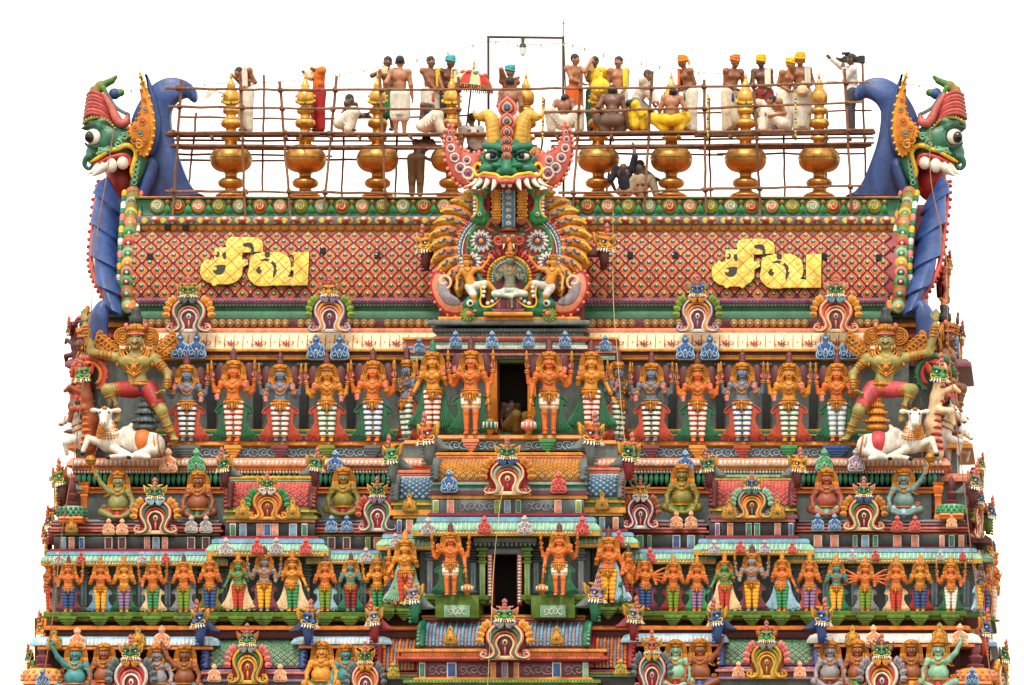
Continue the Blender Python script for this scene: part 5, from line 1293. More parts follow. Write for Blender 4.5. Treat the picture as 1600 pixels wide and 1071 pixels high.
DR = [(352, 742, .35, 46, 'green dragon head on a maroon flange left of the left pink tiled pavilion', 'green', 'slate', 'maroon', 1),
      (493, 740, .35, 44, 'green dragon head at the right end of the left pink tiled pavilion', 'jade', 'slate', 'maroon', -1),
      (614, 730, .65, 54, 'green dragon head with gaping pink mouth left of the small blue pavilion', 'bright', 'slate', 'slate', 1),
      (670, 700, 1.0, 60, 'orange dragon head with grey sloping fin left of the amber tiled roof', 'rust', 'slate', 'slate', 1),
      (924, 700, 1.0, 60, 'orange dragon head with grey sloping fin right of the amber tiled roof', 'rust', 'slate', 'slate', -1),
      (983, 726, .65, 54, 'green dragon head with red comb right of the small blue pavilion', 'green', 'slate', 'cherry', -1),
      (1108, 742, .35, 46, 'green dragon head at the left end of the right pink tiled pavilion', 'jade', 'slate', 'maroon', 1),
      (1246, 742, .35, 46, 'gold dragon head at the right end of the right pink tiled pavilion', 'amber', 'slate', 'maroon', -1),
      (314, 985, 1.35, 52, 'blue dragon head with navy fin left of the lower left green tiled pavilion', 'blue', 'navy', 'hood', 1),
      (482, 985, 1.35, 52, 'blue dragon head with navy fin right of the lower left green tiled pavilion', 'blue', 'navy', 'hood', -1),
      (1121, 982, 1.35, 52, 'blue dragon head with navy fin left of the lower right green tiled pavilion', 'blue', 'navy', 'hood', 1),
      (1284, 982, 1.35, 52, 'blue dragon head with navy fin right of the lower right green tiled pavilion', 'blue', 'navy', 'hood', -1),
      (586, 982, 1.5, 50, 'grey dragon head on a maroon fin left of the bead rod pavilion', 'greyscarf', 'cherry', 'cherry', 1),
      (990, 978, 1.5, 50, 'grey dragon head on a maroon fin right of the bead rod pavilion', 'greyscarf', 'cherry', 'cherry', -1),
      (648, 948, 1.8, 54, 'lilac dragon head with pink mouth at the left end of the blue rod roof', 'lilac', 'slate', 'jade', 1),
      (930, 946, 1.8, 54, 'lilac dragon head with pink mouth at the right end of the blue rod roof', 'lilac', 'slate', 'jade', -1),
      (666, 400, -1.75, 52, 'amber dragon head on a maroon flange against the left side of the great central gable', 'amber', 'maroon', 'maroon', 1),
      (944, 398, -1.75, 52, 'amber dragon head on a maroon flange against the right side of the great central gable', 'amber', 'maroon', 'maroon', -1)]
for a in DR: dragon(*a)
# ---- the great central gable
gx, gd = 797.0, -1.35
gk = (D - gd) / D
gable = at('arch_gable', 'huge horseshoe gable under a green fanged mask with golden horns in mid roof', 'gable', gx, 500, gd)
def gp(z): return 500.0 - z       # photo row -> height above the gable's foot
def gpart(name, fn, parent=None):
    mb = MB(); fn(mb); return mb.build(name, parent or gable)
def oval(cx, cz, rx, rz, a0=0, a1=360, n=48): return [(cx + rx * math.cos(R(a0 + (a1 - a0) * i / n)), cz + rz * math.sin(R(a0 + (a1 - a0) * i / n))) for i in range(n + 1)]
GZ = gp(388)
def f(mb):
    mb.add(plate(oval(0, GZ + 3, 120, 97, -50, 230), 0, 150, 2), mat((206, 138, 30)))
    mb.add(plate([(-112, -4), (112, -4), (112, 60), (-112, 60)], 8, 150), 'plum')
gpart('gable_vault', f)
def f(mb):
    for i in range(24):
        a = -46 + 272 * i / 23.0; t_ = 1 if a < 90 else -1
        pl = lambda r_, da: (r_ * math.cos(R(a + da * t_)), GZ + 3 + r_ * .82 * math.sin(R(a + da * t_)))
        (x1, z1), (x2, z2), (x3, z3), (x4, z4) = pl(80, 7), pl(98, 4), pl(114, 0), pl(124, -5)
        mb.add(tube(crom([(x1, -7, z1), (x2, -11, z2), (x3, -9, z3), (x4, -4, z4)], 4), [5, 8.6, 8.4, 3], 9, flat=.55), mat((214, 146, 36)) if i % 2 else mat((220, 128, 36)))
        mb.add(tube(crom([(x1 * 1.01, -10, z1), (x2 * 1.05, -14, z2 + 5 * .0), (x3 * 1.04, -12, z3), (x4 * 1.02, -6, z4)], 4), [1.4, 1.8, 2.6, 2.2], 6), mat((238, 184, 50)))
        for r0, r1 in ((88, 99), (101, 112)):
            q0, q1, q2 = pl(r0, 6), pl((r0 + r1) / 2, 2), pl(r1, 3)
            mb.add(tube(crom([(q0[0], -15, q0[1]), (q1[0], -16, q1[1]), (q2[0], -14.5, q2[1])], 4), [2.6, 1.6, 2.2, 1], 6), mat((70, 96, 130)))
        q = pl(117, -2); mb.add(sphere((q[0], -13, q[1]), 2.0, 6, 5), 'greyscarf')
gpart('feather_fringe', f)
def f(mb):
    mb.add(plate(oval(0, GZ - 6, 92, 76, -48, 228), -8, 4, 1.5), 'cherry')
    for i in range(64):
        a = -48 + 276 * i / 63.0; c_, s_ = math.cos(R(a)), math.sin(R(a))
        mb.add(tube([(83 * c_, -9, GZ - 6 + 68 * s_), (93 * c_, -11, GZ - 6 + 77 * s_)], [1.6, 2.8], 6), 'pink' if i % 2 else 'red'); mb.add(sphere((94 * c_, -10.5, GZ - 6 + 78 * s_), 2.4, 6, 5), 'pink')
    for r_, c_ in ((84, 'pearl'), (79, 'sky'), (74, 'pearl')): mb.add(tube(on(oval(0, GZ - 6, r_, r_ * .83, -52, 232), -9), 2.6 if c_ == 'sky' else 1.1, 6), c_)
    for i in range(60):
        a = -48 + 276 * i / 59.0; mb.add(sphere((79 * math.cos(R(a)), -11.6, GZ - 6 + 65.6 * math.sin(R(a))), 1.4, 5, 4), 'white')
gpart('petal_ring', f)
def f(mb):
    mb.add(plate(oval(0, GZ - 6, 74, 61, -60, 240), -6, 6, 1), mat((24, 70, 54)))
    for q in (-1, 1):
        for pts in (((30, 40), (52, 38), (64, 20), (66, 0)), ((26, 8), (40, 22), (56, 14), (62, -6)), ((66, -8), (70, -24), (64, -40), (52, -44)), ((40, -8), (52, -6), (48, 8))):
            mb.add(tube(crom([(q * a, -8, GZ - 6 + b_) for a, b_ in pts], 5), [1.6, 3.2, 1.2], 6), 'bright')
        for x, z, r in ((16, 30, 6), (60, 6, 6), (66, -20, 5), (34, -14, 5), (58, 30, 5), (40, 48, 5), (22, 44, 5), (30, 4, 4)):
            for t in range(3): mb.add(sphere((q * x + 5 * math.cos(2.1 * t + x), -8, GZ - 6 + z + 5 * math.sin(2.1 * t + x)), (r * .8, 3, r * .5), 7, 5), 'mint' if t % 2 else 'bright')
gpart('leafy_field', f)
def flower(mb, x, z, r):
    mb.add(sphere((x, -8, z), (r, 3, r), 16, 6), 'pearl')
    for i in range(14):
        a = 2 * math.pi * i / 14
        mb.add(tube([(x + r * .3 * math.cos(a), -11, z + r * .3 * math.sin(a)), (x + r * .75 * math.cos(a), -11.5, z + r * .75 * math.sin(a)), (x + r * 1.12 * math.cos(a), -9.5, z + r * 1.12 * math.sin(a))], [1.6, 3.2, 1.8], 6), 'pearl')
        mb.add(tube([(x + r * .2 * math.cos(a), -12.2, z + r * .2 * math.sin(a)), (x + r * .72 * math.cos(a), -13.6, z + r * .72 * math.sin(a))], [1.8, 1.2], 5), (74, 52, 84) if False else mat((76, 54, 86)))
    mb.add(sphere((x, -13.5, z), (r * .27, 3, r * .27), 9, 6), 'amber')
for x, v in ((-44, 378), (44, 378), (-61, 412), (61, 412)):
    gpart('flower', lambda mb: flower(mb, x, gp(v), 15.5))
def f(mb):
    z0 = gp(440)
    for r_, c_, y in ((46, 'cherry', -8), (36, 'gold', -11), (29, 'jade', -13), (23, 'plum', -14)): mb.add(plate(half([(r_ * 1.02, -34), (r_, 0)] + [(r_ * math.cos(R(a)), r_ * .98 * math.sin(R(a)) + 4) for a in (15, 30, 45, 60, 75, 90)], 2) if False else [(x, z0 + z) for x, z in mirror([(r_, -40), (r_ * 1.03, -10)] + [(r_ * math.cos(R(a)), r_ * math.sin(R(a)) + 4) for a in range(10, 91, 8)])], y - 3, y + 5, 1), c_)
    for i in range(24):
        a = -12 + 204 * i / 23.0; c_, s_ = math.cos(R(a)), math.sin(R(a))
        mb.add(tube([(38 * c_, -13, z0 + 4 + 38 * s_), (44 * c_, -14, z0 + 4 + 44 * s_), (51 * c_, -11, z0 + 4 + 51 * s_)], [1.8, 3.4, 1.0], 6), 'red' if i % 2 else 'pink')
        mb.add(sphere((33 * c_, -15.6, z0 + 4 + 33 * s_), 2.2, 6, 5), 'brightyellow')
        mb.add(sphere((26 * c_, -17, z0 + 4 + 26 * s_), 1.4, 5, 4), 'pearl')
gpart('shrine_arch', f)
def f(mb):
    for v0, v1, w_, y, c_ in ((462, 466, 24, -34, 'plum'), (466, 486, 20, -32, 'plum'), (486, 492, 25, -36, 'plum'), (491, 497, 38, -38, 'amber'), (497, 503, 110, -22, 'amber'), (503, 510, 126, -26, 'slate')):
        mb.add(box((0, y / 2 + 10, gp((v0 + v1) / 2)), (w_ * 2, -y + 20, v1 - v0), .8), c_)
    for x in (-14, 0, 14): mb.add(tube([(x, -32.5, gp(485)), (x, -32.5, gp(468))], .8, 4), 'pink')
gpart('pedestal', f)
def mk(q):
    def f(mb):
        o = crom([(q * a, gp(v)) for a, v in ((-62, 492), (-80, 497), (-100, 492), (-116, 474), (-124, 450), (-121, 430), (-112, 424), (-103, 428), (-98, 438), (-94, 456), (-84, 470), (-70, 478))], 5, True)
        mb.add(plate(o, -16, 0, 2), 'red'); o2 = np.array(o); c0 = np.array([q * -100.0, gp(458)]); mb.add(plate((o2 - c0) * .84 + c0, -18, -12, 1.5), 'salmon'); mb.add(plate((o2 - c0) * .6 + c0 + np.array([q * 2, 2]), -20, -14, 1.5), 'greyscarf')
        for i in range(0, len(o), 3): mb.add(sphere((o[i][0], -16, o[i][1]), 2.6, 6, 5), 'pink')
        mb.add(tube(on([(q * a, gp(v)) for a, v in spiral(-101, 442, 2, 12, 0, 430, 20)], -19), [1.5, 3, 2], 6), 'cream')
    return f
def mkh(q):
    p = [ell((q * -56, -18, gp(478)), (17, 13, 12), 4, 0), cap((q * -52, -18, gp(488)), (q * -18, -18, gp(484)), 10, 5, 4, 0), cap((q * -18, -18, gp(484)), (q * -6, -16, gp(462)), 5, 3.5, 3, 0), cap((q * -56, -18, gp(470)), (q * -40, -20, gp(448)), 9, 6, 4, 0), cap((q * -40, -20, gp(448)), (q * -48, -18, gp(430)), 5, 3, 3, 0), cap((q * -62, -16, gp(488)), (q * -20, -14, gp(502)), 8, 6, 4, 0),
         cut(ell((q * -32, -26, gp(470)), (13, 16, 11), 2, 1)), ell((q * -62, -26, gp(476)), (6, 5, 6), 2, 0)]
    return p
for q in (1, -1):
    gpart('dragon_tail', mk(q))
    jaw = sculpt_mb(mkh(q), ['jade', 'cherry'], 1.5).build('water_dragon', gable)
    def f(mb):
        mb.add(tube(crom([(q * a, -31, gp(v)) for a, v in ((-44, 446), (-42, 462), (-44, 474), (-40, 482), (-28, 482), (-16, 474), (-8, 462))], 5), 1.5, 7), 'brightyellow')
        for a, v in ((-38, 452), (-38, 459), (-39, 466), (-32, 477), (-25, 474), (-19, 469), (-14, 464)): mb.add(sphere((q * a, -31, gp(v)), (3.4, 3, 3), 7, 5), 'white')
        mb.add(sphere((q * -60, -31, gp(477)), (5.6, 3.5, 5.6), 10, 7), 'white'); mb.add(sphere((q * -59, -34, gp(477)), (3, 2, 3), 8, 5), 'black')
        for i in range(12): mb.add(tube([(q * -64, -27, gp(494)), (q * -64 + 11 * math.cos(i * .52), -26, gp(494) + 10 * math.sin(i * .52))], [2, 2.6], 5), 'lime')
        mb.add(sphere((q * -61, -30, gp(493)), (5, 3.5, 4.5), 8, 6), 'pink')
    gpart('teeth', f, jaw)
# tongue, scaled pillars and side jaws between the mask and the shrine
def f(mb):
    mb.add(plate([(-9, gp(358)), (9, gp(358)), (10, gp(296)), (-10, gp(296))], -26, 0, 1.5), 'steel')
    for i in range(6): mb.add(sphere((0, -27, gp(302 + 10 * i)), (4.6, 2.4, 4), 8, 5), 'ice'); mb.add(sphere((0, -28.6, gp(302 + 10 * i)), (2, 1.8, 1.8), 6, 4), 'amber')
    for q in (-1, 1): mb.add(tube([(q * 9, -26, gp(296)), (q * 9, -26, gp(358))], 1.4, 5), 'sky')
gpart('tongue', f)
def f(mb):
    for q in (-1, 1):
        mb.add(tube([(q * 20, -16, gp(298)), (q * 19, -16, gp(330)), (q * 22, -10, gp(352))], [8, 8, 5], 9), 'gold')
        for j in range(11):
            for i in range(4): mb.add(sphere((q * 20 - 6 + 4 * i + (j % 2) * 2, -23, gp(300 + 4.4 * j)), (2.2, 1.6, 2.4), 6, 4), 'amber')
gpart('scaled_pillars', f)
for q in (-1, 1):
    o = sculpt_mb([ell((q * 44, -14, gp(330)), (13, 12, 20), 4, 0), cap((q * 40, -14, gp(346)), (q * 56, -14, gp(344)), 7, 5, 3, 0), cap((q * 44, -14, gp(314)), (q * 56, -14, gp(306)), 6, 4, 3, 0), cap((q * 34, -14, gp(300)), (q * 34, -14, gp(345)), 5, 4, 2, 0), cut(ell((q * 56, -20, gp(326)), (9, 14, 11), 2, 1)), cut(ell((q * 32, -26, gp(318)), (7, 12, 15), 2, 1)), ell((q * 46, -25, gp(338)), (5, 4, 5), 1.5, 0)], ['bright', 'cherry'], 1.4).build('side_jaw', gable)
    def f(mb):
        mb.add(tube(crom([(q * a, -24, gp(v)) for a, v in ((56, 308), (50, 314), (49, 326), (52, 338), (58, 342))], 4), 1.6, 6), 'brightyellow')
        for v in (313, 319, 325, 331, 337): mb.add(sphere((q * 53, -24, gp(v)), (3, 2.6, 2.6), 6, 5), 'white')
        mb.add(sphere((q * 45, -28, gp(338)), (3.2, 2.4, 3.2), 7, 5), 'white'); mb.add(sphere((q * 45, -30, gp(338)), (1.6, 1.4, 1.6), 6, 4), 'black')
        mb.add(tube(crom([(q * 12, -24, gp(346)), (q * 20, -26, gp(352)), (q * 26, -24, gp(346)), (q * 34, -22, gp(358)), (q * 24, -22, gp(364))], 4), [3, 4, 3, 2], 6), 'brown')
    gpart('teeth', f, o)
def f(mb):
    mb.add(sphere((0, -16, gp(376)), (17, 10, 15), 12, 8), 'brown')
    for q in (-1, 1):
        mb.add(tube(on([(q * a, gp(v)) for a, v in spiral(16, 378, 1.5, 8, 0, 500, 18)], -22), [1.6, 3, 2], 6), 'rust'); mb.add(sphere((q * 6, -25, gp(372)), (2.6, 2, 2.6), 7, 5), 'white'); mb.add(sphere((q * 6, -27, gp(372)), (1.2, 1, 1.2), 5, 4), 'black'); mb.add(fang((q * 7, -24, gp(384)), (q * .2, -.2, -1), 9, 2), 'white')
    mb.add(sphere((0, -26, gp(378)), (4, 4, 5), 8, 6), 'orange'); mb.add(lathe([(12, 0), (13, 4), (9, 8), (6, 14), (4, 20), (1, 26)], 14), 'jade', (0, -16, gp(364))); mb.add(torus((0, -16, gp(362)), 12.5, 2, 18, 6), 'red')
gpart('lion_mask', f)
# the mask
mz = gp(300)
mk_ = sculpt_mb(mask_prims(), ['jade', 'cherry'], 1.7).build('dragon_mask', gable); mk_.location = Vector((0, -26, mz - 9)) * PX
for nm, key, fn in (('fangs', 'mask_fangs', fangs_mb), ('lips', 'mask_lips', lips_mb), ('gums', 'mask_gums', gums_mb), ('crest', 'mask_crest', crest_mb)): child(nm, key, fn, mk_)
for nm, key, fn in (('eye', 'mask_eyes', eyes_mb), ('horn', 'mask_horns', horns_mb), ('ear', 'mask_ears', ear_mb)): pair(nm, key, fn, mk_)
# the small figures in the gable
def seated(kind):
    p = [ell((0, 0, 38), (12, 7.5, 9), 3, 0), cap((0, 0, 46), (0, 0, 52), 3.6, 3.6, 2, 0), cap((0, 0, 34), (0, 0, 20), 8, 9, 3, 0), ell((0, 0, 14), (12, 9, 8), 3, 0)] + face_prims(60, .82, 0)
    return p
d0 = at('seated_deity', 'small grey green seated figure in a white dhoti in the shrine of the great gable', 'statue', 797, 466, gd + .38)
pr = seated(0)
for q in (-1, 1): pr += arm((q * 13, 0, 42), (q * 19, 0, 28), (q * 14, -9, 30), (3.4, 2.8, 2), 0) + hand((q * 13, -10, 34), (0, 0, 1), (0, -1, 0), .8, 0, -q) + [cap((q * 12, 3, 40), (q * 22, 3, 34), 3, 2.5, 1.5, 0), cap((q * 22, 3, 34), (q * 25, 0, 47), 2.5, 1.8, 1, 0)] + hand((q * 25, -1, 51), (0, 0, 1), (0, -1, 0), .75, 0, -q)
pr += [cap((3, -14, 2), (4, -12, -14), 2.6, 2, 1, 0), ell((4, -15, -16), (2.4, 5, 2), 1, 0)]
sculpt_mb(pr, [(118, 126, 104)], 1.0).build('body', d0)
sculpt_mb([ell((0, 0, 12), (13, 10, 8), 2.5, 0)] + [cap((q * 8, -2, 9), (q * 24, -8, 6), 6.4, 5, 2, 0) for q in (-1, 1)] + [cap((24, -8, 6), (-6, -14, 3), 4.4, 3.4, 1.2, 0), cap((-24, -8, 6), (4, -14, 1), 4.4, 3.4, 1.2, 0)], [(196, 206, 190)], 1.0).build('dhoti', d0)
face_mb(60, .82, 0).build('face', d0)
o = child('crown', 'crown', crown_mb, d0, None, (0, 0, -34), .82); o.location = Vector((0, 0, 60 - 109 * .82)) * PX
o = child('topknot', 'topknot', topknot_mb, d0, ['gold'], (0, 0, 60 - 109 * .82), .82)
j = MB()
for a, b, c_ in ((7, 49, 6), (9, 49, 13)): j.add(chain(a, b, c_, 9, .8), mat('gold', .38, .25))
j.add(torus((0, 0, 19), 10, 1.2, 20, 5, (1, .85, 1)), mat('gold', .38, .25)); j.build('jewellery', d0)
for q, lb in ((1, 'small golden attendant in white shorts leaning left of the seated deity in the great gable'), (-1, 'small golden attendant in white shorts leaning right of the seated deity in the great gable')):
    a0 = at('attendant_figure', lb, 'statue', 797 + q * -52, 478, gd + .3, 'golden attendants in the gable', 0, 1, q)
    pr = [ell((-14, 0, 52), (10, 7, 8), 3, 0), cap((-14, 0, 48), (-9, 0, 34), 7, 8, 3, 0), cap((-15, 0, 58), (-15, -1, 63), 3, 3, 1.5, 0)] + face_prims(69, .75, 0, -16)
    pr += arm((-5, 0, 56), (8, -3, 58), (18, -6, 70), (3.2, 2.6, 2)) + hand((20, -7, 74), (.3, 0, 1), (0, -1, 0), .8, 0, -1) + arm((-23, 0, 55), (-31, -2, 44), (-30, -8, 32), (3.2, 2.6, 2)) + hand((-30, -10, 28), (0, -.3, -1), (0, -1, 0), .8)
    pr += [cap((-5, 0, 30), (18, -8, 34), 6, 4.6, 2.5, 0), cap((18, -8, 34), (34, -6, 18), 4.2, 2.8, 2, 0), ell((38, -8, 15), (6, 3, 2.4), 1.5, 0), cap((-12, 0, 30), (-4, -8, 14), 6, 4.6, 2.5, 0), cap((-4, -8, 14), (-2, -4, -6), 4.2, 2.8, 2, 0), ell((-2, -8, -9), (3, 6, 2.2), 1, 0)]
    sculpt_mb(pr, ['amber'], 1.0).build('body', a0)
    sculpt_mb([ell((-9, 0, 31), (9, 8, 6), 2, 0), cap((-5, 0, 30), (14, -7, 33.5), 7.2, 6, 2, 0), cap((-12, 0, 29), (-5, -7, 17), 7.2, 6, 2, 0)], ['pearl'], 1.0).build('shorts', a0)
    face_mb(69, .75, 0, -16).build('face', a0); c_ = child('crown', 'crown', crown_mb, a0, None, (-16, 0, 69 - 109 * .75), .75)
    k_ = MB(); k_.add(lathe([(5, 0), (5.4, 3), (3, 9), (1, 13)], 12), 'maroon', (-16, 0, 78)); k_.add(chain(7, 62, 8, 8, .8, x0=-14), mat('gold', .38, .25)); k_.build('topknot', a0)
# ------------------------------------------------------------------ rows of figures
UP = 'standing stucco figures of the upper row'; LO = 'standing stucco figures of the lower row'
st = [(292, 'blueskin', ('white', 'navy'), 'rust', 'blue grey four armed statue in navy striped leggings beside the greenish seated giant'),
      (365, 'skin', ('white', 'red'), 'green', 'orange statue in red striped leggings with green scarf, second in the upper row at left'),
      (438, 'blueskin', ('white', 'plum'), 'rust', 'blue grey statue in plum striped leggings between two orange statues at upper left'),
      (511, 'amber', ('white', 'green'), 'rust', 'golden orange statue in green striped leggings with rust scarf at upper left'),
      (583, 'skin', ('white', 'blue'), 'green', 'orange statue in blue striped leggings with green scarf at upper left'),
      (1018, 'blueskin', ('white', 'dark'), 'rust', 'blue grey statue in charcoal striped leggings right of the door bay'),
      (1090, 'skin', ('white', 'red'), 'green', 'orange statue in red striped leggings with green scarf at upper right'),
      (1160, 'blueskin', ('white', 'blue'), 'rust', 'blue grey statue in blue striped leggings with rust scarf at upper right'),
      (1233, 'amber', ('white', 'green'), 'rust', 'golden orange statue in green striped leggings with rust scarf at upper right'),
      (1308, 'skin', ('white', 'sky'), 'green', 'orange statue in pale blue striped leggings beside the giant with pink shorts')]
for u, s, l, sc_, lb in st: statue('deva', lb, u, 691, -1.12, s, l, sc_, 'maroon', 1.0 if s != 'blueskin' else .98, UP)
statue('deva', 'blue grey statue in green striped leggings turned sideways left of the door bay', 636, 690, -1.25, 'blueskin', ('white', 'green'), 'rust', 'maroon', 1.02, UP, 1, R(-58), plate_=False)
statue('deva', 'blue grey statue in dark green striped leggings turned sideways right of the door bay', 966, 690, -1.25, 'blueskin', ('white', 'green'), 'rust', 'maroon', 1.02, UP, 1, R(58), plate_=False)
statue('guard', 'orange door guardian in white shorts with green headed mace left of the upper door', 736, 680, -.62, 'skin', scarf='green', sc=1.06, group='door guardians', mx=1, face='fierce')
statue('guard', 'orange door guardian in white shorts with pink headed mace right of the upper door', 858, 680, -.62, 'skin', scarf='green', sc=1.06, group='door guardians', mx=-1, face='fierce', head='pink')
statue('consort', 'golden female statue in red striped leggings with long green shawl left of the upper door', 676, 674, -.8, 'amber', ('white', 'red'), 'green', 'jade', .97, UP)
statue('consort', 'golden female statue in red striped leggings with long green shawl right of the upper door', 924, 674, -.8, 'amber', ('white', 'red'), 'green', 'maroon', .97, UP, -1)
lo = [('deva', 107, 'skin', ('blue', 'navy'), 'plum', 'maroon', 'orange two tone statue in blue leggings at the left corner of the lower row'),
      ('two', 157, 'skin', ('yellow', 'amber'), 'sky', 'gold', 'orange statue in yellow leggings with pale blue scarf in the lower row'),
      ('two', 194, 'amber', ('lilac', 'purple'), 'green', 'gold', 'golden statue in lilac leggings with green scarf in the lower row at left'),
      ('deva', 239, 'skin', ('bright', 'green'), 'cream', 'gold', 'orange statue in green leggings with cream scarf in the lower row at left'),
      ('two', 287, 'skin', ('lime', 'moss'), 'greyscarf', 'maroon', 'orange statue in lime leggings with grey scarf left of the statue with blue leggings'),
      ('two', 328, 'skin', ('blue', 'navy'), 'olive', 'gold', 'orange statue in blue leggings with olive scarf in the lower row at left'),
      ('consort', 372, 'bright', ('red', 'rust'), 'cream', 'gold', 'green female statue in red leggings left of the grey statue at lower left'),
      ('deva', 413, 'greyscarf', ('yellow', 'amber'), 'plum', 'maroon', 'large grey statue in yellow leggings with plum scarf at lower left'),
      ('consort', 457, 'amber', ('bright', 'green'), 'cream', 'gold', 'golden female statue in green leggings with cream shawl at lower left'),
      ('two', 508, 'skin', ('lime', 'moss'), 'ice', 'maroon', 'orange statue in lime leggings with pale blue scarf beside the dark teal statue'),
      ('two', 548, 'teal', ('cherry', 'maroon'), 'jade', 'maroon', 'dark teal statue in maroon leggings with green scarf at lower left'),
      ('deva', 590, 'amber', ('bright', 'green'), 'rust', 'gold', 'golden four armed statue in green leggings close to the lower door bay at left'),
      ('two', 1052, 'skin', ('lime', 'moss'), 'cherry', 'gold', 'orange statue in lime leggings with cherry scarf right of the lower door bay'),
      ('two', 1089, 'skin', ('lilac', 'purple'), 'bright', 'gold', 'orange statue in lilac leggings with green scarf right of the lower door bay'),
      ('consort', 1132, 'bright', ('red', 'rust'), 'cream', 'gold', 'green female statue in red leggings left of the grey statue at lower right'),
      ('deva', 1175, 'greyscarf', ('yellow', 'amber'), 'plum', 'maroon', 'large grey statue in yellow leggings with plum scarf at lower right'),
      ('consort', 1222, 'skin', ('bright', 'green'), 'ice', 'gold', 'orange female statue in green leggings with pale blue shawl at lower right'),
      ('two', 1265, 'skin', ('lilac', 'purple'), 'rust', 'gold', 'orange statue in lilac leggings with rust scarf at lower right'),
      ('two', 1307, 'teal', ('yellow', 'amber'), 'jade', 'gold', 'teal statue in yellow leggings with green scarf beside the many armed statue'),
      ('many', 1352, 'skin', ('lime', 'moss'), 'greyscarf', 'gold', 'orange many armed statue in lime leggings in the lower row at right'),
      ('two', 1400, 'skin', ('red', 'rust'), 'cream', 'gold', 'orange statue in red leggings with cream scarf right of the many armed statue'),
      ('two', 1438, 'amber', ('blue', 'navy'), 'cherry', 'gold', 'golden statue in blue leggings with cherry scarf in the lower row at right'),
      ('deva', 1486, 'skin', ('white', 'pearl'), 'green', 'gold', 'orange statue in white leggings with raised arms at the right end of the lower row')]
for kd, u, s, l, sc_, tp, lb in lo:
    big = s == 'greyscarf'
    statue(kd, lb, u, 956 if 300 < u < 1300 else 957, .62, s, l, sc_, tp, .72 if big else .66 if kd == 'consort' else .63, LO, -1 if u in (1222, 457) and kd == 'consort' else 1, plate_=False, wide=.9)
statue('guard', 'orange door guardian with a gold headed mace left of the lower door', 704, 931, 1.5, 'skin', scarf='green', sc=.8, group='door guardians', face='fierce', head='gold', plate_=False)
statue('guard', 'orange door guardian with a gold headed mace right of the lower door', 874, 931, 1.5, 'skin', scarf='green', sc=.8, group='door guardians', mx=-1, face='fierce', head='gold', plate_=False)
statue('consort', 'golden female statue in plain red leggings on the ledge left of the lower door', 633, 945, 1.1, 'amber', ('red', 'rust'), 'mint', 'gold', .82, LO)
statue('consort', 'orange female statue in plain yellow leggings on the ledge right of the lower door', 951, 943, 1.1, 'skin', ('yellow', 'amber'), 'ice', 'maroon', .82, LO, -1)
statue('two', 'small orange statue in blue leggings turned sideways beside the red leggings woman', 608, 950, .85, 'skin', ('blue', 'navy'), 'rust', 'gold', .66, LO, 1, R(-60), plate_=False)
statue('two', 'small orange statue in cherry leggings turned sideways beside the yellow leggings woman', 982, 948, .9, 'skin', ('cherry', 'maroon'), 'green', 'dark', .68, LO, 1, R(60), plate_=False)
statue('many', 'orange many armed statue in blue leggings right of the lower door bay', 1008, 954, .7, 'skin', ('blue', 'navy'), 'plum', 'teal', .62, LO, 1, R(20))
# figures on the flank walls that show past the corners
statue('deva', 'orange statue in rust leggings seen from the side at the lower left corner', 76, 958, .1, 'skin', ('rust', 'red'), 'rust', 'maroon', .66, LO, 1, R(-80), plate_=False)
statue('two', 'blue grey statue in yellow leggings seen from the side at the lower right corner', 1530, 958, .1, 'blueskin', ('yellow', 'amber'), 'ice', 'gold', .68, LO, 1, R(75), plate_=False)
statue('two', 'orange statue in blue leggings seen from the side beyond the lower right corner', 1541, 968, -1.6, 'skin', ('blue', 'navy'), 'rust', 'gold', .72, LO, 1, R(85), plate_=False)
statue('two', 'orange statue in cream leggings seen from the side furthest out at the right corner', 1552, 972, -3.0, 'skin', ('cream', 'pearl'), 'rust', 'dark', .86, LO, 1, R(88), plate_=False)
# fat seated dwarfs
def dwarf_prims(raised):
    p = [ell((0, -5, 24), (16, 12.5, 14), 3, 0), ell((0, -1, 40), (14.5, 10, 10), 3, 0), cap((0, 0, 46), (0, 0, 52), 5, 5, 2, 0), ell((0, 0, 11), (16, 11, 9), 3, 0)] + face_prims(60, 1.1, 0)
    for q in (-1, 1):
        p += [ell((q * 6.5, -8, 42), (6, 4, 4.6), 2, 0), cap((q * 9, -2, 10), (q * 25, -9, 11), 8, 6.5, 3, 0), cap((q * 25, -9, 11), (q * 8, -15, 3.5), 5.8, 4, 2, 0), ell((q * 4, -18, 3), (6.5, 3.4, 2.8), 1.5, 0)]
        if raised and q < 0: p += arm((-15, 0, 44), (-26, -3, 55), (-33, -5, 69), (5, 4, 3)) + hand((-34.5, -6, 74.5), (-.15, 0, 1), (0, -1, 0), 1.1, 0, 1, .5)
        else: p += arm((q * 15.5, 0, 43), (q * 23, -3, 28), (q * 22, -11, 19), (5, 4, 3)) + hand((q * 21, -14, 15.5), (-q * .3, -.5, -.8), (0, -.4, -1), 1.05, 0, q, .4)
    return p
def dwarf_jewel():
    mb = MB(); g = mat('gold', .38, .25, wear=.4)
    for a, b, c_ in ((9, 51, 7), (11, 51, 14)): mb.add(chain(a, b, c_, 12.5, 1.0), g)
    mb.add(sphere((0, -13, 38), (2.6, 1.6, 3)), g); mb.add(torus((0, -3, 15), 14.8, 1.5, 24, 6, (1, .8, 1)), g)
    for q in (-1, 1):
        mb.add(torus((q * 18, -1, 38), 5.2, 1.1, 12, 5, rot=(R(20), R(q * 30), 0)), g); mb.add(torus((q * 22, -10, 20), 3.6, 1, 12, 5, rot=(R(30), 0, 0)), g); mb.add(sphere((q * 9.5, -2, 52), (2.2, 1.8, 3)), g)
    return mb
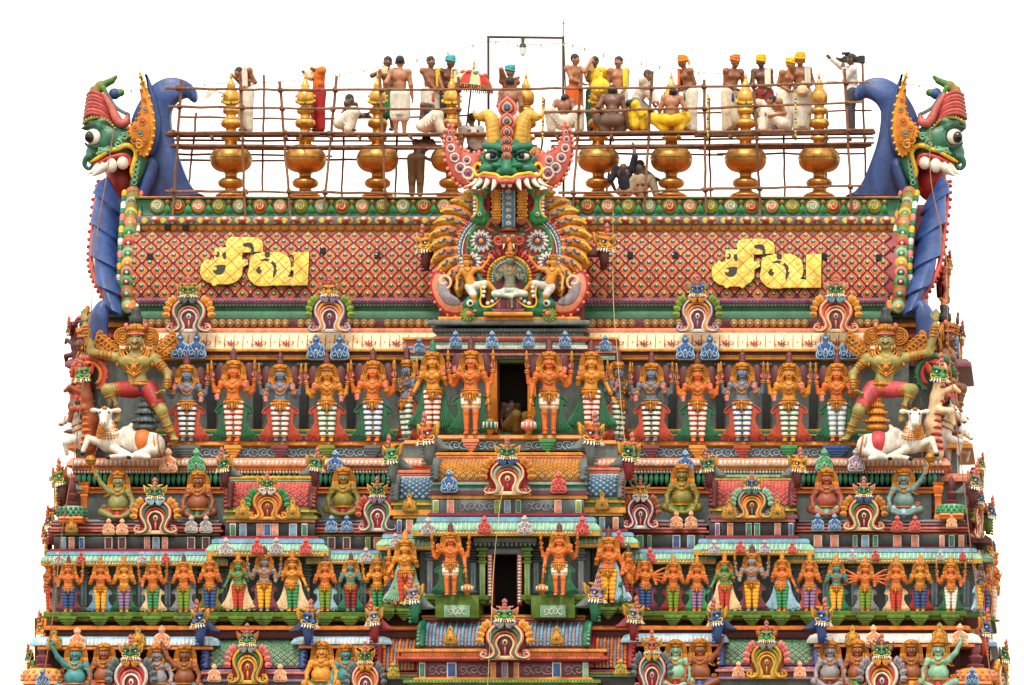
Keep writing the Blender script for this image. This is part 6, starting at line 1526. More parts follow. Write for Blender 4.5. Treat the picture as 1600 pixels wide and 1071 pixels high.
def dwarf(u, v, d, skin, cloth, label, raised=False, mx=1, sc=1.0, club=False):
    r = at('seated_dwarf', label, 'statue', u, v, d, 'fat seated dwarf figures', 0, sc, mx)
    child('body', 'dwarf%d' % raised, lambda: sculpt_mb(dwarf_prims(raised), ['amber'], 1.15), r, [skin])
    child('loincloth', 'dwarf_cloth', lambda: sculpt_mb([ell((0, -1, 9), (17, 11.8, 7.5), 2, 0), cap((0, -9, 9), (0, -15, 3), 6, 5, 2, 0)] + [cap((q * 9, -2, 9.5), (q * 18, -6, 10.4), 8.7, 7.8, 2, 0) for q in (-1, 1)], ['red'], 1.2), r, [cloth])
    child('face', 'dwarf_face', lambda: face_mb(60, 1.1, 0, 0, None, True), r); child('jewellery', 'dwarf_jewel', dwarf_jewel, r)
    child('crown', 'crown', crown_mb, r, None, (0, 0, 60 - 109 * 1.02), 1.02)
    child('halo', 'dwarf_halo', lambda: halo_mb(57, 17, 19, 4), r)
    if club:
        mb = MB(); mb.add(tube([(-34, -8, 66), (-40, -8, 84)], 1.8, 7), mat('gold', .38, .25)); mb.add(sphere((-42, -8, 92), (8, 8, 8.5), 12, 8), mat('gold', .38, .25)); mb.add(torus((-42, -8, 92), 8, 1.4, 16, 5), 'olive'); mb.build('club', r)
    return r
for a in [(185, 812, -.35, 'oliveskin', 'red', 'olive gold dwarf swinging a gold club at the left end of the dwarf row', True, 1, 1.0, True), (310, 812, -.35, 'brown', 'green', 'brown cross legged dwarf with gold halo right of the first pink arch at left', False, 1, 1.0),
          (537, 808, -.35, 'olive', 'cherry', 'olive dwarf with gold halo between the left pink tiled pavilion and the blue one', False, 1, 1.02), (1066, 805, -.35, 'olive', 'moss', 'olive dwarf leaning back right of the pink and navy arch ornament', False, -1, 1.04),
          (1292, 808, -.35, (178, 84, 60), 'mint', 'reddish brown dwarf with mint loincloth left of the salmon arch at the right end', False, -1, 1.0), (1412, 808, -.35, (112, 140, 134), 'ice', 'grey green dwarf swinging a gold club at the right end of the dwarf row', True, -1, 1.0, True),
          (118, 1085, 1.22, 'teal', 'red', 'teal dwarf stretching an arm in the bottom row at the left end', True, 1, 1.05), (163, 1080, 1.22, 'brown', 'rust', 'brown dwarf beside the teal dwarf in the bottom left corner', False, 1, .98), (246, 1084, 1.22, 'greyscarf', 'moss', 'grey dwarf right of the gold jawed mask in the bottom row', False, -1, 1.0), (289, 1084, 1.22, 'brown', 'teal', 'brown dwarf beside the left green tiled pavilion in the bottom row', True, 1, 1.0),
          (503, 1080, 1.22, 'amber', 'jade', 'amber dwarf right of the left green tiled pavilion in the bottom row', False, 1, 1.02), (541, 1080, 1.22, 'teal', 'teal', 'teal dwarf left of the bead rod pavilion in the bottom row', False, 1, .96), (1056, 1076, 1.22, 'mint', 'cherry', 'mint green dwarf with raised arm in the bottom row right of centre', True, 1, 1.0), (1094, 1076, 1.22, 'brown', 'blue', 'brown dwarf in blue loincloth left of the right green tiled pavilion', True, -1, 1.02),
          (1297, 1076, 1.22, 'greyscarf', 'maroon', 'grey dwarf right of the right green tiled pavilion in the bottom row', False, 1, .98), (1340, 1076, 1.22, 'brown', 'bright', 'brown dwarf with raised arm beside the grey dwarf at lower right', True, -1, 1.0), (1424, 1076, 1.22, 'brown', 'amber', 'brown dwarf right of the white arch ornament at lower right', False, 1, 1.0), (1466, 1078, 1.22, 'mint', 'red', 'mint green dwarf in red loincloth at the right end of the bottom row', True, -1, 1.05)]:
    dwarf(*a)
# ------------------------------------------------------------------ the two seated giants
def giant_prims():
    p = face_prims(158, 1.55, -6, 8) + [cap((7, -2, 146), (7, -2, 136), 8, 8.5, 3, 0), ell((7, -2, 122), (27, 14, 17), 5, 0), ell((-5, -12, 125), (13, 8, 10), 4, 0), ell((19, -12, 125), (13, 8, 10), 4, 0), cap((8, -2, 112), (12, -3, 92), 14, 14, 5, 0), ell((11, -9, 96), (12, 8, 9), 4, 0), ell((15, -2, 84), (20, 14, 12), 4, 0)]
    p += [ell((-21, -2, 131), (9, 9, 9), 4, 0), cap((-21, -2, 131), (-60, -8, 139), 8.2, 6.6, 3, 0), cap((-60, -8, 139), (-70, -14, 183), 6.4, 4.2, 2.5, 0)] + hand((-71, -16, 193), (-.05, 0, 1), (.2, -1, 0), 2.0, 0, 1, .1)
    p += [ell((36, -2, 130), (9, 9, 9), 4, 0), cap((36, -2, 130), (59, -6, 106), 8.2, 6.4, 3, 0), cap((59, -6, 106), (58, -18, 84), 6.2, 4.4, 2.5, 0)] + hand((52, -24, 76), (-1, -.2, -.35), (0, -.5, -1), 1.9, 0, 1, .2)
    p += [cap((28, -4, 82), (50, -18, 48), 13, 9.5, 4, 0), ell((50.5, -20, 47), (8.5, 8, 9), 3, 0), cap((50, -18, 46), (67, -12, 8), 8.6, 5, 3, 0), ell((71, -20, 3), (6, 12, 4.6), 2.5, 0)]
    for t in range(5): p.append(cap((67 + 2.2 * t, -29, 2.5), (66.4 + 2.6 * t, -33, 2), 1.7, 1.5, .6, 0))
    p += [cap((4, -4, 82), (-33, -24, 80), 13, 9.5, 4, 0), ell((-34, -26, 80), (8.5, 8, 8.5), 3, 0), cap((-33, -24, 78), (-17, -20, 36), 8.4, 5, 3, 0), ell((-18, -28, 31), (5.6, 11, 4.6), 2.5, 0)]
    return p
def giant_cloth(): return [ell((15, -2, 82), (21.4, 15.2, 11), 3, 0), cap((28, -4, 82), (43, -14, 60), 14.2, 11.6, 3, 0), cap((4, -4, 82), (-20, -17, 81), 14.2, 11.6, 3, 0)]
def giant_gold():
    mb = MB(); g = mat('gold', .38, .25, wear=.45)
    for a, b, c_, yd, r in ((14, 141, 10, 15, 1.5), (19, 141, 22, 19, 1.8), (23, 142, 34, 19, 1.6)): mb.add(chain(a, b, c_, yd, r, 15, 7), g)
    beads(mb, g, [(x + 7, -20 + abs(x) * .3, 108 - (9 - abs(x)) * .7) for x in (-9, -6, -3, 0, 3, 6, 9)], 2.8); mb.add(sphere((7, -21, 114), (5, 2.5, 5)), g); mb.add(sphere((7, -23, 114), (2, 1.4, 2)), 'red'); mb.add(sphere((7, -20, 104), (3.4, 2.4, 5)), g)
    for z, r in ((94, 1.6), (90, 2.2)): mb.add(torus((13, -3, z), 16.5 + (94 - z) * .6, r, 30, 6, (1, .82, 1)), g)
    for x in np.linspace(-14, 14, 9): mb.add(sphere((13 + x, -19 + abs(x) * .3, 89), 2.6, 7, 5), g)
    for a, b, ts, r in (((-21, -2, 131), (-60, -8, 139), (.3, .45, .6, .75), 8.2), ((-60, -8, 139), (-70, -14, 183), (.6, .72, .84, .94), 5.4), ((36, -2, 130), (59, -6, 106), (.35, .5, .65), 8), ((59, -6, 106), (58, -18, 84), (.5, .7, .9), 5.6), ((50, -18, 46), (67, -12, 8), (.2, .55, .78), 7.4), ((-33, -24, 78), (-17, -20, 36), (.2, .55, .8), 7.4), ((28, -4, 82), (50, -18, 48), (.66, .74), 11.6), ((4, -4, 82), (-33, -24, 80), (.62, .7), 11.6)):
        a, b = Vector(a), Vector(b); q = (b - a).to_track_quat('Z', 'Y').to_euler()
        for i, t in enumerate(ts):
            mb.add(torus(a.lerp(b, t), r * (1 - .2 * t) + .6, 1.5, 16, 6, rot=q), g)
            for k in range(5): mb.add(sphere(a.lerp(b, t) + Vector((-6 + 3 * k, -r * .95 + abs(k - 2) * .8, -1.5)), 1.3, 6, 4), g)
    for q in (-1, 1):
        mb.add(sphere((8 + q * 13.5, -6, 147), (3.4, 3, 4.4), 8, 6), g); mb.add(sphere((7 + q * 27, -10, 120), (2.6, 2, 4), 8, 6), g)
    return mb
def giant_crown():
    mb = MB(); g = mat('gold', .38, .25, wear=.45)
    mb.add(torus((8, -4, 168), 12.6, 2, 24, 7, (1, .9, 1)), 'pink')
    mb.add(lathe([(12, 0), (13, 3), (12, 6), (13, 8), (11, 13), (9, 16)], 22), g, (8, -4, 168))
    for i in range(9):
        a = -math.pi + math.pi * i / 8; mb.add(sphere((8 + 13 * math.cos(a), -4 + 12.6 * math.sin(a), 176), (2.8, 2.4, 3.6), 7, 5), g)
    for q in (-1, 1): mb.add(sphere((8 + q * 15, -4, 181), (4, 3.4, 5), 8, 6), 'pink'); 
    mb.add(sphere((8, -17, 179), (4, 2.4, 5)), g)
    return mb
def giant_bun():
    mb = MB(); mb.add(lathe([(9, 0), (11, 4), (10, 12), (7, 16), (8, 22), (6, 26), (3, 28)], 16), 'dark', (8, -2, 183)); mb.add(lathe([(5.5, 0), (6, 4), (3.5, 7), (4.5, 12), (2, 16)], 12), mat((222, 120, 30)), (3, 1, 206)); 
    for i in range(9): mb.add(tube([(8 + 9 * math.cos(i * .7), -2 + 9 * math.sin(i * .7), 184), (8 + 9.4 * math.cos(i * .7), -2 + 9.4 * math.sin(i * .7), 196)], 1.4, 5), 'dark')
    return mb
def giant_wheels():
    mb = MB(); g = mat('gold', .42, .2, wear=.45)
    for q in (-1, 1):
        c = (8 + q * 21, 2, 165)
        mb.add(xf(lathe([(.5, -2), (13.5, -2), (14.5, 0), (13.5, 2), (.5, 3)], 26), c, 1, (R(90), 0, 0)), g)
        for r_ in (13, 9, 5): mb.add(torus((c[0], c[1] - 3, c[2]), r_, 1.3, 24, 6, rot=(R(90), 0, 0)), g)
        for i in range(18): mb.add(sphere((c[0] + 11 * math.cos(i * .349), c[1] - 3.4, c[2] + 11 * math.sin(i * .349)), 1.4, 6, 4), g)
        for pts in (((q * 22 + 7, 6, 136), (q * 34 + 7, 6, 150), (q * 46 + 7, 5, 158), (q * 58 + 7, 6, 170)), ((q * 26 + 7, 6, 128), (q * 40 + 7, 5, 138), (q * 52 + 7, 4, 144), (q * 62 + 7, 6, 158))):
            mb.add(tube(crom(pts, 5), [2, 3, 3, 1.5], 8), g)
            for k, w_ in enumerate(crom(pts, 4)): mb.add(torus((w_[0], w_[1] - 2, w_[2] + (2.5 if k % 2 else -2)), 3.6, 1.5, 11, 5, rot=(R(90), 0, 0)), g)
        for i in range(7):
            t = i / 6.0; mb.add(torus((7 + q * (26 + 32 * t), 1, 136 + 26 * t), 4.2, 1.5, 12, 5, rot=(R(90), 0, 0)), g)
    return mb
def giant_tassel():
    mb = MB(); mb.slot(mat('steel'))
    for z, r in ((66, 8), (56, 12), (45, 16), (32, 20)):
        mb.add(lathe([(r * .45, 12), (r * .7, 6), (r, 0), (r * .9, -1.5), (r * .4, 0)], 20), 0, (23, 2, z))
        for i in range(18): mb.add(sphere((23 + r * math.cos(i * .349), 2 + r * math.sin(i * .349), z + .5), (2.2, 2, 3), 6, 4), 0)
    mb.add(lathe([(16, -2), (18, 4), (8, 10)], 18), 0, (23, 2, 21))
    return mb
def giant(mx, label, skin, cloth, belt, tassel, u, v, d, rz=0.0, sc=1.0):
    r = at('seated_giant', label, 'statue', u, v, d, 'giant corner guardians', rz, sc, mx)
    child('body', 'giant', lambda: sculpt_mb(giant_prims(), ['oliveskin'], 1.5), r, [skin]); child('shorts', 'giant_cloth', lambda: sculpt_mb(giant_cloth(), ['red'], 1.5), r, [cloth])
    child('sash', 'giant_sash', lambda: sculpt_mb([ell((13, -3, 91), (18.4, 15.6, 5.5), 2, 0), ell((16, -10, 84), (9, 8, 10), 3, 0)], ['navy'], 1.4), r, [belt])
    child('face', 'giant_face', lambda: face_mb(158, 1.55, -6, 8, None, True), r); child('jewellery', 'giant_gold', giant_gold, r); child('crown', 'giant_crown', giant_crown, r); child('topknot', 'giant_bun', giant_bun, r)
    child('halo_wheels', 'giant_wheels', giant_wheels, r); child('tassel', 'giant_tassel', giant_tassel, r, [tassel])
    return r
giant(1, 'greenish seated giant in red shorts with raised arm on the left corner', (166, 146, 76), (176, 36, 34), 'navy', 'steel', 205, 691, -.95)
giant(-1, 'greenish seated giant in pink shorts with raised arm on the right corner', (160, 148, 78), (208, 76, 84), 'gold', 'amber', 1392, 691, -.95)
giant(1, 'brown seated giant on the left flank wall seen edge on past the corner', (128, 74, 44), 'red', 'navy', 'steel', 136, 682, -3.0, R(-86), .92)
giant(-1, 'brown seated giant on the right flank wall seen edge on past the corner', (128, 74, 44), 'red', 'navy', 'steel', 1475, 684, -3.0, R(86), .98)
# white bulls with saddle cloths
def bull_prims():
    p = [ell((30, 0, 27), (32, 17, 19), 6, 0), ell((50, 0, 24), (18, 17, 19), 5, 0), ell((8, 0, 42), (12, 9, 12), 5, 0), cap((10, 0, 48), (15, 2, 56), 5, 3, 2, 0), ell((-18, -4, 31), (19, 15, 19), 6, 0), cap((-18, -6, 40), (-24, -8, 64), 14, 9.5, 5, 0), ell((-24, -10, 73), (10.5, 9, 10), 4, 0), cap((-24, -14, 70), (-24, -26, 58), 8, 5.6, 3, 0), ell((-24, -29, 56.5), (6.4, 4.6, 4.8), 2, 0)]
    for q in (-1, 1): p += [cap((-24 + q * 9, -6, 77), (-24 + q * 20, -6, 79), 3.2, 2.6, 1.5, 0), ell((-24 + q * 19, -7, 78), (6, 2, 4), 1.5, 0), ell((-24 + q * 6, -16, 74), (3.6, 3, 3), 1.5, 0)]
    p += [cap((-28, -6, 26), (-50, -14, 34), 7.5, 5, 3, 0), cap((-50, -14, 34), (-57, -20, 14), 5, 3.6, 2, 0), cap((-10, -12, 18), (14, -22, 7), 7, 5, 3, 0), cap((14, -22, 7), (-14, -24, 4), 4.6, 3.6, 2, 0), cap((52, -12, 16), (26, -20, 7), 9, 6, 3, 0), cap((26, -20, 7), (46, -24, 4), 5, 3.6, 2, 0), cap((20, -22, 5), (16, -25, 4), 4, 3, 2, 0)]
    return p
def bull_dark():
    mb = MB(); m = mat('black', .35)
    for q in (-1, 1):
        mb.add(tube(crom([(-24 + q * 6, -6, 81), (-24 + q * 10, -5, 90), (-24 + q * 7, -4, 99)], 5), [3.2, 2.6, .6], 8), m); mb.add(sphere((-24 + q * 6.6, -18.4, 74), (2, 1.4, 1.9), 8, 6), m); mb.add(sphere((-24 + q * 2.6, -33, 57), (1, .8, 1), 6, 4), m)
    for c in ((-58, -20.5, 10), (-17, -25, 3.6), (15, -25, 3.8)): mb.add(sphere(c, (4.4, 3.6, 3.6), 9, 6), m)
    return mb
def bull_gold():
    mb = MB(); g = mat('gold', .4, .25, wear=.4)
    for i, (z, r) in enumerate(((60, 11), (54, 13.5), (48, 15.5), (42, 17.5))):
        c = (-22 + i * .6, -7 + i * .3, z); mb.add(torus(c, r, 1.4, 22, 6, (1, .86, 1), (R(18), 0, 0)), g if i else 'pink')
        for k in range(12):
            a = math.pi + math.pi * k / 11; mb.add(sphere((c[0] + r * math.cos(a), c[1] + r * .9 * math.sin(a), z - 3 + r * .3 * math.sin(a)), (1.8, 1.6, 2.4), 6, 4), g)
    mb.add(sphere((-24, -17.5, 81), (4, 2, 3)), g); mb.add(tube([(-30, -19, 66), (-24, -24, 65), (-18, -19, 66)], 1.2, 6), g)
    for x in (60, 66): mb.add(torus((x - 6, 0, 24), 17.5, 1.3, 26, 6, (1, 1.05, 1), (0, R(80), 0)), g)
    return mb
def bull(mx, label, cloth, edge, u, v, d):
    r = at('resting_bull', label, 'statue', u, v, d, 'white bulls at the corners', 0, 1, mx)
    child('body', 'bull', lambda: sculpt_mb(bull_prims(), [(232, 222, 208)], 1.25), r); child('horns_and_hooves', 'bull_dark', bull_dark, r); child('garlands', 'bull_gold', bull_gold, r)
    child('saddle_cloth', 'bull_cloth', lambda: sculpt_mb([ell((33, -1, 29), (18, 18.6, 19.4), 2, 0), cut(ell((52, 0, 30), (8, 30, 30), 1, 1)), cut(ell((12, 0, 30), (7, 30, 30), 1, 1)), cut(ell((32, 0, 4), (40, 40, 10), 1, 1))], ['orange', 'gold'], 1.1), r, [cloth, edge])
    return r
bull(1, 'white resting bull with an orange saddle cloth at the foot of the left giant', (214, 110, 30), 'gold', 190, 720, -.45)
bull(-1, 'white resting bull with a pink saddle cloth at the foot of the right giant', (206, 60, 70), 'moss', 1406, 722, -.45)
# rearing lion dragons and white horses on the corners
def rear_prims(): return [cap((4, 0, 0), (8, -4, 40), 12, 11, 6, 0), cap((8, -4, 40), (2, -8, 78), 11, 9, 6, 0), cap((2, -8, 78), (-4, -8, 112), 9, 8, 5, 0), ell((-3, -10, 120), (10, 10, 10), 4, 0), cap((-4, -12, 84), (-22, -14, 92), 5, 4, 2.5, 0), cap((-22, -14, 92), (-30, -12, 86), 4, 3, 2, 0), cap((0, -12, 60), (-18, -18, 58), 6, 5, 3, 0), cap((-18, -18, 58), (-22, -14, 40), 5, 3.4, 2, 0), cap((12, 0, 10), (26, 4, 6), 7, 5, 3, 0)]
def rear_mb():
    mb = MB(); mb.slot(mat('rust')); mb.slot(mat('amber'))
    for i in range(11):
        z = 6 + i * 9.5; x = np.interp(z, [0, 40, 78, 112], [4, 8, 2, -4]); mb.add(torus((x - 3, -7, z), 9.5, 2.6, 16, 6, (.8, .8, 1), (R(-10), 0, 0)), 0)
    mb.add(tube(on(arc(4, 112, 26, -60, 190, 18), 4), [3, 5, 5, 3], 8), 1); mb.add(tube(on(arc(4, 112, 19, -50, 190, 18), 2), 3, 7), 0)
    for i in range(12): mb.add(sphere((4 + 28 * math.cos(R(-50 + 20 * i)), 3, 112 + 28 * math.sin(R(-50 + 20 * i))), 3.2, 7, 5), 1)
    return mb
def rearing(u, v, d, mx, label, body, belly, ring_, face, sc=1.0, rz=0.0):
    r = at('rearing_dragon', label, 'statue', u, v, d, 'rearing dragons on the corners', rz, sc, mx)
    child('body', 'rear', lambda: sculpt_mb(rear_prims(), ['brown'], 1.5), r, [body]); child('ribbed_mane', 'rear_mb', rear_mb, r, [belly, ring_]); small_mask(r, face, 'red', None, 96, .3, (0, 0, R(-40)), -14)
    return r
rearing(134, 700, -.9, 1, 'rearing green faced dragon with orange ribbed belly between the left bull and the giant club', (170, 80, 36), 'orange', 'rust', 'bright', 1.02)
rearing(1466, 708, -.9, -1, 'rearing green faced dragon with red ribbed belly at the right bull', 'cream', 'red', 'green', 'bright', 1.1)
rearing(122, 600, -3.2, 1, 'rearing maroon dragon high on the left flank beside the blue hood', 'maroon', 'cherry', 'rust', 'maroon', .75, R(-50))
def horse_prims(): return [ell((10, 0, 24), (22, 14, 18), 6, 0), cap((0, -2, 34), (-12, -4, 62), 13, 8, 5, 0), ell((-14, -6, 70), (9, 8, 9), 4, 0), cap((-16, -8, 68), (-32, -14, 54), 7.4, 5, 3, 0), ell((-33, -15, 53), (5.6, 5, 5), 2, 0), cap((-8, -8, 26), (-26, -14, 20), 7, 5, 3, 0), cap((-26, -14, 20), (-24, -12, 2), 5, 3.6, 2, 0), cap((20, -6, 14), (18, -8, 0), 8, 5, 3, 0)] + [cap((-12, -4 + q * 5, 76), (-11, -4 + q * 7, 86), 2.6, 1, 1.5, 0) for q in (-1, 1)]
def horse_mb():
    mb = MB()
    mb.add(tube(crom([(-6, -2, 84), (4, 2, 74), (8, 2, 58), (12, 0, 44)], 5), [3, 6, 6, 4], 8), 'maroon'); mb.add(sphere((-20, -13.5, 70), (2.2, 1.6, 2.2), 8, 5), 'black'); mb.add(sphere((-33, -19.5, 51), (3, 1.6, 1.6), 6, 4), 'cherry')
    for x, z, r in ((-3, 44, 13), (-7, 52, 11)): mb.add(torus((x, -2, z), r, 1.6, 20, 6, rot=(0, R(-24), 0)), mat('gold', .4, .25))
    mb.add(tube([(-26, -16, 66), (-28, -17, 58), (-24, -15, 52)], 1.2, 6), 'pink'); mb.add(lathe([(4, 0), (5, 3), (1, 12)], 9), 'black', (-10, -4, 80))
    return mb
def horse(u, v, d, mx, label, sc=1.0, rz=0.0):
    r = at('rearing_horse', label, 'statue', u, v, d, 'white horses on the corners', rz, sc, mx)
    child('body', 'horse', lambda: sculpt_mb(horse_prims(), [(230, 222, 210)], 1.3), r); child('mane_and_harness', 'horse_mb', horse_mb, r)
    return r
horse(128, 712, -1.3, 1, 'white horse with gold harness looking out beyond the left bull', .92); horse(1474, 712, -1.3, -1, 'white horse with pink bridle looking out beyond the right bull', 1.0); horse(1492, 722, -3.2, -1, 'second white horse lower on the right flank', .7, R(30))
# flank ornaments that give the tower its broken outline
FL = [(88, 795, -.8, 62, 'green masked arch seen edge on at the left flank of the dwarf row', ('amber', 'green', 'rust', 'maroon', 'cream'), 'lime', 'moss', 'amber', 'gold', -78, 66), (72, 880, -2.0, 58, 'amber arch seen edge on at the left flank of the lower row', ('amber', 'rust', 'red', 'maroon', 'cream'), 'amber', 'rust', 'amber', 'gold', -80, 60), (50, 1085, .3, 76, 'moss green leafed arch seen edge on at the bottom left corner', ('salmon', 'green', 'amber', 'maroon', 'cream'), 'moss', 'green', 'amber', 'gold', -78, 80),
      (1528, 838, -.8, 62, 'cherry arch with olive leaves seen edge on at the right flank', ('cherry', 'rust', 'red', 'maroon', 'cream'), 'olive', 'blue', 'pink', 'gold', 78, 80), (1530, 780, -2.5, 60, 'mask with pink comb seen edge on high at the right flank', ('pink', 'green', 'red', 'maroon', 'cream'), 'pink', 'moss', 'pink', 'gold', 80, 74), (1565, 1095, -.2, 76, 'amber leafed arch seen edge on at the bottom right corner', ('amber', 'green', 'rust', 'maroon', 'cream'), 'amber', 'green', 'slate', 'gold', 78, 96), (1545, 905, -2.2, 60, 'rust arch seen edge on at the right flank of the lower row', ('rust', 'amber', 'red', 'maroon', 'cream'), 'amber', 'amber', 'amber', 'gold', 80, 60),
      (1492, 700, -3.4, 60, 'pale blue leafed arch seen edge on at the right flank of the upper row', ('salmon', 'blue', 'red', 'maroon', 'cream'), 'sky', 'pink', 'amber', 'gold', 82, 74), (1498, 580, -4.2, 60, 'plum arch seen edge on at the right flank beside the raised hand', ('plum', 'rust', 'pink', 'maroon', 'cream'), 'sky', 'maroon', 'rust', 'gold', 84, 80), (1478, 470, -5.0, 60, 'small orange arch seen edge on behind the right hood', ('rust', 'orange', 'pink', 'maroon', 'cream'), 'rust', 'orange', 'cherry', 'gold', 84, 80), (1470, 395, -5.6, 60, 'small dark arch seen edge on high behind the right hood', ('plum', 'maroon', 'rust', 'maroon', 'cream'), 'cherry', 'maroon', 'cherry', 'gold', 84, 80)]
for u, v, d, w_, lb, c_, lf, fc, hn, ms, ang, hh in FL: arch(u, v - hh, v, d, w_, lb, c_, lf, fc, hn, ms, R(ang))
dragon(100, 764, -.2, 52, 'moss green dragon head jutting out past the left corner above the small dome', 'moss', 'slate', 'maroon', 1, 'rust', 70, group='dragon heads on the corners'); dragon(82, 830, -1.4, 44, 'plum dragon head jutting out past the left corner beside the small dome', 'plum', 'moss', 'cherry', 1, 'amber', 75, group='dragon heads on the corners')
dragon(1520, 770, -.2, 52, 'slate dragon head jutting out past the right corner above the small dome', 'slate', 'slate', 'maroon', -1, 'pink', 70, group='dragon heads on the corners'); dragon(1545, 815, -1.6, 44, 'blue dragon head with curled grey fin furthest out at the right corner', 'hood', 'slate', 'moss', -1, 'rust', 75, group='dragon heads on the corners')
dragon(70, 1000, .4, 50, 'orange dragon head at the left corner under the mossy ledge', 'orange', 'purple', 'rust', 1, 'amber', 75, group='dragon heads on the corners'); dragon(1536, 1000, .3, 54, 'blue dragon head at the right corner under the mossy ledge', 'blue', 'moss', 'rust', -1, 'amber', 75, group='dragon heads on the corners')
# ------------------------------------------------------------------ great dragon heads on both ends of the roof, drawn for the left end and mirrored for the right
HD = -5.6; HP = P(215, 300, HD); HK = (D - HD) / D
def hl(u, v, d=HD):
    q = (P(u, v, d) - HP) / (PX * HK); return (q.x, q.y, q.z)
def hx(u, v): return (hl(u, v)[0], hl(u, v)[2])
def head_parts(left):
    loc = HP.copy()
    if not left: loc.x = -loc.x
    lb = 'great green dragon head on the blue hooded gable nearest the feather whisk' if left else 'great green dragon head on the blue hooded gable beside the cameraman'
    r = thing('dragon_head', lb, 'dragon', loc, 'great dragon heads on the roof ends', 0, (HK * (1 if left else -1), HK, HK))
    if not left:
        for ch in HEAD0.children:
            c = ch.copy(); COL.objects.link(c); c.parent = r
            for g_ in ch.children: e = g_.copy(); COL.objects.link(e); e.parent = c
        return r
    def pt(name, fn, parent=None):
        mb = MB(); fn(mb); return mb.build(name, parent or r)
    hood = mat('hood', .42, wear=.4, bump=.35, grain=3)
    def f(mb):
        o = crom([hx(u, v) for u, v in ((222, 309), (316, 309), (306, 300), (293, 282), (277, 241), (269, 211), (266, 181), (270, 166), (278, 157), (290, 152), (297, 157), (303, 159), (307, 153), (305, 140), (292, 128), (268, 123), (245, 131), (226, 151), (212, 176), (206, 200), (208, 240))], 5, True)
        mb.add(plate(o, -16, 16, 3), hood)
    pt('hooked_crest', f)
    def f(mb):
        e = [(225, 121), (233, 138), (243, 170), (247.5, 201), (244, 229), (234, 249), (221, 242), (211, 222), (207, 206), (222, 188), (228, 163), (227, 142)]
        o = crom([hx(u, v) for u, v in e], 5, True); oo = np.array(o)
        mb.add(plate(oo + np.array([7, 2]), -34, -16, 3), hood); mb.add(plate(oo, -46, -32, 2), 'amber')
        c0 = np.array(hx(226, 206)); mb.add(plate((oo - c0) * .72 + c0, -49, -40, 1.5), mat((222, 132, 34)))
        for i in range(0, len(oo), 2): mb.add(sphere((oo[i][0], -46, oo[i][1]), (2.4, 2.2, 2.4), 6, 5), 'brightyellow' if i < 26 else 'gold')
        for u, v, q, c in ((230, 196, 5, 'rust'), (226, 214, 5, 'teal'), (218, 206, 4, 'rust'), (234, 178, 3.6, 'teal'), (217, 226, 4.4, 'cherry'), (233, 226, 4, 'gold'), (232, 162, 2.8, 'rust')):
            x, z = hx(u, v); mb.add(torus((x, -49.5, z), q, 1.3, 14, 5, rot=(R(90), 0, 0)), 'gold'); mb.add(sphere((x, -49.5, z), (q * .75, 2.4, q * .75), 8, 6), c)
        mb.add(tube(on([(a, b) for a, b in spiral(*hx(224, 232), 1.5, 8, 0, 520, 22)], -49.5), 1.3, 6), 'paleGold')
    pt('ear', f)
    def g3(u, v, y): x, z = hx(u, v); return (x, y, z)
    p = [ell(g3(176, 222, -4), (37, 38, 34), 6, 0), ell(g3(160, 196, -4), (28, 34, 16), 5, 0), cap(g3(150, 240, -6), g3(186, 226, -10), 15, 22, 6, 0), ell(g3(150, 250, -8), (12, 22, 10), 5, 0), cap(g3(192, 238, -6), g3(206, 282, -4), 24, 18, 6, 0), ell(g3(196, 224, -22), (16, 16, 16), 5, 0),
         cap(g3(138, 204, -30), g3(160, 202, -34), 4, 5, 3, 0), cap(g3(160, 202, -34), g3(172, 212, -34), 5, 4, 3, 0), cut(ell(g3(152, 218, -34), (13, 12, 12), 2, 0)), cut(ell(g3(182, 278, -16), (30, 46, 34), 3, 1)), cut(ell(g3(156, 286, -10), (30, 46, 26), 3, 1)), ell(g3(188, 282, 12), (24, 20, 32), 3, 1), ell(g3(146, 264, -16), (5, 6, 4), 2, 0), cap(g3(150, 260, -18), g3(146, 266, -18), 5, 3, 2, 0)]
    p += [ell(g3(190, 222, -34), (9, 5, 6), 2, 2), ell(g3(172, 240, -36), (8, 5, 5), 2, 2), ell(g3(162, 244, -34), (7, 5, 4), 2, 2), ell(g3(146, 194, -30), (9, 6, 4), 2, 2), ell(g3(166, 192, -34), (8, 6, 4), 2, 2), ell(g3(204, 216, -28), (6, 5, 5), 2, 2)] + [cap(g3(a, b_, -30), g3(c_, e_, -34), 2.6, 2.2, 1, 3) for a, b_, c_, e_ in ((137, 197, 168, 196), (136, 204, 152, 201), (152, 201, 168, 208), (168, 196, 182, 206))]
    face = sculpt_mb(p, [mat((44, 112, 80), .4), 'red', mat((120, 172, 130), .45), mat((30, 66, 52), .45)], 1.5).build('face', r)
    def f(mb):
        for k, y in ((1, -34), (-1, 20)):
            mb.add(sphere(g3(151, 218, y), (12.4, 9, 12.6), 16, 10), mat((236, 230, 216), .2, wear=.1)); mb.add(sphere(g3(146.5, 219, y - k * 4.6), (8.8, 6.5, 9.2), 14, 9), mat((66, 40, 30), .2)); mb.add(sphere(g3(145, 219, y - k * 7.6), (6.6, 4, 7), 12, 8), mat('black', .12))
    pt('eye', f, face)
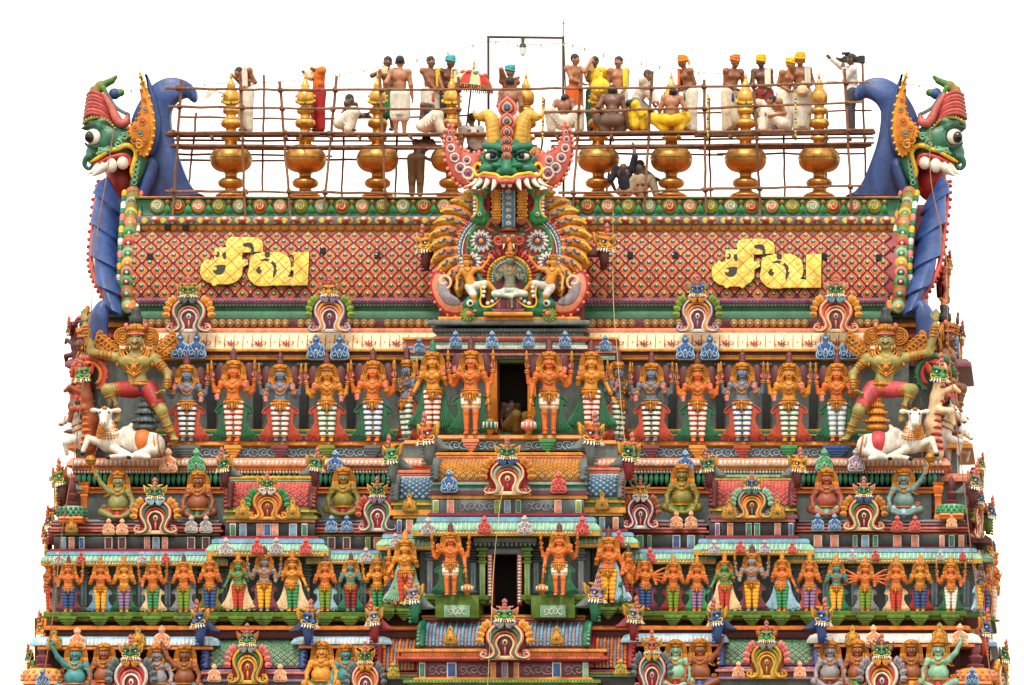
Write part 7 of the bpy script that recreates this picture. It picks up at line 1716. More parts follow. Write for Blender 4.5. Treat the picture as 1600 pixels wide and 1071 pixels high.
    def f(mb):
        for a, c in ((((134, 199), (148, 190), (168, 190), (186, 207)), 'olive'), (((133, 206), (146, 201), (162, 203), (172, 214)), mat((30, 66, 52))), (((138, 228), (146, 234), (160, 233), (168, 224)), mat((30, 66, 52)))): mb.add(tube(crom([g3(u, v, -37) for u, v in a], 5), [1.5, 2.4, 2.4, 1.2], 7), c)
        for i in range(13): t = i / 12.0; mb.add(sphere(g3(136 + 50 * t, 194 - 10 * math.sin(t * 3) + 12 * t * t, -38), 1.7, 6, 5), 'brightyellow' if i % 2 else 'mint')
        for u, v, q in ((190, 230, 8), (176, 236, 6), (200, 218, 6), (163, 240, 4.5)): mb.add(tube([(a, -39, b) for a, b in spiral(*g3(u, v, 0)[::2], 1.2, q, 0, 500, 22)], [1, 1.7, 1], 6), mat((134, 188, 140)))
        mb.add(tube(crom([g3(150, 246, -30), g3(140, 250, -28), g3(136, 260, -26), g3(142, 267, -26), g3(148, 262, -28)], 5), [5, 5, 4, 3, 1.4], 8), mat((40, 100, 84)))
    pt('painted_relief', f, face)
    def f(mb):
        y = -36
        mb.add(tube(crom([g3(u, v, y + q) for u, v, q in ((146, 256, 10), (156, 252, 4), (166, 246, 0), (176, 240, 0), (188, 237, 0), (200, 232, 0), (212, 234, 2), (218, 244, 2), (215, 258, 2), (211, 272, 4), (214, 288, 6), (207, 306, 8))], 6), [2.6, 3.6, 4, 4.4, 4.4, 4, 3], 9), mat('brightyellow', .4))
        mb.add(tube(crom([g3(u, v + 7, y + q) for u, v, q in ((152, 255, 8), (166, 249, 2), (178, 244, 1), (196, 240, 2), (206, 244, 4), (207, 256, 4))], 6), [3, 4, 4.6, 4], 8), mat((190, 52, 46), .4))
    pt('lips', f, face)
    def f(mb):
        wm = mat((236, 226, 208), .32, wear=.2)
        mb.add(sphere(g3(197, 259, -35), (9.4, 8, 10.4), 12, 8), wm); mb.add(sphere(g3(180, 263, -36), (9, 8, 11.6), 12, 8), wm); mb.add(fang(g3(170, 262, -34), (-.75, -.1, -.8), 28, 8, (-3, 0, 2)), wm); mb.add(fang(g3(160, 262, -30), (-.7, -.2, -.8), 24, 6, (-3, 0, 2)), wm)
        for u, v in ((168, 264), (180, 262), (194, 260)): mb.add(sphere(g3(u, v, 20), (8, 7, 10), 10, 7), wm)
    pt('teeth', f, face)
    def f(mb):
        for k in range(7):
            t = k / 6.0; mb.add(tube(crom([g3(134 + 5 * t, 186 - 36 * t, -8 - 22 * (1 - t) * 0), g3(146 + 4 * t, 182 - 34 * t, -34 + 6 * t), g3(164 + 2 * t, 186 - 30 * t, -36 + 8 * t), g3(180 + 2 * t - 6 * t, 203 - 34 * t, -28 + 6 * t)], 6), [3.4, 4, 4, 3], 8), mat((200, 84, 74)) if k % 2 else mat((176, 56, 50)))
            mb.add(tube(crom([g3(134 + 5 * t, 186 - 36 * t, -8), g3(148 + 3 * t, 184 - 33 * t, 22 - 4 * t), g3(176 - 4 * t, 200 - 32 * t, 22 - 4 * t)], 6), 4, 7), mat((176, 56, 50)))
        mb.add(sphere(g3(157, 168, -6), (22, 26, 19), 14, 10), mat((176, 56, 50)))
        mb.add(tube(crom([g3(166, 150, -30), g3(176, 168, -32), g3(184, 184, -32), g3(192, 196, -32), g3(202, 194, -32), g3(204, 184, -32)], 6), [3, 5, 7, 8, 7, 3], 9), mat((206, 104, 92))); mb.add(tube(crom([g3(172, 150, -26), g3(184, 170, -28), g3(198, 180, -30), g3(205, 184, -30), g3(202, 200, -30)], 6), [2, 3, 3, 3, 2], 7), 'steel')
    pt('brow_comb', f, face)
    p = [cap(g3(148, 150, -8), g3(158, 136, -8), 9, 8, 4, 0), cap(g3(158, 136, -8), g3(176, 128, -10), 7, 5, 3, 1), cap(g3(176, 128, -10), g3(183, 122, -12), 4.6, 3, 2, 1), cap(g3(164, 140, -14), g3(170, 152, -16), 4, 3, 2, 1), ell(g3(180, 148, -8), (9, 8, 9), 3, 2), ell(g3(190, 146, -8), (6, 6, 6), 3, 1), cap(g3(146, 140, -8), g3(142, 150, -8), 4, 3, 2, 3)]
    sculpt_mb(p, ['olive', (76, 130, 44), 'hood', 'rust'], 1.2).build('brow_lizard', r)
    def f(mb):
        mb.add(tube(crom([g3(214, 250, -30), g3(226, 252, -30), g3(222, 270, -30), g3(214, 290, -30), g3(210, 306, -30)], 6), [5, 9, 9, 7, 4], 9), 'green')
        for v in (258, 266, 274, 282, 290): mb.add(torus(g3(220 - (v - 258) * .15, v, -38), 3.4, .9, 12, 5, rot=(R(90), 0, 0)), 'mint')
        mb.add(tube(crom([g3(232, 252, -24), g3(240, 262, -22), g3(234, 286, -22), g3(226, 308, -22)], 5), [7, 12, 12, 9], 9), hood)
    pt('cheek_scroll', f)
    # the blue scaled hood curving down in front of the gable end
    def f(mb):
        path = crom([(180, 298, -5.2), (172, 312, -4.7), (168, 340, -4.0), (166, 376, -3.35), (166, 412, -2.85), (170, 444, -2.5), (178, 476, -2.25), (183, 492, -2.15)], 9)
        n = len(path); V, Fs = [], []; m_ = 22
        for i, q in enumerate(path):
            t = i / (n - 1.0); k = (t * 5.2) % 1.0; w_ = np.interp(t, [0, .1, .5, .75, 1], [15, 22, 23, 20, 7]) * (.82 + .28 * k); x, y, z = hl(*q)
            for j in range(m_):
                a = 2 * math.pi * j / m_; V.append((x + w_ * math.cos(a), y + 26 * math.sin(a) * (.84 + .24 * k), z - 22 * math.cos(a) * (1 - t * .8)))
        for i in range(n - 1):
            for j in range(m_): Fs.append((i * m_ + j, (i + 1) * m_ + j, (i + 1) * m_ + (j + 1) % m_, i * m_ + (j + 1) % m_))
        Fs += [tuple(range(m_)), tuple((n - 1) * m_ + j for j in range(m_ - 1, -1, -1))]
        mb.add(G(V, Fs), hood)
    pt('scaled_hood', f)
    def f(mb):
        path = crom([(158, 284, -5.2), (150, 312, -4.5), (146, 350, -3.8), (143, 386, -3.2), (143, 416, -2.75), (150, 440, -2.5), (162, 464, -2.35), (172, 492, -2.2)], 6)
        mb.add(tube([hl(*q) for q in path], [3, 4, 4, 4, 3], 8), mat((214, 70, 50)))
        for i in range(0, len(path), 2):
            q = path[i]; mb.add(sphere(hl(q[0] - 4.5, q[1], q[2]), (3.6, 3, 3.2), 7, 5), 'cherry' if i % 4 else mat((214, 70, 50)))
    pt('hood_rim', f)
    # banded frame between hood and roof
    def f(mb):
        for off, rad, cs, n in ((-8, 4.2, ('yellow', 'green', 'pearl', 'jade', 'pink', 'green'), 20), (18, 2.6, ('pink', 'olive', 'pearl', 'green', 'amber'), 24)):
            path = crom([(203 + off, 300, -4.3), (200 + off, 335, -3.5), (197 + off, 372, -2.95), (195.5 + off, 410, -2.6), (194 + off, 445, -2.5), (196 + off, 488, -2.2)], 12)
            for i in range(len(path) - 1):
                k = i * n // len(path)
                mb.add(tube([hl(*path[i]), hl(*path[i + 1])], rad + (.6 if (i % 3) else 0), 8), cs[k % len(cs)])
        path = crom([(208, 300, -4.4), (206, 335, -3.6), (203, 372, -3.0), (201, 410, -2.65), (199, 445, -2.4), (201, 488, -2.25)], 12)
        mb.add(tube([hl(*q) for q in path], 11, 8), 'olive')
        for i in range(2, len(path), 5):
            q = path[i]; x, y, z = hl(*q)
            mb.add(xf(sphere((0, 0, 0), 1, 10, 7), s=(10, 4, 10)), ('rust', 'mint', 'paleGold', 'pink', 'bright')[i // 5 % 5], (x, y - 9, z)); mb.add(xf(sphere((0, 0, 0), 1, 9, 6), s=(6.5, 4, 6)), ('green', 'cherry', 'bright', 'amber')[i // 5 % 4], (x, y - 11, z)); mb.add(sphere((x, y - 14, z), (2.6, 2, 2.6), 6, 5), 'pearl')
    pt('banded_frame', f)
    def f(mb):
        mb.add(tube([hl(*q) for q in crom([(176, 486, -1.9), (164, 478, -1.9), (156, 494, -1.9), (152, 520, -1.9), (158, 544, -1.9), (166, 556, -1.9)], 6)], [3, 10, 15, 17, 15, 10], 12), hood)
    pt('hood_tail', f)
    # the gable end itself behind the head (a horseshoe closing the barrel roof)
    def f(mb):
        for d, a in ((-2.6, 0), (-8.6, 0)): pass
        pts = [(0, y, z) for y, z in ((hl(200, 480, -2.4)[1], hl(200, 480, -2.4)[2]), (hl(200, 400, -3.2)[1], hl(200, 400, -3.2)[2]), (hl(200, 320, -4.6)[1], hl(200, 320, -4.6)[2]))]
        back = [(0, -y, z) for _, y, z in reversed(pts)]
        o = [(y, z) for _, y, z in pts + back]
        g = plate(o, -8, 10, 0); mb.add(xf(g, (hl(205, 400, -5.6)[0], 0, 0), 1, (0, 0, R(90))), 'plum')
    pt('gable_end', f)
    return r
HEAD0 = head_parts(True); head_parts(False)
# ------------------------------------------------------------------ gilded pot finials along the ridge
bronze = mat((204, 150, 76), .38, .78, wear=.35, bump=.15, grain=5, name='old_gilt_copper'); gilt = mat((230, 172, 84), .34, .75, wear=.35, bump=.15, grain=6, name='gilt_copper')
def oval_prof(zc, r, hh, r0, n=8): return [(r0 + (r - r0) * math.cos(R(-90 + 180 * i / n)) ** 1.0 if 0 < i < n else r0, zc + hh * math.sin(R(-90 + 180 * i / n))) for i in range(n + 1)]
def fin_pot(): return MB().add(lathe([(24, 0), (24.5, 3), (20, 6), (11, 9), (9.5, 12)] + oval_prof(22, 20.5, 8, 10) + [(9.5, 33), (9.5, 37), (13, 39)] + oval_prof(59, 33, 19.5, 14, 14)[1:] + [(18, 79.5), (18, 81), (12, 82)], 32), bronze)
def fin_seam(): return MB().add(torus((0, 0, 61), 33.2, .6, 36, 5), bronze).add(torus((0, 0, 23), 20.6, .5, 30, 5), bronze)
def fin_top(): return MB().add(lathe([(10, 82), (9, 88), (15, 91), (15, 93), (9, 97), (8, 104)] + oval_prof(115.5, 16.2, 7.5, 8.5) + [(8, 125), (8, 128)] + oval_prof(135, 13.4, 5.5, 8) + [(7.5, 142), (8, 145)] + oval_prof(155, 13.5, 11, 8.5, 9) + [(9, 167), (6, 171), (7.5, 174), (5, 178), (3, 182), (2, 186)], 28), gilt)
def fin_spike(): return MB().add(lathe([(2, 184), (2.4, 188), (1, 193), (.4, 202)], 10), gilt)
def fin_garland():
    mb = MB()
    for i in range(26):
        a = 2 * math.pi * i / 26; rr = 14.4; z = 158 - 7 * (1 - math.cos(a + math.pi / 2) ** 2 * .2) + 7 * (1 if math.sin(a) > 0 else -abs(math.sin(a)))
        mb.add(sphere((rr * math.cos(a), rr * math.sin(a), z), 2.3, 6, 5), mat((246, 192, 30), .8) if i % 4 else 'bright')
    return mb
for i, (u, n_) in enumerate([(361, 'gilded pot finial nearest the left dragon head, a whisk held at its garlanded top'), (477, 'gilded pot finial with a yellow garland in front of the person in red and orange'), (590, 'gilded pot finial left of the standing person seen from behind in white'), (706, 'gilded pot finial beside the fringed ceremonial umbrella, partly behind the pink ear'), (822, 'gilded pot finial whose top shows just right of the central mask horns'), (935, 'gilded pot finial below the yellow cloth bundle right of the central mask'), (1049, 'gilded pot finial behind the squatting person in yellow seen from behind'), (1165, 'gilded pot finial beside the orange turbaned person near the right end'), (1280, 'gilded pot finial nearest the cameraman at the right end of the ridge')]):
    r = at('pot_finial', n_, 'finial', u, 308.5, -5.6, 'gilded pot finials along the ridge')
    for nm, key, fn in (('pot', 'fp', fin_pot), ('pot_seam', 'fs', fin_seam), ('stem', 'ft', fin_top), ('spike', 'fk', fin_spike)): child(nm, key, fn, r)
    if i not in (4, 8): child('garland', 'fg', fin_garland, r)
# ------------------------------------------------------------------ scaffold of lashed poles
wood = mat((146, 100, 70), .85, wear=.5, bump=.6, grain=14, name='weathered_pole'); plankm = mat((120, 78, 56), .85, wear=.5, bump=.6, grain=10, name='weathered_plank'); ropem = mat((150, 92, 60), .95, wear=.4, bump=.5)
scaf = thing('bamboo_scaffold', 'brown pole scaffold with plank walkway lashed round the pot finials', 'scaffold', P(810, 308, -5.5))
SC0 = Vector(scaf.location)
def sp(name, fn):
    mb = MB(); fn(mb); o = mb.build(name, scaf, 1.0); return o
def pole(p0, p1, d, r=2.0, d1=None, sag=0.0):
    a, b = P(*p0, d) - SC0, P(*p1, d if d1 is None else d1) - SC0; n = 9; ln = (b - a).length
    rg = random.Random(int(p0[0] * 7 + p1[1] * 3 + p0[1]))
    pts = [a.lerp(b, i / n) + Vector((rg.uniform(-1, 1), rg.uniform(-1, 1), rg.uniform(-1, 1))) * .011 - Vector((0, 0, sag * math.sin(math.pi * i / n))) for i in range(n + 1)]
    def f(mb): mb.add(tube(crom(pts, 3), [r * PX * 1.15, r * PX, r * PX * .9], 7), wood)
    return sp('pole', f)
def lash(u, v, d, s=1.0):
    def f(mb):
        c = P(u, v, d) - SC0
        for k in range(3): mb.add(torus((c.x, c.y, c.z + (k - 1) * .025), .045 * s, .018, 10, 5, (1, 1.2, 1), (R(20 * k - 20), R(15 * k), 0)), ropem)
    return sp('lashing', f)
FD, BD = -3.58, -6.55
fp_ = [((284, 126), (270, 337)), ((375, 118), (383, 337)), ((437, 127), (454, 340)), ((526, 119), (506, 330)), ((594, 113), (603, 330)), ((716, 120), (718, 235)), ((909, 114), (895, 330)), ((1019, 112), (1007, 330)), ((1100, 125), (1103, 334)), ((1177, 112), (1188, 338)), ((1320, 108), (1331, 338))]
for a, b in fp_: pole(a, b, FD, 2.2)
for a, b in [((307, 176), (295, 290)), ((413, 118), (410, 300)), ((538, 180), (534, 309)), ((620, 210), (618, 308)), ((748, 180), (746, 300)), ((850, 155), (846, 240)), ((955, 215), (948, 308)), ((1062, 130), (1040, 308)), ((1108, 153), (1110, 308)), ((1224, 150), (1226, 308)), ((1347, 88), (1353, 300)), ((1292, 175), (1290, 300))]: pole(a, b, BD, 1.8)
for a, b, d in [((258, 138), (490, 142), FD), ((440, 141), (765, 140), FD), ((745, 140), (1022, 137), FD), ((1005, 138), (1358, 129), FD), ((264, 167), (492, 170), FD), ((470, 170), (722, 171), FD), ((846, 176), (1112, 169), FD), ((1090, 170), (1348, 160), FD), ((278, 183), (500, 187), BD), ((480, 186), (740, 181), BD), ((1000, 178), (1362, 173), BD),
               ((258, 299), (470, 301), FD), ((450, 300), (716, 304), FD), ((872, 302), (1115, 297), FD), ((1095, 296), (1349, 291), FD), ((274, 241), (520, 244), BD), ((276, 251), (500, 252), BD), ((500, 250), (700, 248), BD), ((930, 240), (1130, 242), BD), ((1120, 241), (1352, 240), BD), ((262, 207), (560, 208), FD + .08), ((540, 209), (800, 210), FD + .08), ((820, 208), (1130, 206), FD + .08), ((1090, 207), (1366, 203), FD + .08), ((268, 227), (700, 232), FD - .05), ((860, 231), (1366, 224), FD - .05), ((266, 219), (690, 222), BD), ((860, 220), (1366, 216), BD)]:
    pole(a, b, d + (.07 if d == FD else 0), 2.1 if d > -6 else 1.7)
for u in (278, 330, 379, 446, 470, 516, 560, 598, 640, 690, 720, 870, 902, 955, 1013, 1060, 1102, 1140, 1182, 1240, 1290, 1326, 1350): pole((u, 213 + (u % 5)), (u + 3, 217 + (u % 4)), FD + .35, 2.4, BD - .4)
for u, v in [(278, 138), (280, 167), (272, 207), (271, 299), (377, 139), (379, 168), (380, 208), (384, 300), (438, 141), (441, 170), (447, 208), (452, 300), (524, 141), (520, 171), (515, 209), (508, 301), (596, 141), (598, 171), (600, 209), (602, 302), (717, 141), (717, 171), (907, 138), (905, 175), (902, 208), (896, 302), (1018, 138), (1016, 172), (1013, 208), (1008, 299), (1100, 136), (1101, 170), (1102, 208), (1102, 297), (1179, 134), (1181, 166), (1184, 207), (1187, 295), (1322, 130), (1324, 161), (1327, 205), (1329, 292)]: lash(u, v, FD + .04, 1.1)
for k, d in enumerate((-3.75, -4.0, -4.3, -5.98, -6.2, -6.42)):
    for j, (u0, u1) in enumerate(((258 + 5 * k, 520 + 9 * k), (500 + 9 * k, 760), (835, 1105 + 8 * k), (1085 + 8 * k, 1368 - 4 * k))):
        def f(mb):
            a, b = P(u0, 210.5 + (k + j) % 2 * 1.6, d) - SC0, P(u1, 210 - (j > 1) * 3 + (k % 2) * 1.4, d) - SC0
            mb.add(xf(box((0, 0, 0), ((b - a).length, .2, .075), .008), tuple((a + b) / 2), 1, (0, -math.atan2((b - a).z, (b - a).x), 0)), plankm, smooth=False)
        sp('plank', f)
for k, d in enumerate((-3.75, -4.0, -6.1, -6.36)):
    for j, (u0, u1) in enumerate(((266, 470), (450, 700), (862, 1100), (1080, 1362))):
        def f(mb):
            a, b = P(u0 + 6 * k, 229 + j % 2 + k, d) - SC0, P(u1 - 4 * k, 230 - j + k, d) - SC0
            mb.add(xf(box((0, 0, 0), ((b - a).length, .17, .06), .008), tuple((a + b) / 2), 1, (0, -math.atan2((b - a).z, (b - a).x), 0)), plankm, smooth=False)
        sp('plank', f)
# two coloured garland streamers hung on the rail
for u in (848, 1106, 1243):
    def f(mb):
        for i in range(26): mb.add(sphere((math.sin(i * .8) * .4, 0, -i * 2.6), (2.0, 2, 1.6), 6, 5), mat((240, 190, 40), .8) if i % 6 < 3 else ('cherry' if i % 6 == 3 else 'white' if i % 6 == 4 else 'bright'))
    r = at('hanging_garland', {848: 'yellow and red flower string hanging from the rail right of the golden horn', 1106: 'yellow and red flower string hanging from the rail left of the orange turbaned person', 1243: 'yellow and red flower string hanging below the cloth bundle near the cameraman'}[u], 'garland', u, 152 if u < 900 else 148, FD + .12, 'flower strings on the scaffold')
    mb = MB(); f(mb); mb.build('flower_string', r)
# ------------------------------------------------------------------ lamp frame, wires, lightning rod
iron = mat((92, 66, 50), .7, .2, wear=.4)
fr = thing('lamp_frame', 'tall thin brown pipe frame carrying a lamp above the central mask', 'frame', P(822, 308, -6.7)); O0 = Vector(fr.location)
for u in (763, 880):
    MB().add(tube([P(u, 57, -6.7) - O0, P(u + .5, 308, -6.7) - O0], .03, 8), iron).build('post', fr, 1.0)
MB().add(tube([P(761, 58, -6.7) - O0, P(882, 59.5, -6.7) - O0], .03, 8), iron).build('crossbar', fr, 1.0)
lm = at('hanging_lamp', 'clear glass pendant lamp hanging from the crossbar of the pipe frame', 'lamp', 817, 88, -6.7)
mb = MB(); mb.add(lathe([(.8, 28), (.8, 31)], 8), iron); mb.add(lathe([(1.2, 20), (2.6, 21), (3, 27), (1.2, 29)], 14), iron); mb.add(lathe([(5.8, 14), (6.4, 15), (2.6, 21)], 16), mat((60, 60, 50), .5)); mb.build('lamp_cap', lm)
gl = bpy.data.materials.new('lamp_glass'); gl.use_nodes = True; bs = gl.node_tree.nodes['Principled BSDF']; bs.inputs['Base Color'].default_value = (.85, .86, .84, 1); bs.inputs['Roughness'].default_value = .12; bs.inputs['Transmission Weight'].default_value = .55
MB().add(lathe([(1, 0), (3, 1.5), (4.6, 6), (5.6, 14)], 16), gl).build('glass_bowl', lm)
lr = at('lightning_rod', 'slim lightning rod with small prongs rising beside the pipe frame', 'rod', 881, 150, -6.78)
mb = MB(); mb.add(tube([(3, 0, 0), (0, 0, 92), (-1, 0, 128)], [1.0, .9, .5], 7), iron)
for q in (-1, 1): mb.add(tube([(-.6, 0, 112), (q * 4, 0, 115), (q * 5.5, 0, 118)], [.6, .5, .2], 5), iron)
mb.add(tube([(-.6, 0, 112), (0, -5, 116)], .5, 5), iron); mb.build('rod', lr)
wr = thing('light_string', 'thin sagging wire with tiny bulbs strung from end to end over the scaffold', 'light string', P(763, 65, -6.5)); O1 = Vector(wr.location)
wp = crom([P(u, v, -6.5) - O1 for u, v in ((172, 146), (205, 141), (300, 132), (400, 130), (490, 123), (556, 112), (620, 100), (700, 82), (763, 65), (820, 70), (880, 68), (905, 73), (953, 88), (1002, 98), (1050, 107), (1104, 114), (1180, 118), (1250, 125), (1310, 128), (1436, 133), (1470, 140))], 5)
MB().add(tube(wp, .008, 5), 'dark').build('wire', wr, 1.0)
mb = MB()
for i in range(2, len(wp), 3): mb.add(sphere(tuple(wp[i] + Vector((0, 0, -.035)) if isinstance(wp[i], Vector) else wp[i] - np.array([0, 0, .035])), (.024, .024, .034), 6, 5), mat((196, 180, 140), .3))
o = mb.build('tiny_bulbs', wr, 1.0)
for nm, lb, pts in (('lightning_cable', 'brown earthing cable running down the left gable past the giant and the corner figures', [(178, 200, -4.6), (165, 285, -3.6), (146, 400, -2.2), (143, 480, -1.2), (134, 560, -.2), (118, 700, .5), (97, 830, 1.2), (83, 960, 1.9), (66, 1071, 2.3)]), ('lightning_cable', 'brown earthing cable hanging down the right corner past the dragon arches', [(1453, 200, -4.4), (1455, 285, -3.4), (1478, 400, -2.2), (1481, 520, -1.0), (1492, 640, -.2), (1504, 740, .4), (1520, 880, 1.0), (1538, 990, 1.8), (1550, 1071, 2.2)]), ('hanging_rope', 'thin pale rope hanging from the roof past the right door guardian', [(958, 330, -3.6), (958, 460, -1.2), (965, 560, -.4), (975, 680, .2), (982, 700, .3)]), ('hanging_rope', 'thin pale rope hanging down in front of the lower door', [(787, 760, 1.2), (780, 800, 1.6), (772, 880, 1.75), (768, 960, 2.3), (762, 1071, 2.5)])):
    r = thing(nm, lb, 'cable' if nm[0] == 'l' else 'rope', P(*pts[0]), 'cables and ropes on the face' if True else None)
    MB().add(tube(crom([P(*q) - P(*pts[0]) for q in pts], 6), .013 if nm[0] == 'l' else .008, 5), mat((150, 96, 60), .8) if nm[0] == 'l' else mat((196, 178, 120), .8)).build('strand', r, 1.0)
# ------------------------------------------------------------------ people on the scaffold
def rotz(ps, a, c=(0, 0, 0)):
    Rz = rotm((0, 0, R(a))); c = np.array(c, float); out = []
    for p in ps:
        s = p[0] == '-'; q = list(p[1:] if s else p)
        q[1] = Rz @ (q[1] - c) + c
        if q[0] == 'cap': q[2] = Rz @ (q[2] - c) + c
        else: q[3] = Rz.T if q[3] is None else q[3] @ Rz.T
        out.append((('-',) if s else ()) + tuple(q))
    return out
def gxf(g, a, c):
    c = np.array(c, float); return ((g[0] - c) @ rotm((0, 0, R(a))).T + c, g[1], g[2])
def ik(s, t, a, b, hint):
    s, t, h = np.array(s, float), np.array(t, float), np.array(hint, float)
    v = t - s; d = np.linalg.norm(v) + 1e-6; dm = min(d, a + b - .2); v /= d; t = s + v * dm
    x = (a * a - b * b + dm * dm) / (2 * dm); y = math.sqrt(max(a * a - x * x, 0)); h = h - v * v.dot(h); h /= np.linalg.norm(h) + 1e-6
    return s + v * x + h * y, t
def person(label, u, v, d, yaw=0, pelvis=(0, 0, 60), lean=(0, 0), head=None, look=None, L=None, R_=None, feetL=None, feetR=None, skin=(104, 58, 38), hair='short', hairc=(22, 17, 15), wear=(), sc=1.0, group='people on the scaffold', elb=(0, 0, -1), knee=None, must=False, turbc=None):
    """yaw 0 faces the viewer, 90 faces right, 180 shows the back; L/R_ are hand targets on the picture's left/right; lean moves the chest (x, y)"""
    r = at('person', label, 'person', u, v, d, group, 0, sc)
    pv = np.array(pelvis, float); Rz = rotm((0, 0, R(yaw)))
    chest = pv + np.array([lean[0], lean[1], math.sqrt(max(30 ** 2 - lean[0] ** 2 - lean[1] ** 2, 60))])
    nk = chest + np.array([lean[0] * .2, lean[1] * .2, 7.5])
    hd = np.array(head, float) if head is not None else nk + np.array([lean[0] * .15, lean[1] * .15 + 0, 13.0])
    look = yaw if look is None else look
    if head is None and (yaw < 100 or yaw > 260): hd = hd + Rz @ np.array([0, -3.2, -1.6])
    if False: pass
    bx = Rz @ np.array([1.0, 0, 0]); by = Rz @ np.array([0, -1.0, 0])
    flip = 1 if bx[0] >= 0 else -1                       # picture-left shoulder
    shl, shr = chest - bx * 12.5 * flip + np.array([0, 0, 4]), chest + bx * 12.5 * flip + np.array([0, 0, 4])
    hpl, hpr = pv - bx * 5.8 * flip, pv + bx * 5.8 * flip
    L = np.array(L, float) if L is not None else shl + np.array([-3 - (0 if abs(bx[0]) > .4 else -3), 0, -37]) + by * 2
    R_ = np.array(R_, float) if R_ is not None else shr + np.array([3, 0, -37]) + by * 2
    FL_ = np.array(feetL, float) if feetL is not None else np.array([hpl[0] - flip * bx[0] * 0.5, hpl[1], 3.5]); FR = np.array(feetR, float) if feetR is not None else np.array([hpr[0] + flip * bx[0] * .5, hpr[1], 3.5])
    kh = np.array(knee, float) if knee is not None else by + np.array([0, 0, .3])
    eh = np.array(elb, float) - by * .6
    eL, wL = ik(shl, L, 20, 18.5, eh + np.array([-.5, 0, 0])); eR, wR = ik(shr, R_, 20, 18.5, eh + np.array([.5, 0, 0]))
    kL, aL = ik(hpl, FL_, 28.5, 27.5, kh + np.array([-.25, 0, 0])); kR, aR = ik(hpr, FR, 28.5, 27.5, kh + np.array([.25, 0, 0]))
    def E(c, rr, k=2.5, col=0, a=yaw): return ell(c, rr, k, col, (0, 0, a))
    mid = (pv + chest) / 2
    p = [E(pv, (10.5, 7.6, 7.5), 3), cap(pv, mid, 8.4, 8.2, 3, 0), E(mid + (chest - pv) * .02, (9.4, 6.8, 9), 3), E(chest - (chest - pv) * .12, (12, 7.8, 10), 3.5), cap(chest + np.array([0, 0, 5]), hd - np.array([0, 0, 5]), 3.9, 3.6, 2, 0), cap(shl, shr, 4.6, 4.6, 3, 0)]
    if yaw < 100 or yaw > 260: p += [E(chest + by * 5.2 + bx * 5 - np.array([0, 0, 3.5]), (5.4, 3, 4.4), 2), E(chest + by * 5.2 - bx * 5 - np.array([0, 0, 3.5]), (5.4, 3, 4.4), 2)]
    else: p += [E(chest - by * 5.4 + bx * 5.5 - np.array([0, 0, 3]), (5, 3, 6.5), 2), E(chest - by * 5.4 - bx * 5.5 - np.array([0, 0, 3]), (5, 3, 6.5), 2)]
    fp = rotz(face_prims(0, .88, 0), look)
    for q in fp:
        q = list(q); q[1] = q[1] + hd
        if q[0] == 'cap': q[2] = q[2] + hd
        p.append(tuple(q))
    arms = []
    for s_, e_, w_, sd_ in ((shl, eL, wL, -1), (shr, eR, wR, 1)):
        p += [ell(s_, (5.2, 5.2, 5.2), 2.5, 0), cap(s_, e_, 4.5, 3.5, 2, 0), ell(e_, 3.5, 1.5, 0), cap(e_, w_, 3.5, 2.3, 1.5, 0)]
        f_ = (w_ - e_); f_ /= np.linalg.norm(f_); pn = -bx * sd_ * flip * 1.0 + by * .3; pn = pn - f_ * pn.dot(f_)
        if np.linalg.norm(pn) < .1: pn = by
        p += hand(w_ + f_ * 3.0, f_, pn, .92, 0, sd_, .45)
    for h_, k_, a_ in ((hpl, kL, aL), (hpr, kR, aR)):
        p += [cap(h_, k_, 7.2, 5.0, 2.5, 0), ell(k_, 5.0, 1.5, 0), cap(k_, k_ * .6 + a_ * .4 - by * 1.2, 4.9, 4.6, 2, 0), cap(k_ * .6 + a_ * .4 - by * 1.2, a_, 4.6, 2.8, 2, 0), E(a_ + by * 4 - np.array([0, 0, 1.6]), (3.1, 7.4, 2.3), 1.5)]
    sculpt_mb(p, [mat(skin, .42, wear=.18, bump=.1)], .82).build('body', r)
    # face
    fm = MB(); tmp = face_mb(0, .88, 0)
    for g, i, s_ in tmp.g: fm.g.append(((gxf(g, look, (0, 0, 0))[0] + hd, g[1], g[2]), i, s_))
    fm.mats = tmp.mats; fm.idx = tmp.idx
    for k, g in enumerate(list(fm.g)):
        if False: pass
    if must: fm.add((gxf(tube([(x, -6.8 + abs(x) * .2, -4.0 - abs(x) * .12) for x in (-3, -1.5, 0, 1.5, 3)], [.4, .9, .8, .9, .4], 6), look, (0, 0, 0))[0] + hd,) + tube([(x, 0, 0) for x in (-3, -1.5, 0, 1.5, 3)], [.4, .9, .8, .9, .4], 6)[1:], (20, 16, 14) if False else mat((20, 16, 14), .6))
    fm.build('face', r)
    # hair or turban
    hp = [ell((0, .9, 1.6), (7.0, 7.0, 7.6), 1.5, 0), cut(ell((0, -7.2, -3.2), (6.4, 6.6, 7.2), 1, 0)), cut(ell((0, 0, -9.5), (9, 9, 6), 1, 0))]
    if hair == 'bun': hp = hp[:1] + [ell((0, 6.8, 2.5), (4.2, 4.0, 4.2), 1.5, 0)] + hp[1:]
    def placed(q):
        out = []
        for z in rotz(q, look):
            s_ = z[0] == '-'; z = list(z[1:] if s_ else z); z[1] = z[1] + hd
            if z[0] == 'cap': z[2] = z[2] + hd
            out.append((('-',) if s_ else ()) + tuple(z))
        return out
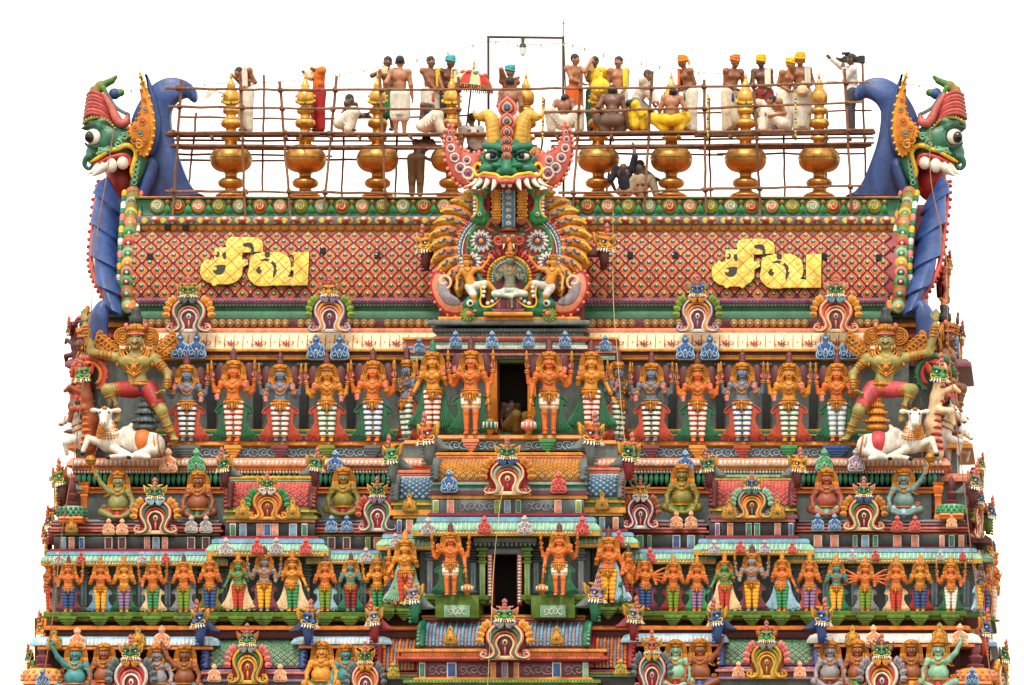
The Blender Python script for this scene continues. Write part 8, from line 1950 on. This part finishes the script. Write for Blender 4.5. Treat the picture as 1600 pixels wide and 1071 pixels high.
    if hair in ('short', 'bun'): sculpt_mb(placed(hp), [mat(hairc, .55, wear=.1, bump=.5, grain=30)], .7).build('hair', r)
    elif hair == 'turban':
        tm = MB(); tc_ = mat(turbc, .75, wear=.15, bump=.3)
        tm.add(sphere((0, .4, 5.6), (7.6, 7.8, 6.8), 16, 9), tc_)
        for k, (z, t1, t2) in enumerate(((3.0, 14, 6), (4.6, -16, -8), (6.4, 10, 12), (8.2, -10, -4), (5.0, 22, -14))): tm.add(torus((0, .4, z), 7.3 - .28 * k, 1.9, 22, 7, (1, 1.03, 1), (R(t1), R(t2), 0)), tc_)
        tm.add(tube([(3, 7.4, 4), (4.5, 9, 0), (4.8, 9, -5)], [1.8, 2.2, 1.2], 7), tc_)
        tm.g = [((gxf(g, look, (0, 0, 0))[0] + hd, g[1], g[2]), i, s_) for g, i, s_ in tm.g]; tm.build('turban', r)
    # clothes
    for w_ in wear:
        nm, c = w_[0], M_(w_[1]) if not isinstance(w_[1], tuple) else mat(w_[1], .8, wear=.22, bump=.35)
        if isinstance(w_[1], str): c = mat(w_[1], .8, wear=.22, bump=.35)
        q = []
        if nm in ('dhoti', 'half_dhoti', 'trousers', 'loincloth'):
            g_ = {'dhoti': 2.6, 'half_dhoti': 2.4, 'trousers': 1.3, 'loincloth': 2.0}[nm]
            q = [E(pv - np.array([0, 0, .5]), (12.2, 9.2, 7.5), 2.5)]
            for h_, k_, a_ in ((hpl, kL, aL), (hpr, kR, aR)):
                kk = 4 if nm != 'trousers' else 1.2
                if nm == 'loincloth': q += [cap(h_, h_ * .35 + k_ * .65, 7.4 + g_, 6.4 + g_, 3)]
                else:
                    q += [cap(h_, k_, 7.2 + g_, 5.0 + g_ + (1 if kk > 2 else 0), kk)]
                    if nm == 'half_dhoti': q += [cap(k_, k_ * .8 + a_ * .2, 5.6 + g_, 5.8 + g_, kk)]
                    else: q += [cap(k_, a_ * .97 + k_ * .03, 5.2 + g_, 3.4 + g_ + (1.5 if nm == 'dhoti' else 0), kk)]
            if nm in ('dhoti', 'half_dhoti'):
                if pelvis[2] > 45:
                    zb_ = 8 if nm == 'dhoti' else 30
                    for t in np.linspace(-1, 1, 8): q.append(cap(pv + bx * t * 8 + by * (8 - abs(t) * 2.6), np.array([pv[0], pv[1], zb_]) + bx * (t * 9.5 + math.sin(t * 9) * 1.2) + by * (9 - abs(t) * 4), 1.1, 1.9, .8))
                    for t in np.linspace(-1, 1, 7): q.append(cap(pv + bx * t * 8 - by * (7.6 - abs(t) * 2.6), np.array([pv[0], pv[1], zb_]) + bx * t * 9.5 - by * (8.4 - abs(t) * 3.4), 1.1, 1.9, .8))
                    q.append(cap(pv - bx * 9 + by * 6, np.array([pv[0], pv[1], zb_ + 14]) + bx * 7 + by * 8.6, 1.4, 1.6, .8))
                    q.append(cap(pv + by * 2, np.array([pv[0], pv[1], zb_ + 2]) + by * 3, 8, 7.5, 4))
                    q.append(cap(pv - by * 2, np.array([pv[0], pv[1], zb_ + 4]) - by * 2, 8, 7.5, 4))
                else: q.append(cap((kL + kR) / 2 * .4 + pv * .6, pv, 7, 8, 4))
            if nm == 'loincloth': q.append(cap(pv + by * 4, pv + by * 6 - np.array([0, 0, 14]), 5, 4.4, 3))
        elif nm in ('shirt', 'long_shirt', 'vest'):
            q = [cap(pv + np.array([0, 0, 4]), mid, 9.4, 9.2, 3), E(mid, (10.8, 8.2, 9.6), 3), E(chest - (chest - pv) * .12, (13.2, 9, 10.8), 3), cap(shl, shr, 5.2 if nm != 'vest' else 4.2, 5.2 if nm != 'vest' else 4.2, 3), E(pv + np.array([0, 0, 4]), (11.6, 8.8, 6), 3)]
            if nm != 'vest':
                for s_, e_, ww in ((shl, eL, wL), (shr, eR, wR)):
                    q += [ell(s_, 6.2, 2.5, 0), cap(s_, e_, 5.8, 5.2, 2)]
                    if nm == 'long_shirt': q += [cap(e_, e_ * .15 + ww * .85, 4.8, 3.8, 1.5)]
        elif nm == 'sash': q = [E(pv + np.array([0, 0, 6]), (11.8, 9, 3.2), 1.5), cap(pv + by * 8 + np.array([0, 0, 5]), pv + by * 10 - np.array([0, 0, 12]), 2.4, 2.8, 2)]
        elif nm == 'shawl':
            s0 = shl if w_[2] < 0 else shr
            q = [cap(s0 + by * 5 + np.array([0, 0, 3.4]), s0 + by * 5 - np.array([0, 0, 24]), 2.6, 3, 2), cap(s0 * .6 + chest * .4 + by * 7 + np.array([0, 0, 2]), s0 * .7 + chest * .3 + by * 8 - np.array([0, 0, 22]), 2, 2.6, 2), cap(s0 + by * 5 + np.array([0, 0, 3.4]), s0 - by * 5 + np.array([0, 0, 3.4]), 2.6, 2.6, 2), cap(s0 - by * 5 + np.array([0, 0, 3]), s0 - by * 6.5 - np.array([0, 0, 20]), 2.6, 3.2, 2)]
        elif nm == 'wrap': q = [E(chest - (chest - pv) * .1, (13.6, 9.6, 11.5), 3), cap(shl, shr, 6.4, 6.4, 3), E(mid, (11.4, 8.6, 9), 3), cap(shl, eL * .6 + shl * .4, 6.4, 6, 2.5), cap(shr, eR * .6 + shr * .4, 6.4, 6, 2.5)]
        if nm in ('shirt', 'long_shirt', 'wrap'):
            for t in np.linspace(-.9, .9, 6):
                for s_ in (1, -1): q.append(cap(chest + bx * t * 9 + by * s_ * (8.4 - abs(t) * 2) - np.array([0, 0, 1]), pv + bx * (t * 7 + math.sin(t * 7 + s_) * 2) + by * s_ * (8.6 - abs(t) * 2.4) + np.array([0, 0, 4]), .7, 1.5, .8))
        if pelvis[2] < 30 and nm == 'dhoti':
            for h_, k_ in ((hpl, kL), (hpr, kR)):
                for t in (.3, .5, .7, .88):
                    m_ = h_ * (1 - t) + k_ * t
                    q.append(cap(m_ + np.array([-2, -8.5, 5]), m_ + np.array([2, -8, -7]), .9, 1.3, .8)); q.append(cap(m_ + np.array([-3, -2, 9.6 - t * 2]), m_ + np.array([3, -8, 6]), .9, 1.2, .8))
        sculpt_mb(q, [c], .85).build({'half_dhoti': 'dhoti', 'long_shirt': 'shirt', 'wrap': 'shawl'}.get(nm, nm), r)
    return r
DK, MD, LT = (104, 62, 42), (140, 86, 56), (170, 110, 74)
WH = (226, 218, 200)
PV = 206.0; PD = -5.6
def squat(**k): return dict(dict(pelvis=(0, 0, 15)), **k)
person('bare chested person in white dhoti raising both hands to the finial nearest the left dragon', 385, PV, -6.05, -50, head=(-12, -3, 92), lean=(-3, -2), L=(-18, -8, 84), R_=(-4, -10, 80), skin=MD, wear=(('dhoti', WH), ('sash', 'red'), ('shawl', WH, 1)), elb=(.6, 0, -1))
person('person in orange shawl and red dhoti lifting a cloth bundle with both arms', 498, PV, -6.0, -60, head=(-4, 0, 90), L=(-19, -2, 90), R_=(-6, -6, 96), skin=DK, wear=(('dhoti', (176, 26, 34)), ('wrap', (222, 112, 30))), elb=(1, 0, -.3))
person('dark bare backed person in white dhoti squatting and reaching for the stem of a finial', 538, PV, -5.2, 68, pelvis=(-5, 0, 13), lean=(15, 2), head=(9, -2, 50), look=60, L=(33, -4, 24), R_=(36, -6, 27), feetL=(10, -4, 3), feetR=(8, -12, 3), knee=(.4, -.3, 1), skin=(84, 54, 40), wear=(('dhoti', WH), ('sash', (150, 60, 40))))
person('person in green dhoti holding a pale pot overhead, half hidden by a finial', 607, PV, -6.25, -20, L=(-9, -6, 96), R_=(1, -8, 96), skin=DK, wear=(('half_dhoti', (30, 120, 84)),), elb=(0, 0, -.2))
person('tall bare backed person in short white dhoti with red sash seen from behind', 625, PV + 4, -5.1, 180, skin=LT, wear=(('half_dhoti', WH), ('sash', (176, 70, 52))), L=(-17, 2, 62), R_=(19, 2, 53), sc=1.03)
person('bare chested person with a yellow scarf and moustache looking down at a finial', 672, PV, -6.0, 32, look=48, skin=MD, must=True, wear=(('dhoti', WH), ('sash', (210, 84, 34)), ('shawl', (238, 196, 30), 1)), L=(12, -12, 62), R_=(22, -14, 64))
person('person in turquoise turban bending over the finial beside the fringed umbrella', 692, PV, -6.25, 40, look=60, hair='turban', turbc=(70, 170, 176), lean=(8, -3), skin=DK, wear=(('dhoti', (60, 54, 56)), ('shawl', (226, 214, 170), 1)), L=(12, -8, 74), R_=(24, -8, 78))
person('person in navy sleeveless vest and white dhoti sitting low among the poles', 662, PV + 3, -5.1, 62, pelvis=(0, 0, 12), lean=(6, 0), head=(9, -2, 40), look=110, feetL=(30, -6, 4), feetR=(26, 6, 4), L=(14, -10, 18), R_=(22, -6, 16), knee=(.1, -.2, 1), skin=DK, wear=(('dhoti', WH), ('vest', (34, 42, 64))), sc=.95)
person('dark haired person in white check shirt standing lower behind the pink ear of the mask', 742, 296, -6.3, 200, look=230, skin=DK, wear=(('long_shirt', (214, 206, 196)), ('trousers', (70, 74, 84))), group='people below the walkway', lean=(-4, 0), L=(-22, 0, 62))
person('person in turquoise turban lifting both arms behind the crest of the central mask', 796, PV + 16, -6.2, 30, look=60, hair='turban', turbc=(66, 164, 168), skin=MD, wear=(('dhoti', WH),), L=(-4, -9, 96), R_=(10, -9, 98), elb=(-1, 0, -.2))
person('bare backed dark haired person half hidden by the crest of the central mask', 797, 244, -5.1, 182, skin=MD, wear=(('dhoti', WH),), L=(-12, 6, 60), R_=(13, 6, 60), sc=1.04)
person('person in khaki trousers stooping under the walkway with bare waist', 648, 310, -5.9, 180, pelvis=(2, 0, 62), lean=(10, 16), head=(16, 22, 93), skin=DK, wear=(('trousers', (122, 98, 66)),), group='people below the walkway', L=(20, 10, 62), R_=(32, 8, 60), sc=1.0)
person('bare backed child with hair bun and white dhoti sitting right of the golden horn', 882, PV, -5.2, 165, pelvis=(0, 0, 12), head=(1, 2, 50), hair='bun', feetL=(-20, -6, 4), feetR=(24, -8, 4), knee=(0, -.3, 1), L=(-12, 4, 20), R_=(14, 4, 20), skin=MD, wear=(('dhoti', WH), ('sash', (190, 50, 40))))
person('bare chested person in orange dhoti stretching an arm up to pour over a finial', 897, PV - 4, -6.1, 40, look=70, skin=LT, wear=(('half_dhoti', (232, 96, 20)),), L=(14, -8, 70), R_=(26, -4, 104), must=False, elb=(0, -1, -.3))
person('person wrapped in a bright yellow cloth emptying a jar behind a finial', 930, PV, -6.3, -20, look=-40, skin=DK, wear=(('dhoti', (34, 84, 54)), ('wrap', (240, 196, 36))), L=(-8, -8, 98), R_=(10, -8, 74))
person('moustached person with a yellow cloth over one shoulder facing the viewer', 966, PV, -6.2, 12, look=-25, must=True, skin=LT, wear=(('dhoti', WH), ('shawl', (240, 214, 50), 1)), L=(-6, -10, 64), R_=(8, -11, 62))
person('bare backed person in grey checked lungi squatting with their back to the viewer', 957, PV, -5.0, 180, pelvis=(0, -2, 16), lean=(0, 4), head=(0, 3, 59), feetL=(-9, 4, 3), feetR=(9, 4, 3), knee=(0, .3, 1), L=(-16, 8, 26), R_=(22, 0, 10), skin=DK, wear=(('dhoti', (112, 88, 74)),), sc=1.08)
person('person in pale check shirt leaning forward between two squatting people', 1000, PV, -6.0, 75, look=80, pelvis=(-4, 0, 46), lean=(12, -4), head=(13, -3, 88), feetL=(-6, 2, 3), feetR=(6, -4, 3), skin=MD, hairc=(60, 54, 52), wear=(('long_shirt', (214, 198, 184)), ('trousers', (150, 140, 128))), L=(22, -8, 42), R_=(30, -6, 40))
person('child in yellow shirt sitting with arm stretched out beside the grey lungi', 990, PV, -5.2, 120, pelvis=(0, 0, 10), lean=(-2, 0), head=(-5, -1, 44), look=130, feetL=(16, -6, 4), feetR=(18, 2, 4), knee=(.2, -.2, 1), L=(20, -4, 28), R_=(30, -4, 26), skin=DK, wear=(('shirt', (240, 200, 20)), ('trousers', (228, 186, 30))), sc=.95)
person('bare backed person in yellow lungi squatting before a finial with hair tied up', 1050, PV - 2, -4.95, 180, pelvis=(-2, -2, 16), lean=(2, 3), head=(2, 3, 58), hair='bun', feetL=(-12, 4, 3), feetR=(10, 4, 3), knee=(-.2, .2, .8), L=(-12, 10, 44), R_=(16, 8, 46), skin=LT, wear=(('dhoti', (240, 196, 24)),))
person('person in orange turban and orange shawl tending a finial from the right', 1079, PV, -5.9, -55, look=-70, hair='turban', turbc=(240, 140, 40), lean=(-7, -3), skin=MD, must=True, wear=(('dhoti', WH), ('sash', (30, 90, 60)), ('shawl', (232, 110, 40), -1), ('loincloth', (36, 96, 66))), L=(-20, -8, 70), R_=(-10, -10, 66))
person('bald person in navy shirt sitting under the walkway with one arm straight up', 975, 309, -5.2, 170, pelvis=(2, 0, 10), lean=(-2, 2), head=(-1, 2, 46), look=150, hair='none', feetL=(28, -2, 4), feetR=(34, 2, 4), knee=(.3, 0, 1), L=(-14, 6, 12), R_=(15, 4, 80), skin=DK, wear=(('shirt', (28, 34, 50)), ('trousers', (190, 172, 140))), group='people below the walkway', elb=(0, 0, 0))
person('person in grey shirt sitting under the walkway reaching right towards a finial', 999, 309, -5.7, 80, pelvis=(-2, 0, 10), lean=(3, 0), head=(2, 0, 50), look=85, feetL=(26, 0, 4), feetR=(28, -6, 4), knee=(.1, 0, 1), L=(20, -4, 24), R_=(34, -2, 26), skin=DK, wear=(('shirt', (118, 110, 102)), ('trousers', (186, 170, 142))), group='people below the walkway')
person('bare chested person in deep orange turban and blue sash at the right group of finials', 1141, PV, -6.0, 25, look=40, hair='turban', turbc=(234, 120, 20), lean=(5, -4), skin=MD, wear=(('dhoti', (216, 200, 170)), ('sash', (52, 56, 150))), L=(8, -12, 66), R_=(22, -10, 66))
person('bare chested person in yellow turban and red dhoti between two finials', 1194, PV, -6.1, -10, look=10, hair='turban', turbc=(244, 190, 20), lean=(-3, -6), skin=DK, must=True, wear=(('dhoti', (150, 40, 36)), ('shawl', WH, 1)), L=(-14, -10, 62), R_=(2, -12, 60))
person('bare chested person in yellow turban and white waistcloth turned to the turbaned neighbour', 1226, PV, -6.0, 40, look=65, hair='turban', turbc=(246, 202, 50), lean=(6, -5), skin=LT, sc=.97, wear=(('dhoti', WH),), L=(6, -12, 66), R_=(28, -10, 74))
person('person sitting bent over in white dhoti with striped border at the right group', 1216, PV, -5.1, -60, look=-90, pelvis=(4, 0, 13), lean=(-8, -4), head=(-10, -8, 48), feetL=(-24, -6, 4), feetR=(-18, 4, 4), knee=(-.2, -.2, 1), L=(-18, -10, 26), R_=(-8, -12, 24), skin=LT, wear=(('dhoti', WH), ('sash', (60, 60, 110))))
person('person in white shawl crouching low behind the bent sitting person', 1193, PV, -5.7, 40, pelvis=(0, 0, 14), head=(4, 0, 46), look=60, feetL=(12, -8, 3), feetR=(16, 2, 3), knee=(.1, -.2, 1), skin=DK, wear=(('dhoti', (206, 192, 170)), ('wrap', (220, 208, 186))), sc=.92)
person('person in patterned yellow turban and green dhoti carrying a round cloth bundle', 1253, PV, -6.0, 5, look=-10, hair='turban', turbc=(240, 186, 30), lean=(-2, -3), skin=MD, sc=1.03, wear=(('dhoti', (214, 206, 190)), ('loincloth', (40, 84, 50)), ('shawl', WH, 1)), L=(-9, -14, 66), R_=(12, -14, 68))
person('person in white shirt and grey trousers shouldering a video camera beside the right dragon', 1331, PV, -5.9, -80, look=-85, skin=DK, wear=(('long_shirt', (232, 222, 216)), ('trousers', (66, 70, 76))), L=(-34, -4, 113), R_=(-12, -8, 97), head=(-1, 0, 111), sc=1.02, elb=(0, -.4, -1))
# things they carry
def bundle(label, name, cat, u, v, d, rx, rz, c, tie=None):
    r = at(name, label, cat, u, v, d); q = [ell((0, 0, 0), (rx, rx * .9, rz), 2, 0), cap((0, 0, rz * .7), (1, 0, rz * 1.35), 2.6, 3.6, 2, 0)] + [cap((rx * .6 * math.cos(a), -rx * .75 * abs(math.sin(a)) - 1, -rz * .5), (0, -2, rz * .9), 1.4, 1.4, 2, 0) for a in (0.4, 1.2, 2.0, 2.8)]
    sculpt_mb(q, [mat(c, .75, wear=.25, bump=.4)], .9).build('cloth', r)
    mb = MB(); mb.add(torus((0, 0, rz * .82), rx * .42, 1.0, 14, 6), tie or (180, 150, 90) if isinstance(tie, str) else mat((180, 150, 90), .8)); mb.build('tie', r)
    return r
bundle('pale cloth wrapped pot lifted above the finial by the orange shawled person', 'cloth_bundle', 'bundle', 486, 118, -6.0, 9, 9, (230, 206, 160))
bundle('pale round pot held overhead beside the tall person seen from behind', 'cloth_bundle', 'bundle', 603, 112, -6.2, 9.5, 8, (228, 200, 150))
bundle('bright yellow cloth bundle draped over a finial right of the central mask', 'cloth_bundle', 'bundle', 938, 137, -5.3, 15, 15, (244, 200, 40))
bundle('round beige cloth bundle in the arms of the patterned turban wearer', 'cloth_bundle', 'bundle', 1254, 142, -5.75, 10, 9, (222, 190, 150))
bundle('cream cloth heap slung at the waist by the blue sashed person', 'cloth_bundle', 'bundle', 1152, 183, -5.7, 11, 18, (206, 190, 160))
bundle('small jar being emptied over the yellow cloth bundle', 'pouring_jar', 'jar', 922, 106, -6.2, 6, 9, (220, 190, 140))
w_ = at('feather_whisk', 'white feather whisk trailing left of the first garlanded finial', 'whisk', 347, 148, -5.4)
MB().add(tube([(8, 0, -4), (0, 0, 2), (-5, 0, 4)], [1, 1, 1.2], 6), 'brown').build('handle', w_)
mb = MB()
for i in range(16): mb.add(tube(crom([(-4, 0, 4), (-12, -1 + i * .2, 5 + (i - 8) * .3), (-21, i * .2, 2 + (i - 8) * .7), (-27, i * .2, -4 + (i - 8) * .9)], 4), [1, 1.1, .8, .3], 5), mat((228, 220, 206), .9))
mb.build('feathers', w_)
um = at('ceremonial_umbrella', 'fringed ceremonial umbrella with red and cream panels left of the pipe frame', 'umbrella', 728, 205, -6.2); um.rotation_euler = (0, R(7), 0)
pc = ['cream', 'rust', 'red', 'cream', 'yellow', 'red', 'cream', 'cream', 'red', 'cream', 'red', 'rust']
mb = MB()
for k in range(12):
    V, Fs = [], []
    prof = [(0.5, 96), (9, 95), (18, 91), (26, 84), (31.5, 76), (33.5, 69)]
    for rr, z in prof:
        for j in range(4): a = 2 * math.pi * (k + j / 3.0) / 12; V.append((rr * math.cos(a), rr * math.sin(a), z))
    for i in range(5):
        for j in range(3): Fs.append((i * 4 + j, i * 4 + j + 1, i * 4 + 5 + j, i * 4 + 4 + j))
    mb.add(G(V, Fs), mat(C[pc[k]], .7))
    a = 2 * math.pi * (k + .5) / 12; mb.add(xf(sphere((0, 0, 0), 1, 8, 5), (20 * math.cos(a), 20 * math.sin(a), 89), (4.5, 4.5, 4)), ('red', 'bright', 'white', 'rust')[k % 4])
cn = mb.build('canopy', um)
MB().add(lathe([(33.2, 69.5), (22, 74), (1, 80)], 24), mat((120, 24, 30), .8)).build('lining', cn)
mb = MB()
for k in range(60):
    a = 2 * math.pi * k / 60; mb.add(tube([(33.6 * math.cos(a), 33.6 * math.sin(a), 69), (34 * math.cos(a), 34 * math.sin(a), 63.5 + (k % 3))], [.9, 1.1], 5), 'amber' if k % 3 else 'red')
mb.add(torus((0, 0, 69.5), 33.5, 1.2, 36, 6), 'bright'); mb.build('fringe', cn)
MB().add(tube([(0, 0, 8), (0, 0, 98)], 1.4, 8), iron).build('pole', um); MB().add(lathe([(1, 97), (3, 100), (1.6, 103), (2.4, 106), (.4, 111)], 10), gilt).build('finial', um)
vc = at('video_camera', 'black shoulder video camera pointed left by the white shirted person', 'camera', 1327, 95, -6.08, None, 0, .82)
bk = mat((24, 24, 26), .35, wear=.1, bump=.1)
mb = MB(); mb.add(box((4, 0, 2), (34, 10, 12), 1.5), bk, smooth=False); mb.add(box((24, 0, 2), (12, 11, 15), 1.5), bk, smooth=False); mb.add(box((2, 0, 10), (22, 3, 2.6), .8), bk, smooth=False); mb.build('camera_body', vc)
MB().add(xf(lathe([(4, 0), (4.6, 1), (4.6, 8), (5.6, 10), (5.6, 14), (4.6, 14)], 18), (-12, 0, 1), 1, (0, R(-90), 0)), bk).build('lens', vc); MB().add(xf(lathe([(3, 0), (3.4, 2), (2.6, 13), (3.4, 16)], 14), (2, -5, 13), 1, (0, R(-90), 0)), bk).build('viewfinder', vc)
person('person sitting in the dark upper doorway behind the door guardians', 798, 676, -2.0, 20, pelvis=(0, 0, 12), head=(2, -2, 48), feetL=(10, -9, 3), feetR=(16, -2, 3), knee=(.1, -.2, 1), skin=DK, wear=(('dhoti', (120, 96, 30)), ('shirt', (70, 50, 36))), group='people in the doorway', sc=.9)
